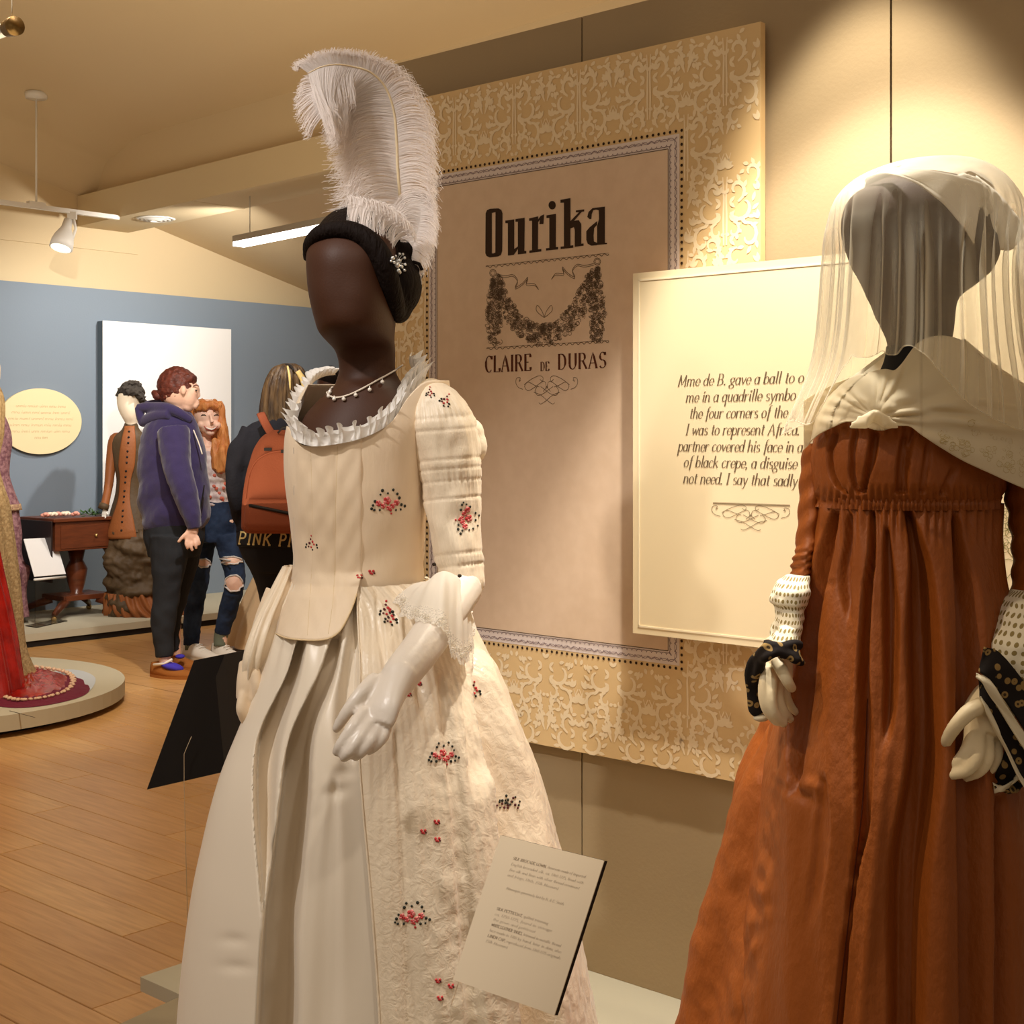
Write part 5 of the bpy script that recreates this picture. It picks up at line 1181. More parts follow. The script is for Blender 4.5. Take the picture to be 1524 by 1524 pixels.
mb_ = s2b.mesh(420, 230); sk2_bvh = mb_.bvh(); obj('skirt', mb_, m_rust, fig2, label='full rust taffeta skirt in heavy folds')
b = MB(); pts = []
for k in range(60):
    t = k / 59; py = lerp(1040, 1560, t); px = tab([(1040, 1291), (1200, 1283), (1300, 1271), (1400, 1259), (1524, 1245), (1600, 1240)], py)[0]; h = hit([sk2_bvh], px, py, .0004)
    if h: pts.append(h[0])
obj('skirt_seam', MB().tube(pts, .0009, 5), m_rustd, fig2)
def tr_fold(p, th):
    px, py = proj(p); d = .010 * sin(th * 9 + py * .004) + .010 * NZ.noise(Vector((p.x * 14, p.y * 14, p.z * 5))) + .008 * NZ.noise(p * 38) * exp(-((px - 1165) / 30) ** 2) + .003 * NZ.noise(p * 30)
    return d
tr = Body([(1062, 1150, 1440, .10, 2.24), (1085, 1137, 1460, .15, 2.24), (1110, 1127, 1480, .18, 2.24), (1164, 1100, 1490, .20, 2.24), (1230, 1086, 1495, .21, 2.24), (1290, 1069, 1500, .215, 2.24), (1340, 1054, 1500, .22, 2.24), (1400, 1037, 1500, .225, 2.24), (1485, 1019, 1505, .23, 2.24), (1524, 1011, 1505, .235, 2.24), (1784, 965, 1510, .25, 2.24)], tr_fold)
obj('skirt_train', tr.mesh(260, 180, cap=True), m_rust, fig2, label='rust skirt train falling behind')
# sleeves
sl = Body([(640, 1206, 1240, .022, 2.13), (665, 1197, 1234, .028, 2.13), (700, 1192, 1228, .030, 2.13), (760, 1189, 1220, .030, 2.12), (800, 1186, 1216, .028, 2.11), (835, 1181, 1209, .027, 2.10), (866, 1176, 1203, .026, 2.10)], lambda p, th: .0022 * sin(proj(p)[1] * .55 + th * 1.5) * sstep(800, 835, proj(p)[1]) + .0012 * sin(proj(p)[1] * .16 + th * 2))
obj('sleeve', sl.mesh(48, 90, cap=True), m_rust, fig2)
srb = Body([(640, 1470, 1556, .04, 2.08), (700, 1492, 1562, .042, 2.08), (740, 1498, 1565, .042, 2.07), (800, 1507, 1568, .040, 2.06), (850, 1509, 1568, .038, 2.05), (890, 1504, 1562, .036, 2.03), (925, 1494, 1550, .034, 2.01)], lambda p, th: .0018 * sin(proj(p)[1] * .18 + th * 2))
obj('sleeve', srb.mesh(48, 80, cap=True), m_rust, fig2)
# fichu over the shoulders, knotted in front
sh = Body([(495, 1345, 1432, .058, Y2), (520, 1320, 1450, .07, Y2), (545, 1285, 1480, .088, Y2), (580, 1238, 1530, .112, Y2), (610, 1212, 1560, .126, Y2), (650, 1200, 1578, .134, Y2), (700, 1196, 1590, .138, Y2), (780, 1196, 1596, .14, Y2)])
LOW = [(1190, 676), (1200, 666), (1215, 650), (1240, 636), (1262, 628), (1275, 628), (1290, 636), (1312, 641), (1338, 634), (1350, 634), (1372, 648), (1400, 666), (1430, 684), (1470, 703), (1524, 727), (1600, 752)]
TOPF = [(1190, 600), (1215, 585), (1250, 568), (1290, 556), (1318, 550), (1330, 552), (1336, 549), (1352, 528), (1366, 511), (1400, 500), (1440, 512), (1470, 540), (1520, 572), (1600, 605)]
def fichu(i, j, n=220, m=60):
    px = lerp(1196, 1592, i / (n - 1)); y0 = tab(TOPF, px)[0]; y1 = tab(LOW, px)[0]; v = j / (m - 1); py = lerp(y0, y1, v)
    a = atan2(py - 622, px - 1302); r = sqrt((px - 1302) ** 2 + (py - 622) ** 2)
    out = .012 + .0045 * sin(a * 17 + sin(a * 5) * 2) * sstep(4, 40, r) * (1 - sstep(150, 300, r) * .6) + .012 * exp(-(r / 26) ** 2) + .003 * sin(py * .33 - px * .06) * exp(-((py - 618) / 22) ** 2)
    if 1322 < px < 1370: out += .004 * sstep(1322, 1370, px)
    out += .006 * exp(-((px - 1338 + (py - 550) * .35) / 5) ** 2) * (1 - sstep(600, 640, py))
    return sh.front(px, py, out)
b = MB(); b.grid(fichu, 220, 60); b.uv = [(p.x, p.z) for p in b.v]; fich_bvh = b.bvh(); obj('fichu', shell(b, .0012), m_scarf, fig2, label='pale muslin scarf knotted at the bust')
bk = Body([(505, 1345, 1432, .06, 2.13), (545, 1290, 1480, .085, 2.13), (600, 1222, 1556, .12, 2.13), (660, 1200, 1590, .13, 2.13)]); obj('fichu_back', bk.mesh(60, 20, radians(75), radians(285)), m_scarf, fig2)
b = MB(); rn = random.Random(9)
for _ in range(90):
    px = rn.uniform(1400, 1570); y1 = tab(LOW, px)[0]; py = y1 - rn.uniform(16, 62) * (1 if px > 1440 else .5); h = hit([fich_bvh], px, py, .0006)
    if not h: continue
    r = rn.uniform(.0025, .0065); rm = h[1].to_track_quat('Z', 'Y').to_matrix(); ph = rn.random() * 6
    b.tube([h[0] + rm @ Vector((r * (1 - k * .05) * cos(k * .8 + ph), r * (1 - k * .05) * sin(k * .8 + ph), .0003)) for k in range(9)], .0005, 4)
obj('embroidery', b, m_emb, fig2, kind='stuff', label='pale gold embroidered blossoms on the scarf border')
b = MB(); c = P(1302, 622, 1.955)
for k in range(9):
    a = -1.6 + k * .4; b.tube([c + Vector((0, .012, 0)), c + Vector((.014 * sin(a), -.004, .010 * cos(a * 2))), c + Vector((.034 * sin(a), .006, .012 * cos(a * 1.5) - .004))], [.004, .006, .002], 8)
obj('scarf_knot', fuse(b, .0028, 3), m_scarf, fig2)
# bonnet and bow under the veil
CAPF = [(1286, 268), (1300, 262), (1316, 259), (1340, 264), (1366, 275), (1388, 291), (1404, 304), (1420, 322), (1436, 342), (1448, 362)]
hc = Body([(246, 1350, 1420, .05, Y2), (250, 1320, 1442, .085, Y2), (258, 1298, 1458, .11, Y2), (275, 1278, 1474, .125, Y2), (300, 1262, 1484, .135, Y2), (350, 1254, 1490, .138, Y2), (400, 1262, 1490, .135, Y2)])
b = MB(); n = 90
def capf(i, j):
    u = i / (n - 1); x1, y1 = tab([(k / 9,) + CAPF[k] for k in range(10)], u); x0, y0 = lerp(1322, 1462, u), 251 + 22 * u ** 2.2; v = j / 16
    x, y = lerp(x0, x1, v), lerp(y0, y1, v); return hc.front(x, max(y, 249), .004 + .003 * sin(u * 20 + v * 2) * v + .004 * (v > .93))
b.grid(capf, n, 17); obj('bonnet', shell(b, .002), m_bonnet, fig2, label='white cotton bonnet')
bc = Body([(249, 1335, 1440, .06, 2.12), (262, 1290, 1468, .11, 2.12), (290, 1268, 1482, .13, 2.12), (330, 1262, 1484, .13, 2.12)]); obj('bonnet_back', bc.mesh(60, 20, radians(90), radians(290)), m_bonnet, fig2)
b = MB()
for (x, y, rx, ry_, rot) in ((1446, 272, .018, .010, .4), (1430, 268, .016, .009, -.3), (1460, 285, .014, .010, .8), (1440, 290, .012, .018, .1)):
    b.ball(P(x, y, 1.995), (rx, .010, ry_), 16, 10, Matrix.Rotation(rot, 3, 'Y'))
for pts in ([(1440, 280), (1450, 310), (1448, 345)], [(1432, 282), (1434, 300), (1428, 318)], [(1452, 280), (1462, 296), (1474, 318)]): b.tube([P(x, y, 1.985 + .02 * k) for k, (x, y) in enumerate(pts)], [.007, .009, .006], 8, flat=Vector((0, 1, 0)))
obj('bonnet_bow', fuse(b, .0028, 2), m_bonnet, fig2, label='crumpled white bow at the side of the bonnet')
b = MB()
def brim(i, j):
    u, v = i / 40, j / 14; x0, y0 = tab([(0, 1452, 262), (.5, 1488, 292), (1, 1526, 340)], u); x1, y1 = tab([(0, 1462, 336), (.4, 1478, 366), (.75, 1500, 372), (1, 1522, 352)], u)
    return P(lerp(x0, x1, v), lerp(y0, y1, v), 2.02 + .05 * u - .016 * sin(pi * v) + .003 * sin(u * 30))
b.grid(brim, 41, 15); obj('bonnet_brim', shell(b, .002), m_bonnet, fig2, label='stiff white bonnet flap sticking out sideways')
# veil
HEM = [(1150, 640), (1180, 626), (1200, 632), (1222, 618), (1240, 575), (1256, 545), (1262, 540), (1268, 528), (1276, 532), (1292, 532), (1306, 526), (1314, 522), (1322, 528), (1336, 526), (1344, 516), (1353, 514), (1366, 520), (1380, 530), (1395, 548), (1411, 566), (1430, 590), (1460, 612), (1520, 640), (1620, 660)]
rnv = random.Random(6); VF = [(rnv.uniform(-1.6, 1.6), rnv.uniform(.03, .075), rnv.uniform(.5, 1.4)) for _ in range(26)]
def v_fold(p, th):
    px, py = proj(p); a = sstep(262, 400, py); d = 0; t2 = ((th + pi) % (2 * pi)) - pi
    for c, w, s in VF: d += .013 * s * exp(-((t2 - c) / w) ** 2)
    return d * a + .002 * sin(th * 17) * a
vb = Body([(245, 1352, 1424, .055, Y2), (249, 1318, 1446, .09, Y2), (256, 1294, 1462, .118, Y2), (268, 1270, 1480, .14, Y2), (290, 1248, 1502, .155, Y2), (330, 1234, 1522, .166, Y2), (380, 1228, 1528, .172, Y2), (450, 1223, 1530, .178, Y2), (520, 1215, 1538, .184, Y2), (560, 1204, 1548, .186, Y2), (600, 1186, 1560, .188, Y2), (650, 1164, 1572, .19, Y2)], v_fold)
n, m = 640, 100; b = MB(); z0 = -vb.t[0][0]
for i in range(n):
    th = 2 * pi * i / n; zh = CAMZ - (560 - HZ) * Y2 / F
    for _ in range(8):
        p = vb.pt(zh, th); q = proj(p); ty = tab(HEM, q[0])[0] if cos(th) > -.05 else 640 + 6 * sin(th * 9)
        zh = lerp(zh, CAMZ - (ty - HZ) * p.y / F, .6)
    for j in range(m):
        v = j / (m - 1); b.v.append(vb.pt(lerp(z0, zh, v ** 1.0), th))
for i in range(n):
    for j in range(m - 1): a = i * m + j; c = ((i + 1) % n) * m + j; b.f.append((a, a + 1, c + 1, c))
b.f.append(tuple(i * m for i in range(n)))
veil_o = obj('veil', b, m_veil, fig2, label='sheer off-white veil over head and shoulders')
hemp = [b.v[i * m + m - 1] for i in range(n)] ; hemp.append(hemp[0])
obj('veil_hem', MB().tube(hemp, .0009, 4, cap=False), m_veil, fig2)
# shawl over the forearms
def uvloft(body, n, mm, cap=False, su=.30, sv=1.0):
    g = body.mesh(n, mm, cap=cap); g.uv = []
    for j in range(mm + 1):
        z = lerp(-body.t[0][0], -body.t[-1][0], j / mm)
        for i in range(n): g.uv.append((abs(((i / n + .5) % 1) - .5) * 2 * su, z * sv))
    return g
shl = Body([(856, 1170, 1204, .026, 2.08), (866, 1160, 1204, .036, 2.07), (884, 1152, 1202, .042, 2.06), (897, 1151, 1200, .042, 2.06), (903, 1156, 1198, .036, 2.06), (915, 1158, 1196, .040, 2.06), (935, 1150, 1192, .043, 2.05), (955, 1142, 1188, .044, 2.04), (966, 1138, 1186, .040, 2.04)],
           lambda p, th: .006 * NZ.noise(p * 30) + .003 * NZ.noise(p * 70))
obj('shawl', uvloft(shl, 60, 70, True, .135), m_dots, fig2, label='white shawl with olive spots on the far arm')
b = MB()
for k, (pts, r) in enumerate((([(1190, 962, 2.0), (1165, 962, 1.985), (1142, 966, 1.99), (1124, 982, 2.02), (1118, 1010, 2.04), (1122, 1045, 2.05), (1130, 1064, 2.05)], .010), ([(1188, 974, 1.99), (1162, 972, 1.98), (1140, 976, 1.985), (1130, 996, 2.02), (1126, 1030, 2.045), (1134, 1062, 2.05)], .009), ([(1192, 984, 1.99), (1182, 980, 1.98), (1160, 966, 1.985), (1140, 958, 2.0)], .008))):
    s_ = spline(pts, 30); b.tube([P(*q) + Vector((0, 0, .002 * sin(i * .9 + k))) for i, q in enumerate(s_)], [(r * (1 + .15 * sin(i * .8)), r * .8) for i in range(30)], 10)
g = fuse(b, .003, 2); g.uv = [(p.x * 2 + p.y, p.z * 1.6) for p in g.v]; obj('shawl_border', g, m_paisley, fig2, label='twisted dark floral shawl border on the far wrist')
b = MB(); b.ball(P(1133, 1068, 2.05), (.012, .008, .006), 12, 8); obj('border_tassel', b, m_strip, fig2)
shr = Body([(878, 1508, 1600, .035, 2.02), (890, 1496, 1606, .055, 2.0), (905, 1484, 1610, .07, 1.99), (930, 1472, 1612, .078, 1.98), (955, 1466, 1614, .08, 1.97), (975, 1462, 1616, .08, 1.97), (1000, 1462, 1618, .074, 1.97), (1030, 1476, 1618, .064, 1.98), (1060, 1500, 1616, .05, 1.99)],
           lambda p, th: .010 * NZ.noise(p * 18) + .004 * NZ.noise(p * 50))
obj('shawl', uvloft(shr, 90, 80, True, .22, .85), m_dots, fig2, label='spotted shawl bunched over the near arm')
def flap(path0, path1, Ya, Yb, n=50, m=14, wob=.004):
    A = spline(path0, n); B = spline(path1, n); b = MB()
    def fn(i, j): u, v = i / (n - 1), j / (m - 1); return P(lerp(A[i][0], B[i][0], v), lerp(A[i][1], B[i][1], v), lerp(Ya, Yb, v) + wob * sin(u * 11 + v * 3))
    b.grid(fn, n, m); b.uv = [(p.x * 1.6, p.z * 1.6) for p in b.v]; return b
b = flap([(1464, 962), (1486, 972), (1520, 1010), (1560, 1060), (1600, 1110)], [(1456, 1000), (1472, 1012), (1500, 1050), (1540, 1110), (1600, 1190)], 1.885, 1.875); obj('shawl_border', shell(b, .003), m_paisley, fig2, label='dark floral band of the near shawl')
b = flap([(1453, 1001), (1470, 1012), (1498, 1050), (1540, 1112), (1600, 1192)], [(1452, 1008), (1466, 1022), (1490, 1062), (1534, 1130), (1600, 1215)], 1.870, 1.868); obj('shawl_binding', shell(b, .003), m_strip, fig2, label='pale binding of the shawl band')
b = flap([(1456, 1008), (1468, 1022), (1492, 1062), (1534, 1130), (1600, 1215)], [(1458, 1038), (1470, 1058), (1496, 1110), (1530, 1170), (1600, 1250)], 1.88, 1.88); obj('shawl_border', shell(b, .003), m_paisley, fig2, label='lower dark floral band of the near shawl')
b = flap([(1460, 1036), (1472, 1058), (1498, 1110), (1532, 1172), (1600, 1252)], [(1459, 1040), (1470, 1063), (1495, 1115), (1528, 1178), (1600, 1258)], 1.872, 1.872, wob=.003); obj('shawl_binding', shell(b, .002), m_strip, fig2)
b = flap([(1500, 1105), (1490, 1135), (1480, 1160), (1478, 1172)], [(1545, 1130), (1530, 1160), (1514, 1178), (1500, 1182)], 1.90, 1.90, 30, 10, .006); obj('shawl_border', shell(b, .003), m_paisley, fig2, label='hanging dark corner of the shawl')
b = flap([(1477, 1164), (1490, 1170), (1508, 1160), (1518, 1148)], [(1481, 1181), (1494, 1176), (1512, 1164), (1522, 1152)], 1.895, 1.895, 20, 4); obj('shawl_binding', shell(b, .002), m_strip, fig2)
# hands
b = hand_mesh([(1500, 1000, 1.95, .026, .020), (1482, 1035, 1.92, .030, .020), (1470, 1066, 1.905, .034, .017), (1463, 1088, 1.90, .032, .014)],
              [[(1446, 1085, 1.895, .0105), (1443, 1108, 1.885, .010), (1428, 1132, 1.885, .0088), (1407, 1141, 1.895, .0075)], [(1456, 1098, 1.89, .0100), (1454, 1126, 1.872, .0092), (1440, 1147, 1.872, .0080), (1416, 1154, 1.882, .0068)],
               [(1469, 1102, 1.90, .0098), (1470, 1128, 1.882, .0090), (1458, 1148, 1.882, .0078), (1438, 1157, 1.892, .0066)], [(1480, 1100, 1.915, .0090), (1484, 1122, 1.905, .0084), (1477, 1142, 1.902, .0073), (1464, 1152, 1.908, .0062)]],
              [(1466, 1048, 1.89, .0125), (1444, 1058, 1.875, .0115), (1424, 1078, 1.875, .0100), (1412, 1096, 1.885, .0090), (1408, 1105, 1.892, .0078)], arm=[(1520, 940, 2.0, .030), (1505, 985, 1.96, .027), (1490, 1020, 1.93, .026)], flat=Vector((.85, .1, .45)))
obj('hand', b, m_hand, fig2, label='cream mannequin hand with curled fingers below the shawl')
b = hand_mesh([(1162, 955, 2.06, .022, .018), (1156, 985, 2.04, .024, .017), (1153, 1010, 2.03, .027, .015)],
              [[(1141, 1000, 2.02, .0095), (1137, 1030, 2.01, .0092), (1142, 1056, 2.01, .0085), (1156, 1074, 2.02, .0072)], [(1149, 1012, 2.015, .0095), (1147, 1040, 2.005, .009), (1153, 1062, 2.005, .0082), (1166, 1076, 2.015, .007)],
               [(1158, 1014, 2.03, .009), (1159, 1040, 2.02, .0086), (1166, 1058, 2.02, .0078), (1176, 1070, 2.03, .0066)], [(1166, 1012, 2.045, .0085), (1169, 1034, 2.04, .008), (1176, 1050, 2.045, .007), (1184, 1060, 2.05, .006)]],
              [(1157, 984, 2.01, .0105), (1164, 998, 1.995, .0098), (1172, 1014, 1.99, .0086), (1178, 1024, 2.0, .0074)], flat=Vector((1, 0, 0)))
obj('hand', b, m_hand, fig2, label='cream mannequin hand lit brightly at the far wrist')

# ================================================================ label cards on clear stands
m_card = mat('label_card', rgb(244, 226, 196), .75, .2); m_cardedge = mat('card_core_dark', rgb(38, 24, 16), .8)
m_acr = mat('clear_acrylic', rgb(250, 250, 248), .03, .5, trans=1.0); m_acr.node_tree.nodes['Principled BSDF'].inputs['IOR'].default_value = 1.15
m_inkc = mat('card_ink', rgb(130, 110, 90), .8)
def quad_depths(c, Y0):
    """depths of a parallelogram seen at four pixels c (TL, TR, BR, BL); Y0 = depth of TL"""
    d = [Vector(((x - CX) / F, 1, -(y - HZ) / F)) for x, y in c]
    M = Matrix(((d[1].x, -d[2].x, d[3].x), (d[1].y, -d[2].y, d[3].y), (d[1].z, -d[2].z, d[3].z)))
    s = M.inverted() @ d[0]
    return [Vector((0, 0, CAMZ)) + q * Y0 * k for q, k in zip(d, (1, s[0], s[1], s[2]))]
q = quad_depths([(745, 1243), (899, 1281), (825, 1511), (674, 1458)], 1.92)
ex = (q[1] - q[0]).normalized(); ey = (q[0] - q[3]).normalized(); nz = ex.cross(ey).normalized(); nz = nz if nz.y < 0 else -nz
base_p = (q[2] + q[3]) / 2
card = thing('label_card', 'small cream caption card tilted on a clear stand before the floral gown', 'label', (base_p.x, base_p.y, base_p.z))
obj('card_face', MB().prism(q, nz * -.0012), m_card, card, smooth=False)
obj('card_board', MB().prism([p - nz * .0013 for p in q], nz * -.0060), m_cardedge, card, smooth=False, label='dark backing board')
b = MB(); LX = (q[1] - q[0]).length; LYc = (q[0] - q[3]).length
def cM(u, v): return q[3] + ex * u + ey * v + nz * .0004
LINES = [(.19, .865, "SILK BROCADE GOWN,", 1, .33), (.53, .865, "American-made of imported", 0, .36), (.19, .825, "English brocaded silk, ca. 1760-1775, lined with", 0, .70), (.19, .787, "fine silk and linen with silver thread ornament", 0, .68), (.19, .75, "and fringe, 1760s. (Silk Museum)", 0, .50),
         (.22, .665, "Mannequin generously lent by R. & E. Smith", 0, .56), (.19, .52, "SILK PETTICOAT,", 1, .26), (.46, .52, "quilted trimming", 0, .24), (.19, .483, "ca. 1750-1775, found in storage", 0, .56), (.19, .447, "the gown and petticoat", 0, .42),
         (.19, .41, "WHITE LEATHER SHOES,", 1, .31), (.51, .41, "trimmed in metallic thread", 0, .36), (.19, .373, "lace made in 1780 by hand, later in date, also", 0, .70), (.19, .336, "LINEN CAP,", 1, .18), (.38, .336, "reproduced from 1760-1775 originals", 0, .52), (.19, .30, "(Silk Museum)", 0, .22)]
tm = MB()
for u, v, s, bold, w_ in LINES: write(tm, s, cM, u * LX, v * LYc, .0036 if not bold else .0038, nz, width=w_ * LX, slant=.15, thick=2.2 if bold else 1.3, thin=.9 if bold else .5)
obj('card_print', tm, m_inkc, card, smooth=False, kind='stuff')
st = MB(); dn = -ey; t_ = .003; o_ = nz * -.0075
w0, w1 = q[3] + o_ + ex * .004, q[2] + o_ - ex * .002
lo0, lo1 = w0 + dn * .035, w1 + dn * .035
prof = [(q[0] + o_ + ex * .004 - ey * .03), lo0]
def vert(p): return Vector((p.x, p.y, zp + .003))
st.prism([q[0] + o_ + ex * .004 - ey * .04, q[1] + o_ - ex * .004 - ey * .04, lo1, lo0], nz * -t_)
st.prism([lo0, lo1, vert(lo1), vert(lo0)], Vector((0, t_, 0)))
obj('acrylic_stand', st, m_acr, card, smooth=False)
bk = U2 * .14; st = MB(); st.prism([vert(lo0) - Z * .003, vert(lo1) - Z * .003, vert(lo1) + bk - Z * .003, vert(lo0) + bk - Z * .003], Z * .003); obj('acrylic_foot', st, m_acr, card, smooth=False)
# the card of the other side, seen from behind
m_blackb = mat('black_board', rgb(26, 22, 20), .75, .2); m_blackl = mat('black_board_strip', rgb(46, 40, 34), .75, .2); m_edgeglint = mat('painted_edge_glint', rgb(190, 170, 140), .3, .5)
q = quad_depths([(289, 983), (438, 953), (372, 1140), (219, 1175)], 2.98)
ex = (q[1] - q[0]).normalized(); ey = (q[0] - q[3]).normalized(); nz = ex.cross(ey).normalized(); nz = nz if nz.y < 0 else -nz
card2 = thing('label_card', 'dark back of a slanted caption board standing behind the floral gown, by the platform corner', 'label', (q[3] + q[2]) / 2)
obj('card_board', MB().prism(q, nz * -.005), m_blackb, card2, smooth=False)
k0 = .30; a_, b_ = q[0].lerp(q[1], k0), q[3].lerp(q[2], .42)
obj('acrylic_sheet', MB().prism([a_ + nz * .001, q[1] - ex * .03 + nz * .001, q[2] - ex * .03 + nz * .001, P(272, 1130, (b_.y + a_.y) / 2 - .01)], nz * .002), m_blackl, card2, smooth=False)
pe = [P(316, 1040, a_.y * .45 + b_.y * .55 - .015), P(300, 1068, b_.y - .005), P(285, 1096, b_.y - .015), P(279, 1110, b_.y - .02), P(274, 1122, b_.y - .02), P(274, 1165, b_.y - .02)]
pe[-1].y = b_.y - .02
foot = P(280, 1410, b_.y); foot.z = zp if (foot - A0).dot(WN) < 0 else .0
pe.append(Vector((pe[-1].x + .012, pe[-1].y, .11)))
obj('sheet_edge', MB().tube(pe[2:], .0007, 5), m_edgeglint, card2, label='thin edge of the clear stand, its glint painted pale')  # glint along the clear edge is put into the tube's pale colour
z0_ = .102; e1 = pe[-2]; st = MB(); st.prism([Vector((e1.x, e1.y, e1.z)), Vector((e1.x + .2, e1.y - .06, e1.z)), Vector((e1.x + .21, e1.y - .06, z0_)), Vector((e1.x + .012, e1.y, z0_))], Vector((0, .003, 0)))
obj('acrylic_stand', st, m_acr, card2, smooth=False)
# ================================================================ the far end of the hall
def T(b, pts, n=12, N=22, flat=None, ell=1.0):
    """limb through (px,py,Y,radius in px at that depth)"""
    s_ = spline(pts, N) if len(pts) > 2 else pts
    return b.tube([P(*q[:3]) for q in s_], [(q[3] * q[2] / F, q[3] * q[2] / F * ell) for q in s_], n, flat=flat)
def onB(b, c, r, Y, ry=None, nu=16, nv=10, rot=None):
    k = Y / F; return b.ball(P(c[0], c[1], Y), (r[0] * k, ry if ry else (r[0] + r[1]) / 2 * k, r[1] * k), nu, nv, rot)
def skin(name, c): return mat(name, c, .5, .35, sub=.08)
m_skin = skin('skin_fair', rgb(240, 196, 172)); m_skin2 = skin('skin_light', rgb(246, 206, 184))
m_navy = mat('navy_fleece', rgb(60, 52, 92), .9, .1, sheen=.4, bump=(120, .15)); m_char = mat('charcoal_leggings', rgb(44, 46, 50), .8, .15, bump=(150, .1))
m_auburn = mat('auburn_hair', rgb(112, 52, 38), .45, .4, bump=(70, .6, (.5, 1, 2.2)), var=(40, rgb(60, 26, 22), .7)); m_ginger = mat('ginger_hair', rgb(214, 146, 84), .45, .4, bump=(60, .5, (2.4, 2.4, .4)), var=(45, rgb(176, 92, 36), .7, (1, 1, .2)))
m_brownh = mat('dark_blonde_hair', rgb(92, 70, 44), .45, .4, bump=(60, .6, (2.4, 2.4, .4)), var=(40, rgb(40, 26, 18), .9, (1, 1, .2))); m_blond = mat('blond_streak', rgb(212, 186, 124), .45, .4, bump=(60, .5, (2.4, 2.4, .4)))
m_moc = mat('tan_suede', rgb(156, 96, 44), .85, .15, bump=(120, .2)); m_royal = mat('royal_blue_cloth', rgb(66, 54, 178), .8); m_shoew = mat('white_canvas', rgb(236, 226, 212), .75, .2, bump=(90, .1)); m_sole = mat('rubber_sole', rgb(206, 190, 166), .7)
m_denim = mat('blue_denim', rgb(52, 68, 96), .85, .15, bump=(160, .15), var=(9, rgb(22, 30, 48), .8)); m_fray = mat('denim_fray', rgb(212, 208, 204), .9)
m_print = mat('floral_top', rgb(226, 216, 212), .8, .2, bump=(60, .2), var=(34, rgb(150, 110, 120), .55)); m_sock = mat('grey_sock', rgb(110, 116, 98), .9)
m_black = mat('black_knit', rgb(34, 34, 40), .9, .1, bump=(90, .25)); m_pack = mat('rust_canvas', rgb(134, 70, 46), .8, .2, bump=(120, .15)); m_zip = mat('black_zip', rgb(24, 20, 20), .6); m_blackp = mat('black_jersey', rgb(20, 20, 24), .85)
m_gold = mat('gold_band_print', rgb(206, 186, 128), .6); m_eye = mat('dark_eye', rgb(50, 34, 28), .3, .5); m_lip = mat('lip_rose', rgb(196, 104, 96), .5); m_teeth = mat('teeth_white', rgb(248, 244, 236), .3)
m_cheek = mat('cheek_blush', rgb(226, 140, 120), .6)

# ---------------------------------------------------------------- visitor in the navy hoodie
YA = 7.8
A = thing('person', 'person in navy hoodie and charcoal leggings with a low hair bun, seen from the side', 'person', (P(252, 1000, YA).x, YA, 0))
b = MB()
onB(b, (266, 579), (27, 31), YA, .078, 24, 18); onB(b, (281, 590), (14, 20), YA, .062); onB(b, (279, 605), (9, 9), YA, .045); onB(b, (291, 604), (4, 5), YA, .025); onB(b, (290, 582), (7, 12), YA, .05)
T(b, [(293, 580, YA, 2.2), (296.5, 588, YA, 2.4), (295.5, 591, YA, 2.0)], 8, 6); onB(b, (294, 598), (3, 2), YA, .02); onB(b, (294, 602), (3, 2), YA, .02)
onB(b, (273, 581), (4.6, 7), YA - .078, .012)
T(b, [(268, 596, YA, 13), (262, 612, YA, 13), (256, 632, YA, 16)], 14, 10)
T(b, [(262, 650, 7.62, 12), (268, 700, 7.58, 11), (282, 745, 7.56, 9), (288, 780, 7.56, 7), (287, 792, 7.56, 8.5)], 12, 24)
tr_ = [(287, 786, 7.56, 8), (284, 797, 7.555, 9.5), (285, 803, 7.555, 8.5)]; T(b, tr_, 14, 8, Vector((1, 0, 0)), .55)
for f in ([(279, 800, 7.55, 3), (277, 809, 7.54, 2.7), (279, 816, 7.545, 2.3)], [(284, 803, 7.55, 3), (284, 812, 7.54, 2.7), (286, 819, 7.545, 2.3)], [(289, 802, 7.55, 3), (291, 810, 7.54, 2.6), (292, 816, 7.545, 2.2)], [(293, 798, 7.555, 2.8), (296, 805, 7.55, 2.5), (297, 810, 7.555, 2.1)], [(280, 792, 7.55, 3.4), (272, 799, 7.54, 3), (266, 806, 7.54, 2.5)]): T(b, f, 10, 8); onB(b, f[-1][:2], (f[-1][3], f[-1][3]), f[-1][2])
T(b, [(252, 640, YA, 26), (255, 700, YA, 28), (258, 780, YA, 26)], 20, 12); T(b, [(250, 780, 7.80, 16), (246, 870, 7.7, 14), (245, 940, 7.7, 10), (246, 985, 7.7, 9), (262, 994, 7.69, 6)], 14, 16); T(b, [(272, 780, 7.93, 20), (262, 900, 7.95, 10), (262, 975, 7.95, 7)], 12, 12)
obj('body', fuse(b, .0058, 3), m_skin, A)
b = MB(); onB(b, (263, 574), (29, 29), YA, .085, 26, 18); onB(b, (281, 564), (12, 10), YA, .07); T(b, [(244, 580, YA, 12), (250, 592, YA, 10), (262, 592, YA - .03, 8)], 12, 10)
hr = rough(fuse(b, .006, 2), .007, 60, 1)
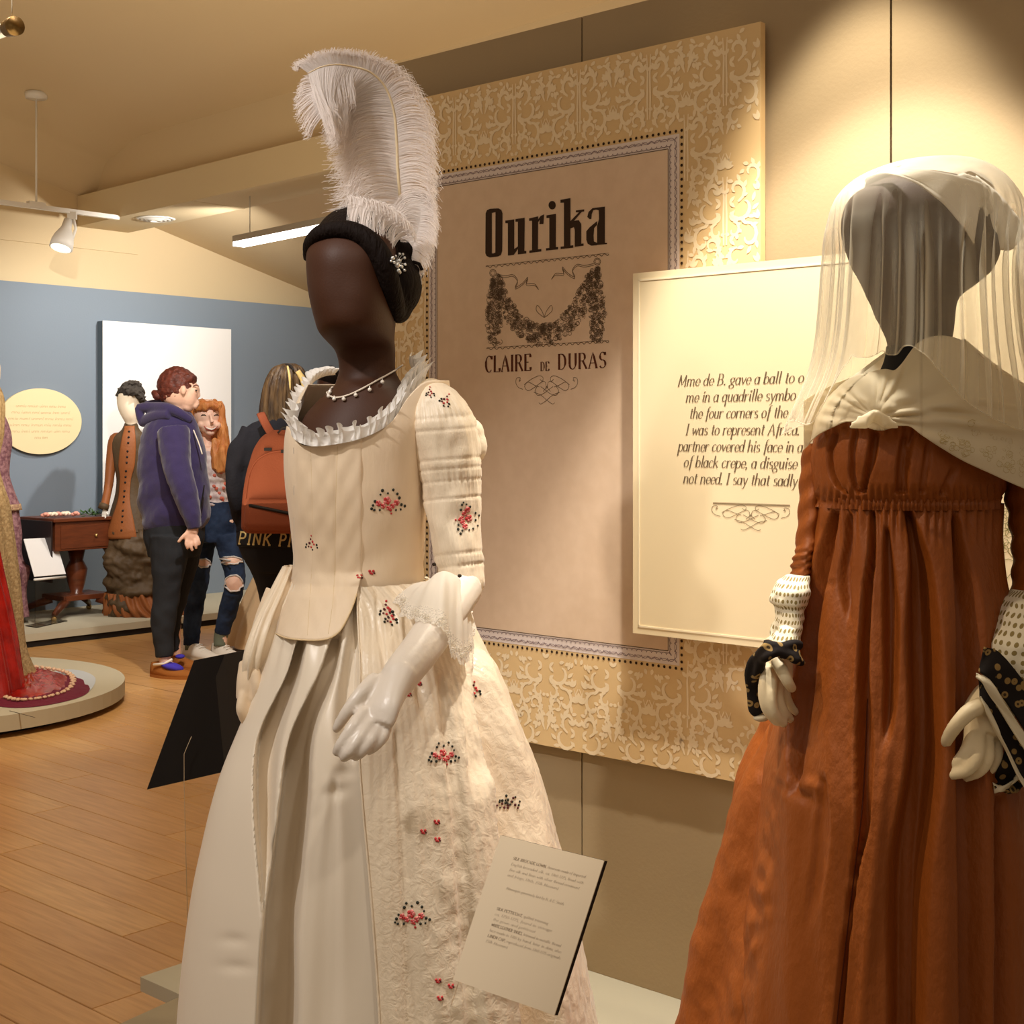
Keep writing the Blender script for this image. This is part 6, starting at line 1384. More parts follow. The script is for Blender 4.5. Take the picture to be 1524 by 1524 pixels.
# keep only the part of the cap that lies behind the hairline
hl = [(270, 604), (272, 588), (266, 578), (280, 572), (292, 578), (297, 569), (299, 560)]
keep = MB(); idx = {}
def behind(p):
    px, py = proj(p)
    lim = tab([(540, 320), (560, 300), (571, 298), (577, 284), (584, 272), (592, 262), (606, 256)], py)[0]; return px < lim
for f in hr.f:
    if all(behind(hr.v[i]) for i in f):
        g = []
        for i in f:
            if i not in idx: idx[i] = len(keep.v); keep.v.append(hr.v[i])
            g.append(idx[i])
        keep.f.append(tuple(g))
obj('hair', shell(keep, .004), m_auburn, A, label='auburn hair pulled back')
b = MB(); onB(b, (235, 588), (8.5, 8), YA, .032); onB(b, (243, 586), (5, 5.5), YA, .022); onB(b, (230, 585), (5, 5), YA, .02); obj('hair_bun', fuse(b, .004, 1), m_auburn, A)
b = MB(); onB(b, (292, 581), (1.8, 1.3), YA - .045, .004, 10, 6); obj('eye', b, m_eye, A); b = MB(); T(b, [(287, 575, YA - .052, .8), (292, 573, YA - .050, .9), (296, 575, YA - .045, .6)], 6, 6); obj('eyebrow', b, m_auburn, A)
tb = Body([(612, 242, 282, .065, YA), (622, 226, 290, .095, YA), (640, 214, 298, .125, YA), (680, 207, 305, .145, YA), (720, 206, 309, .15, YA), (750, 207, 312, .15, YA), (770, 210, 310, .145, YA), (780, 213, 306, .14, YA), (788, 218, 300, .13, YA)],
          lambda p, th: .008 * sin(proj(p)[1] * .13 + th * 3) * sstep(660, 760, proj(p)[1]))
b = tb.mesh(48, 40, cap=True); b.uv = None
T(b, [(258, 640, 7.66, 24), (264, 690, 7.60, 22), (274, 730, 7.57, 19), (284, 762, 7.56, 15), (289, 782, 7.56, 11.5), (290, 787, 7.56, 11)], 18, 26); T(b, [(246, 640, 7.98, 22), (250, 700, 8.05, 19), (285, 745, 8.02, 15)], 14, 14)
obj('hoodie', rough(rough(fuse(b, .0075, 2), .012, 9, .8), .005, 26), m_navy, A, label='navy hooded sweatshirt')
b = MB(); T(b, [(203, 604, YA, 3), (212, 606, YA, 7), (228, 606, YA - .02, 8), (248, 607, YA - .07, 8), (266, 614, YA - .09, 7), (284, 626, YA - .06, 6)], 14, 26); T(b, [(207, 630, YA, 5), (216, 627, YA, 9), (232, 620, YA - .05, 9), (252, 617, YA - .1, 7)], 14, 20); T(b, [(204, 606, YA, 4), (208, 618, YA, 6), (212, 630, YA, 6)], 12, 10); T(b, [(216, 604, YA + .06, 7), (240, 602, YA + .08, 8), (268, 612, YA + .08, 7)], 12, 14)
obj('hood', fuse(b, .006, 2), m_navy, A)
b = MB(); T(b, [(288, 640, 7.70, 1.0), (296, 660, 7.68, 1.0), (301, 676, 7.66, 1.1)], 6, 8); obj('hood_cord', b, m_shoew, A)
b = MB(); T(b, [(304, 722, 7.665, 1), (301, 742, 7.66, 1), (296, 768, 7.66, 1)], 6, 8); obj('pocket_edge', b, m_zip, A)
hb_ = Body([(760, 224, 296, .10, YA), (778, 214, 304, .132, YA), (800, 214, 304, .145, YA), (828, 222, 296, .13, YA)]); b = hb_.mesh(40, 10, cap=True); b.uv = None
T(b, [(254, 800, 7.72, 31), (251, 840, 7.70, 26), (248, 880, 7.70, 20.5), (244, 915, 7.70, 19.5), (243, 945, 7.70, 16), (245, 977, 7.70, 13)], 20, 26); T(b, [(278, 800, 7.92, 26), (274, 845, 7.94, 19), (265, 890, 7.95, 14), (257, 925, 7.95, 13), (258, 960, 7.95, 11), (262, 970, 7.95, 9)], 16, 22)
obj('leggings', rough(fuse(b, .0065, 2), .008, 16), m_char, A)
def shoe(parent, heel, toe, Yh, Yt, w, hgt_, m, sole, floor_z=0.0):
    h, t = P(heel[0], heel[1], Yh), P(toe[0], toe[1], Yt); h.z = t.z = floor_z; d = (t - h); L = d.length; d.normalize(); s_ = Vector((-d.y, d.x, 0)); b = MB()
    def outl(u): return w * (sin(pi * clamp(u * .93 + .05)) ** .45) * (.82 + .22 * sin(pi * u * .9))
    def fn(i, j):
        u = j / 16; a = pi * i / 11; hh = hgt_ * tab([(0, .9), (.2, 1), (.45, .72), (.75, .46), (.93, .34), (1, .1)], u)[0]
        return h + d * L * u + s_ * outl(u) / 2 * cos(a) + Vector((0, 0, .012 + hh * sin(a) ** .8))
    b.grid(fn, 12, 17); o1 = obj('shoe', shell(b, .003), m, parent)
    sb = MB(); ring = [h + d * L * (k / 16) + s_ * outl(k / 16) / 2 for k in range(17)] + [h + d * L * (k / 16) - s_ * outl(k / 16) / 2 for k in range(16, -1, -1)]
    o2 = obj('sole', sb.prism(ring, (0, 0, .016)), sole, o1, smooth=False); return h, d, s_, L
h, d, s_, L = shoe(A, (226, 1000), (289, 1002), 7.72, 7.62, .105, .075, m_moc, m_moc)
b = MB(); T(b, [(232, 984, 7.70, 13), (246, 983, 7.70, 12), (258, 980, 7.69, 7)], 12, 8, None, .6); 
b = MB(); b.ball(h + d * L * .50 + Vector((0, -.012, .062)), (.065, .042, .022), 16, 8, Matrix.Rotation(.25, 3, 'Y')); obj('shoe_lining', b, m_royal, A, label='royal blue slipper vamp')
b = MB(); b.tube([h + d * L * .10 + Vector((0, -.052, .072)), h + d * L * .35 + Vector((0, -.05, .082)), h + d * L * .52 + Vector((0, -.03, .105))], .007, 8); obj('shoe_trim', b, m_shoew, A)
shoe(A, (250, 985), (300, 990), 8.0, 7.9, .10, .075, m_moc, m_moc); b = MB(); onB(b, (268, 977), (7, 3.5), 7.86, .03); obj('shoe_lining', b, m_royal, A)

# ---------------------------------------------------------------- smiling ginger visitor
YG = 8.3
G = thing('person', 'smiling person with long ginger hair, floral top and ripped jeans', 'person', (P(310, 980, YG).x, YG, 0))
b = MB(); onB(b, (309, 617), (20, 23), YG, .088, 26, 20); onB(b, (311, 633), (15, 15), YG - .02, .066); onB(b, (313, 644), (7, 5), YG - .045, .032); onB(b, (300, 632), (6, 6), YG - .055, .03); onB(b, (323, 633), (6, 6), YG - .055, .03)
T(b, [(313, 617, YG - .085, 2), (315, 625, YG - .098, 2.6), (316, 629, YG - .103, 3.2)], 10, 8); T(b, [(306, 645, YG + .01, 8), (308, 660, YG + .01, 8.5), (308, 672, YG + .01, 13)], 14, 8)
b2_ = Body([(665, 288, 330, .07, YG), (690, 286, 336, .095, YG), (750, 292, 338, .09, YG)]); q_ = b2_.mesh(30, 8, cap=True); q_.uv = None; b.join(q_)
T(b, [(334, 684, 8.34, 8), (342, 715, 8.42, 7), (341, 745, 8.48, 6)], 12, 12); T(b, [(286, 684, 8.34, 8), (280, 715, 8.40, 7), (284, 745, 8.42, 6), (286, 762, 8.42, 6)], 12, 12)
for k in range(5): T(b, [(284 - 3 + k * 1.9, 762, 8.42, 1.9), (284 - 3 + k * 2, 772, 8.41, 1.7), (285 - 3 + k * 2, 779, 8.41, 1.4)], 8, 5); T(b, [(339 - 3 + k * 1.8, 745, 8.48, 1.9), (338 - 3 + k * 1.9, 755, 8.47, 1.6), (338 - 3 + k * 1.8, 761, 8.47, 1.4)], 8, 5)
T(b, [(336, 775, 8.27, 12), (344, 830, 8.25, 10), (349, 868, 8.22, 9), (342, 900, 8.26, 8), (333, 925, 8.28, 7.5), (330, 962, 8.3, 7)], 14, 20); T(b, [(304, 775, 8.36, 12), (298, 835, 8.34, 10), (296, 862, 8.33, 9), (290, 895, 8.35, 8), (286, 930, 8.36, 7.5), (285, 968, 8.36, 7)], 14, 16)
obj('body', fuse(b, .0055, 2), m_skin2, G)
def on_face(x, y, lift=.0): return P(x, y, 0)
fbv = None
for o_ in G.children:
    if o_.name.startswith('body'): fbv = BVHTree.FromPolygons([tuple(v.co + world_loc(o_)) for v in o_.data.vertices], [tuple(p.vertices) for p in o_.data.polygons])
def fpt(x, y, l=.001): h = hit([fbv], x, y, l); return h[0] if h else P(x, y, YG - .09)
for ex_ in (303, 322): b = MB(); b.tube([fpt(ex_ - 4, 619), fpt(ex_ - 1.5, 617.4), fpt(ex_ + 1.5, 617.4), fpt(ex_ + 4, 619)], [.0012, .004, .004, .0012], 8); obj('eye', b, m_eye, G); b = MB(); b.tube([fpt(ex_ - 5, 613), fpt(ex_, 611), fpt(ex_ + 5, 613)], .0028, 6); obj('eyebrow', b, mat('ginger_brow', rgb(188, 120, 70), .7) if ex_ == 303 else MATS['ginger_brow'], G)
b = MB(); b.tube([fpt(304, 634, .002), fpt(308, 638, .003), fpt(314, 640, .003), fpt(319, 638.4, .003), fpt(324, 634, .002)], [.002, .0065, .008, .0065, .002], 8); obj('lips', b, m_lip, G)
b = MB(); b.tube([fpt(306, 635.2, .006), fpt(310, 637.2, .009), fpt(314, 638, .010), fpt(318, 637.2, .009), fpt(322, 635.2, .006)], [.001, .0045, .005, .0045, .001], 8); obj('teeth', b, m_teeth, G)
b = MB(); onB(b, (308, 608), (22, 14), YG + .01, .092, 26, 16); T(b, [(294, 608, YG - .07, 5), (304, 604, YG - .085, 6.5), (314, 604, YG - .085, 6.5), (325, 608, YG - .07, 5)], 12, 16); T(b, [(290, 605, YG - .02, 8), (288, 625, YG, 7), (291, 645, YG, 6), (296, 665, YG - .05, 5)], 12, 16)
T(b, [(324, 600, YG - .02, 8), (329, 620, YG, 7), (331, 645, YG - .03, 8), (331, 670, YG - .08, 10), (331, 690, YG - .10, 10), (330, 703, YG - .10, 6)], 14, 22); T(b, [(320, 655, YG - .06, 5), (322, 675, YG - .09, 7), (320, 698, YG - .11, 4)], 12, 12); T(b, [(310, 600, YG + .06, 17), (312, 640, YG + .07, 19), (318, 680, YG + .08, 17), (324, 700, YG + .06, 10)], 14, 16)
obj('hair', rough(rough(fuse(b, .0055, 2), .022, 22, .25), .010, 60, .3), m_ginger, G, label='long ginger hair with a straight fringe')
tpb = Body([(668, 296, 324, .07, YG), (680, 288, 334, .1, YG), (700, 286, 338, .112, YG), (725, 289, 338, .106, YG), (752, 290, 344, .108, YG)], lambda p, th: .005 * sin(proj(p)[1] * .5) * sstep(700, 715, proj(p)[1]))
obj('top', shell(tpb.mesh(60, 40), .003), m_print, G, label='pale floral ruffled top'); b = MB(); rn = random.Random(3); tbv = tpb.mesh(60, 40).bvh()
for k in range(16):
    h = hit([tbv], rn.uniform(312, 338), rn.uniform(695, 748), .003)
    if h: b.ball(h[0], (.012, .004, .010), 8, 4)
obj('top_blossoms', b, mat('coral_print', rgb(206, 110, 90), .8), G, kind='stuff')
hb_ = Body([(746, 290, 345, .112, YG), (775, 287, 351, .122, YG), (806, 286, 357, .12, YG)]); b = hb_.mesh(40, 12, cap=True); b.uv = None
T(b, [(337, 798, 8.25, 20), (346, 835, 8.22, 17), (350, 868, 8.20, 14.5), (342, 900, 8.25, 14), (334, 925, 8.28, 12.5), (331, 941, 8.30, 11.5)], 18, 26); T(b, [(303, 798, 8.35, 20), (298, 835, 8.33, 17), (296, 862, 8.32, 15), (290, 895, 8.35, 14.5), (286, 930, 8.36, 13), (285, 960, 8.37, 12)], 18, 26)
jm = rough(rough(fuse(b, .0065, 2), .010, 14), .004, 45); obj('jeans', jm, m_denim, G, label='ripped blue jeans'); jbv = jm.bvh()
for (x, y, w, hh) in ((343, 834, 17, 5.5), (348, 868, 13, 12), (303, 838, 10, 6)):
    b = MB(); c0 = MB(); n_ = 20; ringp = []
    def rip(i, j):
        a = 2 * pi * i / n_; r = j / 3; h = hit([jbv], x + w * r * cos(a) * (1 + .12 * sin(i * 2.3)), y + hh * r * sin(a), .0025 + .006 * (1 - r)); return h[0] if h else P(x, y, 8.1)
    b.grid(rip, n_, 4, True); obj('knee_skin', b, m_skin2, G, label='bare skin in a torn denim hole')
    ringp = [rip(i % n_, 3) for i in range(n_ + 1)]; c0.tube([p + Vector((0, -.002, .003 * sin(i * 4))) for i, p in enumerate(ringp)], [.003 + .003 * abs(sin(i * 1.7)) for i in range(n_ + 1)], 6); obj('frayed_edge', c0, m_fray, G)
b = MB(); T(b, [(290, 750, 8.19, 2.2), (318, 752, 8.185, 2.2), (344, 750, 8.21, 2.2)], 8, 14, Vector((0, 0, 1)), .5)
b = MB(); T(b, [(331, 938, 8.30, 11), (328, 950, 8.30, 10), (327, 962, 8.29, 9)], 14, 8); obj('sock', b, m_sock, G)
b = MB(); T(b, [(285, 956, 8.37, 10), (284, 968, 8.36, 9)], 14, 4); obj('sock', b, m_sock, G)
for (h_, t_, Yh, Yt) in (((317, 968), (366, 980), 8.36, 8.12), ((275, 975), (328, 984), 8.42, 8.16)):
    h, d, s_, L = shoe(G, h_, t_, Yh, Yt, .098, .085, m_shoew, m_sole)
    for k in range(4): b = MB(); c = h + d * L * (.42 + k * .08) + Vector((0, -.004, .082 - k * .012)); b.tube([c - s_ * .022, c + Vector((0, 0, .008)), c + s_ * .022], .003, 6); obj('lace', b, m_teeth, G)

# ---------------------------------------------------------------- visitor with the rust backpack, seen from behind
YB_ = 7.05
Bp = thing('person', 'person seen from behind with long brown hair, black sweater and black trousers', 'person', (P(425, 1040, YB_).x, YB_, 0))
b = MB(); onB(b, (428, 585), (28, 36), YB_, .095, 24, 18); T(b, [(428, 610, YB_, 17), (430, 640, YB_, 20)], 14, 6); T(b, [(430, 640, YB_, 50), (430, 700, YB_, 60), (430, 800, YB_, 60)], 24, 10, Vector((1, 0, 0)), .6)
T(b, [(366, 655, 7.0, 12), (353, 700, 6.99, 9), (354, 745, 7.0, 8), (366, 778, 7.06, 7), (376, 790, 7.15, 8)], 12, 18); T(b, [(494, 655, 7.0, 12), (508, 700, 6.98, 11), (506, 745, 6.98, 9), (490, 785, 7.15, 8)], 12, 18)
for sx, ox in ((1, 366), (-1, 500)):
    for k in range(5): T(b, [(ox + sx * k * 3 + sx * 8, 790, 7.20, 2.6), (ox + sx * k * 3 + sx * 16, 792, 7.26, 2.4), (ox + sx * k * 3 + sx * 22, 796, 7.30, 1.9)], 8, 6)
T(b, [(404, 830, YB_, 26), (412, 900, YB_, 20), (414, 960, YB_, 16), (412, 1030, YB_, 11)], 16, 16); T(b, [(456, 830, YB_, 26), (452, 900, YB_, 20), (450, 960, YB_, 16), (450, 1030, YB_, 11)], 16, 16)
obj('body', fuse(b, .0065, 2), m_skin, Bp)
hbw = Body([(541, 424, 438, .03, YB_), (545, 412, 446, .06, YB_), (556, 402, 454, .09, YB_), (572, 395, 458, .108, YB_), (592, 390, 461, .115, YB_), (612, 387, 461, .112, YB_), (626, 388, 458, .10, YB_), (636, 394, 452, .09, YB_ - .02), (643, 402, 446, .07, YB_ - .03)], lambda p, th: .005 * sin(th * 19 + p.z * 6) + .003 * sin(th * 41))
obj('hair', hbw.mesh(110, 50, cap=True), m_brownh, Bp, label='long brown hair hanging over the backpack')
b = MB(); T(b, [(443, 552, YB_ - .08, 4), (452, 568, YB_ - .07, 5), (456, 590, YB_ - .06, 4.5), (458, 612, YB_ - .05, 2)], 10, 16); T(b, [(428, 545, YB_ - .09, 1.4), (431, 560, YB_ - .112, 2.0), (432, 580, YB_ - .118, 1)], 8, 10); obj('hair_streak', b, m_blond, Bp, label='blond streak at the side of the hair')
b = MB(); T(b, [(425, 543, YB_ - .04, 2.4), (432, 545, YB_ - .06, 2.8), (437, 551, YB_ - .09, 1.8)], 8, 8); T(b, [(448, 552, YB_ - .04, 1.5), (453, 558, YB_ - .05, 2.2)], 8, 2); obj('hair_clip', fuse(b, .004, 1), m_zip, Bp)
tb = Body([(620, 396, 466, .09, YB_), (632, 374, 486, .125, YB_), (650, 358, 500, .14, YB_), (690, 350, 510, .15, YB_), (740, 350, 510, .15, YB_), (792, 352, 508, .15, YB_)]); b = tb.mesh(48, 20, cap=True); b.uv = None
T(b, [(376, 642, 7.02, 17), (360, 668, 7.0, 18), (352, 700, 6.98, 16), (352, 735, 6.96, 15), (358, 766, 7.0, 13), (370, 784, 7.10, 11)], 16, 22); T(b, [(484, 642, 7.02, 17), (500, 668, 7.0, 18), (508, 700, 6.98, 16), (508, 735, 6.96, 15), (496, 780, 7.08, 11)], 16, 20)
obj('sweater', rough(fuse(b, .0075, 2), .014, 14), m_black, Bp)
wb_ = Body([(785, 353, 508, .155, YB_), (798, 352, 509, .158, YB_), (812, 353, 508, .155, YB_)]); obj('waistband', shell(wb_.mesh(70, 6), .003), m_blackp, Bp, label='black waistband printed with gold capitals')
b = MB()
def wM2(u, v):
    px, py = 352 + u, 808 + v * -1 + u * .05; p = wb_.front(px, py, .0035); return p
tmp = MB()
for k, (txt, u0) in enumerate((("PINK", 2), ("PINK", 62), ("PINK", 122))):
    x = u0
    for c in txt:
        w_, g_ = GL[c]
        for st_ in glyph_strokes(g_): tmp.ribbon([wM2(x + a * .95 + bb_ * .2, bb_ * 1.1 - 1) for a, bb_ in st_], .0085, Vector((0, -1, 0)))
        x += w_ * .95 + 2.5
obj('waistband_lettering', tmp, m_gold, Bp, smooth=False, kind='stuff')
hb_ = Body([(808, 353, 508, .15, YB_), (830, 362, 500, .15, YB_), (850, 374, 490, .14, YB_)]); b = hb_.mesh(40, 8, cap=True); b.uv = None
T(b, [(400, 820, YB_, 38), (408, 860, YB_, 29), (412, 900, YB_, 24), (414, 950, YB_, 20), (412, 1000, YB_, 16), (412, 1026, YB_, 14)], 20, 24); T(b, [(458, 820, YB_, 38), (454, 860, YB_, 29), (452, 900, YB_, 24), (450, 950, YB_, 20), (450, 1000, YB_, 16), (450, 1026, YB_, 14)], 20, 24)
obj('trousers', fuse(b, .0075, 2), m_blackp, Bp)
for x in (412, 450): shoe(Bp, (x, 1042), (x + 4, 1028), 7.12, 7.38, .10, .08, m_zip, m_zip)
# backpack
bp = thing('backpack', 'rust canvas backpack worn on the back of the person in black', 'backpack', P(430, 797, 6.75))
pk = Body([(640, 408, 450, .05, 6.78, 2.4), (646, 396, 462, .08, 6.78, 2.6), (660, 384, 474, .105, 6.78, 2.8), (690, 373, 487, .125, 6.78, 3), (730, 364, 496, .135, 6.78, 3), (770, 360, 500, .135, 6.78, 3), (784, 360, 500, .13, 6.78, 3), (792, 366, 494, .11, 6.78, 3)], lambda p, th: .006 * exp(-((proj(p)[0] - 420) / 12) ** 2) * sstep(680, 700, proj(p)[1]) + .003 * sin(th * 7 + p.z * 12))
pb = pk.mesh(70, 50, cap=True); obj('bag', pb, m_pack, bp); pbv = pb.bvh()
fp_ = Body([(742, 372, 488, .10, 6.70, 3), (750, 368, 494, .125, 6.70, 3), (776, 365, 496, .135, 6.70, 3), (788, 369, 492, .12, 6.70, 3)]); fm_ = fp_.mesh(60, 20, cap=True); obj('front_pocket', fm_, m_pack, bp)
b = MB(); fbv2 = fm_.bvh(); z_ = [hit([fbv2], x, 752 + (x - 370) * .20, .002) for x in range(372, 480, 6)]; b.tube([h[0] for h in z_ if h], .008, 6); obj('zip', b, m_zip, bp)
b = MB(); z_ = [hit([pbv], x, y, .002) for x, y in spline([(366, 742), (372, 705), (386, 682), (410, 672), (440, 674), (470, 690)], 26)]; b.tube([h[0] for h in z_ if h], .004, 6); obj('seam_piping', b, m_pack, bp)
for pts in ([(388, 615, 6.92), (394, 628, 6.86), (402, 642, 6.76), (410, 652, 6.70)], [(470, 615, 6.92), (464, 628, 6.86), (456, 642, 6.76), (448, 652, 6.70)]): b = MB(); b.tube([P(*q) for q in spline(pts, 10)], [(.022, .006)] * 10, 8, flat=Vector((1, 0, 0))); obj('shoulder_strap', b, m_pack, bp)
b = MB(); T(b, [(414, 644, 6.70, 1.6), (422, 636, 6.66, 1.6), (434, 638, 6.66, 1.6), (440, 646, 6.70, 1.6)], 8, 12); obj('carry_loop', b, m_zip, bp)
for x, y in ((399, 669), (424, 672)): b = MB(); h = hit([pbv], x, y, .004); b.box(h[0] if h else P(x, y, 6.65), (.035, .008, .014)); obj('zip_pull', b, m_zip, bp, smooth=False)

# ---------------------------------------------------------------- brown costume figure on the far platform
YM = 9.75
m_face = mat('cream_mannequin_head', rgb(250, 234, 206), .6, .3); m_wig = mat('charcoal_wool_wig', rgb(66, 60, 54), .9, .1, bump=(60, .8)); m_orange = mat('orange_brown_silk', rgb(146, 86, 44), .55, .3, bump=(60, .2)); m_dkb = mat('dark_olive_brown_silk', rgb(84, 66, 44), .6, .3, bump=(50, .3))
Mq = thing('costume_mannequin', 'mannequin in buttoned orange-brown and dark brown bustle dress with grey wig', 'mannequin', (P(188, 915, YM).x, YM, zq))
hd = Body([(574, 184, 202, .04, YM), (582, 176, 209, .09, YM), (598, 175, 210, .1, YM), (612, 178, 209, .095, YM), (622, 183, 206, .08, YM), (630, 187, 204, .055, YM), (640, 187, 203, .05, YM), (650, 178, 212, .07, YM)]); obj('head', hd.mesh(36, 30, cap=True), m_face, Mq)
b = MB(); onB(b, (195, 582), (19, 12), YM + .01, .10, 20, 12); T(b, [(176, 588, YM - .05, 4.5), (184, 582, YM - .08, 6), (196, 583, YM - .09, 6.5), (208, 588, YM - .06, 6), (213, 600, YM - .02, 5)], 12, 16); T(b, [(186, 573, YM - .02, 5), (198, 571, YM - .03, 5.5), (208, 575, YM, 5)], 12, 10); onB(b, (212, 603), (6, 12), YM + .04, .05)
obj('wig', rough(fuse(b, .007, 1), .022, 42), m_wig, Mq)
dr_ = Body([(630, 186, 204, .05, YM), (640, 181, 208, .065, YM), (648, 172, 216, .085, YM), (662, 167, 220, .10, YM), (690, 170, 218, .105, YM), (715, 174, 214, .095, YM), (735, 172, 217, .10, YM), (760, 165, 226, .125, YM), (790, 158, 236, .15, YM)]); obj('jacket', dr_.mesh(60, 50), m_dkb, Mq, label='dark brown sides of the jacket bodice')
b = MB()
def pan(i, j):
    v = j / 40; py = lerp(634, 802, v); c = lerp(193, 180, v); w = tab([(634, 7), (660, 11), (690, 12), (715, 8), (745, 9), (775, 17), (802, 24)], py)[0]; return dr_.front(c + w * (i / 12 * 2 - 1), min(py, 790), .010) + Vector((0, 0, -(max(0, py - 790)) * YM / F))
b.grid(pan, 13, 41); obj('front_panel', shell(b, .004), m_orange, Mq, label='orange-brown buttoned front panel')
for k in range(16): c = pan(6, 2 + k * 2.3 if False else int(2 + k * 2.35)); b = MB(); b.ball(c + Vector((0, -.004, 0)), .008, 8, 6); obj('button', b, m_zip, Mq)
b = MB(); T(b, [(178, 650, YM, 7), (170, 656, YM, 8.5), (165, 690, YM - .02, 7.5), (162, 720, YM - .06, 6.5), (158, 742, YM - .1, 6), (155, 754, YM - .12, 6.5)], 14, 20); obj('sleeve', b, m_orange, Mq); b = MB(); T(b, [(156, 750, YM - .12, 7.5), (153, 758, YM - .13, 8)], 14, 4); obj('cuff', b, m_dkb, Mq)
def smallhand(x, y, Y, m, par):
    b = MB(); T(b, [(x, y, Y, 3.2), (x - 1, y + 8, Y, 3.8)], 10, 4, Vector((1, 0, 0)), .6)
    for k in range(4): T(b, [(x - 3.4 + k * 1.6, y + 8, Y, 1.3), (x - 3.6 + k * 1.5, y + 13 + (k in (1, 2)), Y - .01, 1.1)], 8, 3)
    T(b, [(x + 2, y + 3, Y, 1.4), (x + 4, y + 8, Y - .01, 1.1)], 8, 3); obj('hand', fuse(b, .003, 1), m, par)
smallhand(156, 758, YM - .13, m_white, Mq)
b = MB(); T(b, [(216, 656, YM, 8), (226, 700, YM - .02, 7), (222, 745, YM - .1, 6)], 14, 12); obj('sleeve', b, m_orange, Mq); smallhand(222, 745, YM - .1, m_white, Mq)
sk = Body([(786, 160, 234, .15, YM), (800, 161, 238, .17, YM), (840, 160, 240, .19, YM), (880, 160, 240, .2, YM), (918, 162, 244, .215, YM)], lambda p, th: .05 * NZ.noise(Vector((p.x * 7, p.y * 7, p.z * 14))) + .016 * NZ.noise(p * 34))
obj('draped_skirt', sk.mesh(90, 60), m_dkb, Mq, label='dark gathered bustle skirt')
sk2 = Body([(880, 161, 246, .205, YM), (900, 158, 262, .225, YM), (919, 156, 300, .25, YM + .05)], lambda p, th: .014 * sin(th * 26) + .008 * sin(th * 11 + p.z * 30)); obj('hem_flounce', sk2.mesh(140, 14), m_orange, Mq, label='orange-brown hem flounce trailing right')

# ---------------------------------------------------------------- drop-leaf table, flowers, label stand
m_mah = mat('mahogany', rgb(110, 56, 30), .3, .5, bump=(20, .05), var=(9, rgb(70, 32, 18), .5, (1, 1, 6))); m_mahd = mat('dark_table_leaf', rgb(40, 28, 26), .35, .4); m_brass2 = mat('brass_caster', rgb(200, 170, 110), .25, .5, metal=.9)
c0 = P(82, 773, 9.35); zt_ = c0.z; c0.z = 0
tb_ = thing('drop_leaf_table', 'small dark mahogany pedestal table against the blue wall', 'table', (c0 + U2 * .3 + U1 * .18 + Z * zq))
def tbox(name, s0, s1, d0, d1, z0, z1, m, **k):
    b = MB(); b.prism([c0 + U2 * s0 + U1 * d0 + Z * z0, c0 + U2 * s1 + U1 * d0 + Z * z0, c0 + U2 * s1 + U1 * d1 + Z * z0, c0 + U2 * s0 + U1 * d1 + Z * z0], Z * (z1 - z0)); o = obj(name, b, m, tb_, smooth=False, **k)
    bev = o.modifiers.new('bevel', 'BEVEL'); bev.width = .004; bev.segments = 2; return o
tbox('table_top', -.02, .53, -.02, .42, zt_ - .02, zt_ + .004, m_mah); tbox('apron', 0, .51, 0, .40, zt_ - .215, zt_ - .02, m_mah)
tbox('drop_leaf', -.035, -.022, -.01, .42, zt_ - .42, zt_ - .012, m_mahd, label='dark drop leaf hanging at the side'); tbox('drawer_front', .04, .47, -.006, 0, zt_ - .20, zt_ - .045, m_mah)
b = MB(); b.ball(c0 + U2 * .3 - U1 * .014 + Z * (zt_ - .12), .012, 10, 8); obj('knob', b, m_brass2, tb_)
b = MB(); pc = c0 + U2 * .28 + U1 * .20; b.tube([pc + Z * z for z in (zt_ - .215, zt_ - .30, zt_ - .36, zt_ - .45, zt_ - .52, .22)], [.06, .045, .075, .06, .04, .09], 16); obj('pedestal', b, m_mah, tb_); tbox('plinth', .10, .46, .06, .34, .20, .235, m_mah)
for (s_, d_) in ((-.02, -.02), (.50, -.02), (-.02, .40), (.50, .40)):
    e = c0 + U2 * s_ + U1 * d_; f_ = pc.lerp(e, .45); b = MB(); b.tube([Vector((f_.x, f_.y, .20)), Vector(((f_.x + e.x) / 2, (f_.y + e.y) / 2, .17)), Vector((e.x, e.y, .13))], [.03, .026, .018], 10); obj('leg', b, m_mah, tb_)
    b = MB(); b.ball(Vector((e.x, e.y, zq + .02)), .02, 12, 8); obj('caster', b, m_brass2, tb_)
fl0 = P(88, 760, 9.48); fl0.z = zt_ + .004
sp_o = thing('flower_spray', 'cream and pink silk flowers lying on the mahogany table', 'flowers', fl0); rn = random.Random(5)
for k in range(7):
    b = MB(); c = fl0 + U2 * (-.10 + k * .034) + U1 * rn.uniform(-.03, .03) + Z * .022
    for a in range(5): b.ball(c + Vector((.016 * cos(a * 1.26), .012 * sin(a * 1.26), .006 * sin(a * 2))), (.017, .013, .012), 8, 6)
    obj('blossom', b, MATS.get('cream_petal') or mat('cream_petal', rgb(250, 232, 206), .7) if k % 3 else (MATS.get('pink_petal') or mat('pink_petal', rgb(240, 170, 150), .7)), sp_o)
lf = thing('leaf_spray', 'dark green foliage lying beside the silk flowers on the table', 'leaves', fl0 + U2 * .2); m_leaf = mat('leaf_green', rgb(60, 92, 44), .6)
b = MB()
for k in range(60):
    c = fl0 + U2 * rn.uniform(.15, .29) + U1 * rn.uniform(-.05, .04) + Z * rn.uniform(.0, .03); d = Vector((rn.uniform(-1, 1), rn.uniform(-1, 1), rn.uniform(0, .6))).normalized(); b.ribbon([c, c + d * .012, c + d * .026, c + d * .036], [.002, .012, .010, .001], Vector((0, -.4, 1)))
obj('leaves', b, m_leaf, lf, kind='stuff')
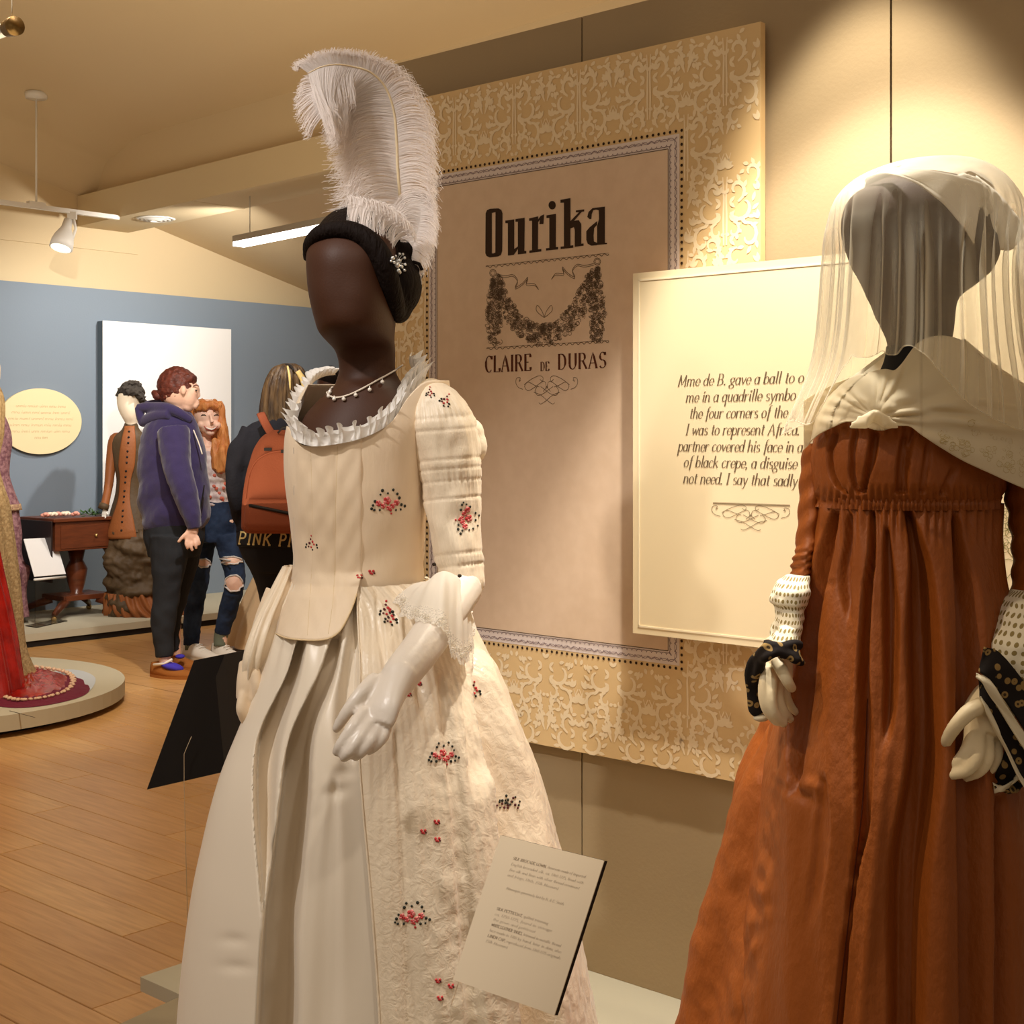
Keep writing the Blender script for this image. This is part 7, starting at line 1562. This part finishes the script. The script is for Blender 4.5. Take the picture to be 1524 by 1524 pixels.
q = quad_depths([(36, 802), (82, 800), (98, 854), (52, 858)], 9.15); ex = (q[1] - q[0]).normalized(); ey = (q[0] - q[3]).normalized(); nz = ex.cross(ey).normalized(); nz = nz if nz.y < 0 else -nz
lc = thing('label_card', 'bright white caption card on a clear stand before the mahogany table', 'label', (q[2] + q[3]) / 2)
obj('card_face', MB().prism(q, nz * -.006), m_wp, lc, smooth=False); bz0 = (q[3] + q[2]) / 2
lo = [q[3] - ey * .03 - nz * .01, q[2] - ey * .03 - nz * .01]; fl_ = [Vector((p.x, p.y, zq + .002)) for p in lo]
obj('acrylic_stand', MB().prism([lo[0], lo[1], fl_[1], fl_[0]], Vector((0, .004, 0))), m_acr, lc, smooth=False); obj('stand_lip', MB().tube([lo[0] + ey * .012, lo[1] + ey * .012], .008, 8), m_white, lc, label='lower lip of the stand, its bright light painted white')  # lip coloured opaque white to stand for the light it catches
b = MB(); b.prism([fl_[0] - U1 * .02, fl_[1] - U1 * .02, fl_[1] + U1 * .12, fl_[0] + U1 * .12], Z * .004); obj('acrylic_foot', b, m_acr, lc, smooth=False)

# ---------------------------------------------------------------- lilac gown at the left edge, cream gown with train
m_lil = mat('mauve_lace_dress', rgb(164, 122, 122), .65, .3, bump=(70, .5), var=(48, rgb(98, 54, 66), .8)); m_gol = mat('gold_lace_trim', rgb(206, 174, 130), .6, .3, bump=(90, .5), var=(60, rgb(120, 70, 70), .7))
YL = 9.25
Lm = thing('costume_mannequin', 'mannequin in mauve lace dress at the left edge before the blue wall', 'mannequin', (P(-22, 915, YL).x, YL, zq))
lm = Body([(596, -30, -12, .05, YL), (606, -42, -2, .07, YL), (622, -56, 8, .09, YL), (655, -60, 17, .105, YL), (685, -54, 14, .10, YL), (705, -50, 13, .098, YL), (730, -56, 20, .11, YL), (757, -66, 31, .13, YL)], lambda p, th: .003 * sin(th * 22)); obj('jacket', lm.mesh(60, 50), m_lil, Lm)
lm2 = Body([(750, -60, 24, .12, YL), (790, -66, 29, .15, YL), (840, -72, 34, .18, YL), (846, -76, 42, .19, YL), (880, -72, 37, .18, YL), (918, -74, 41, .2, YL)], lambda p, th: .010 * sin(th * 14 + p.z * 5)); obj('dress_skirt', lm2.mesh(80, 50), m_lil, Lm); b = Body([(750, -67, 30, .135, YL), (759, -68, 32, .138, YL)]); obj('peplum_edge', shell(b.mesh(60, 3), .004), m_gol, Lm)
hd2 = Body([(528, -34, -10, .04, YL), (540, -42, -2, .09, YL), (560, -43, -1, .1, YL), (578, -38, -6, .08, YL), (590, -32, -12, .05, YL), (604, -32, -12, .05, YL)]); obj('head', hd2.mesh(30, 24, cap=True), m_face, Lm)
YC_ = 8.75; m_creamg = mat('cream_silk_gown', rgb(220, 190, 148), .5, .4, bump=(30, .2))
Cm = thing('costume_mannequin', 'mannequin in cream gown with sweeping train, mostly hidden behind the backpack', 'mannequin', (P(470, 940, YC_).x, YC_, 0))
cs = Body([(748, 452, 514, .10, YC_), (790, 424, 536, .16, YC_), (840, 392, 560, .24, YC_), (890, 366, 580, .30, YC_), (935, 346, 596, .35, YC_), (958, 341, 604, .36, YC_)], lambda p, th: .018 * sin(th * 15) + .006 * sin(th * 31 + p.z * 6)); obj('gown_skirt', cs.mesh(130, 50), m_creamg, Cm)
cb_ = Body([(612, 476, 500, .05, YC_), (630, 450, 522, .09, YC_), (680, 452, 518, .10, YC_), (750, 456, 512, .10, YC_)]); obj('gown_bodice', cb_.mesh(48, 24), m_creamg, Cm)
b = MB(); onB(b, (489, 575), (18, 26), YC_, .09, 20, 14); T(b, [(488, 592, YC_, 9), (488, 618, YC_, 10)], 12, 5); obj('head', fuse(b, .007, 1), m_dark, Cm); b = MB(); onB(b, (491, 566), (19, 20), YC_ + .01, .10, 20, 14); onB(b, (492, 552), (10, 8), YC_, .05); obj('wig', fuse(b, .007, 1), m_hair1, Cm)
b = MB(); T(b, [(360, 858, YC_ - .30, 1.6), (359, 872, YC_ - .34, 3.2), (360, 886, YC_ - .36, 1.2)], 8, 10, Vector((1, 0, 0)), .4); obj('red_ribbon', b, mat('red_ribbon', rgb(176, 40, 26), .4, .4), Cm)

# ---------------------------------------------------------------- lace gown with red train on the round platform
m_olive = mat('old_gold_lace', rgb(176, 150, 108), .7, .25, bump=(70, .6), var=(60, rgb(130, 104, 66), .7)); m_red = mat('red_satin', rgb(176, 26, 16), .26, .6, bump=(16, .35), var=(14, rgb(96, 8, 8), .6)); m_mar = mat('maroon_velvet', rgb(110, 34, 54), .7, .2, bump=(40, .4)); m_bead = mat('gold_bead_trim', rgb(222, 184, 150), .5, .4, bump=(80, .4)); m_paleblue = mat('pale_lining', rgb(190, 196, 200), .6)
YR = 6.95
Rm = thing('costume_mannequin', 'old gold lace gown with red satin train on the round platform', 'mannequin', (P(-30, 1012, YR).x, YR, .10))
rb = Body([(560, -48, -12, .06, YR), (590, -70, 2, .1, YR), (640, -72, 2, .12, YR), (690, -66, -6, .11, YR), (720, -72, 0, .13, YR), (745, -80, 8, .16, YR), (790, -92, 15, .19, YR), (850, -102, 23, .22, YR), (910, -110, 29, .25, YR), (960, -116, 33, .27, YR), (990, -122, 42, .29, YR), (1013, -128, 54, .31, YR)], lambda p, th: .008 * sin(th * 13 + p.z * 4)); obj('lace_gown', rb.mesh(90, 90), m_olive, Rm)
b = MB(); onB(b, (-30, 515), (22, 30), YR, .10, 20, 14); T(b, [(-30, 535, YR, 11), (-30, 565, YR, 12)], 12, 4); obj('head', fuse(b, .008, 1), m_face, Rm)
rr_ = Body([(700, -84, -20, .12, 6.72), (780, -84, -14, .15, 6.70), (850, -82, -2, .17, 6.66), (900, -80, 9, .18, 6.64), (950, -76, 19, .18, 6.62), (1000, -72, 27, .18, 6.60), (1034, -68, 32, .18, 6.58)], lambda p, th: .012 * sin(th * 11 + p.z * 3)); obj('red_robe', rr_.mesh(90, 60), m_red, Rm, label='red satin robe falling to the floor')
def onplat(px, py, h=0): p = P(px, py, F * (CAMZ - .10) / (py - HZ)); p.z = .101 + h; return p
def mound(name, outline, hgt_, m, wr, seed, **k):
    rn = random.Random(seed); ph = [rn.uniform(0, 6) for _ in range(6)]; N_ = 72; O = spline(outline + [outline[0]], N_ + 1)[:-1]; cx = sum(q[0] for q in O) / N_; cy = sum(q[1] for q in O) / N_; b = MB()
    def fn(i, j):
        r = j / 14; x, y = lerp(cx, O[i][0], r), lerp(cy, O[i][1], r); h = hgt_ * (1 - r ** 3) + wr * (2.2 * abs(NZ.noise(Vector((x * .09, y * .16, seed)))) + .8 * NZ.noise(Vector((x * .25, y * .4, seed + 5)))) * (1 - r ** 2)
        return onplat(x, y, max(.001, h))
    b.grid(fn, N_, 15, True); return obj(name, b, m, Rm, **k), [onplat(q[0], q[1], .006) for q in O]
mound('train_lining', [(66, 1003), (100, 997), (126, 1000), (142, 1010), (136, 1026), (120, 1036), (100, 1030)], .006, m_paleblue, .002, 3, label='pale lining spread round the train')
mound('train_border', [(60, 1005), (100, 1004), (126, 1010), (135, 1020), (130, 1032), (110, 1041), (70, 1050), (30, 1054), (0, 1052), (-30, 1045), (-30, 1010)], .020, m_mar, .006, 5, label='maroon velvet border of the train')
_, edge = mound('train', [(0, 1000), (40, 997), (76, 1001), (100, 1007), (109, 1018), (100, 1033), (68, 1044), (30, 1048), (6, 1043), (-20, 1032), (-20, 1004)], .045, m_red, .014, 7, label='crumpled red satin train lying on the platform')
b = MB(); ed_ = edge + [edge[0]]
for i in range(len(ed_) - 1):
    for t in (0, .5):
        s_j = .006 * sin(i * 2.7 + t * 9); b.ball(ed_[i].lerp(ed_[i + 1], t) + Vector((s_j, s_j, .014)), (.008 + abs(s_j) * .5, .009, .007), 6, 4)
obj('bead_border', b, m_bead, Rm, kind='stuff', label='gold beaded border of the red train')
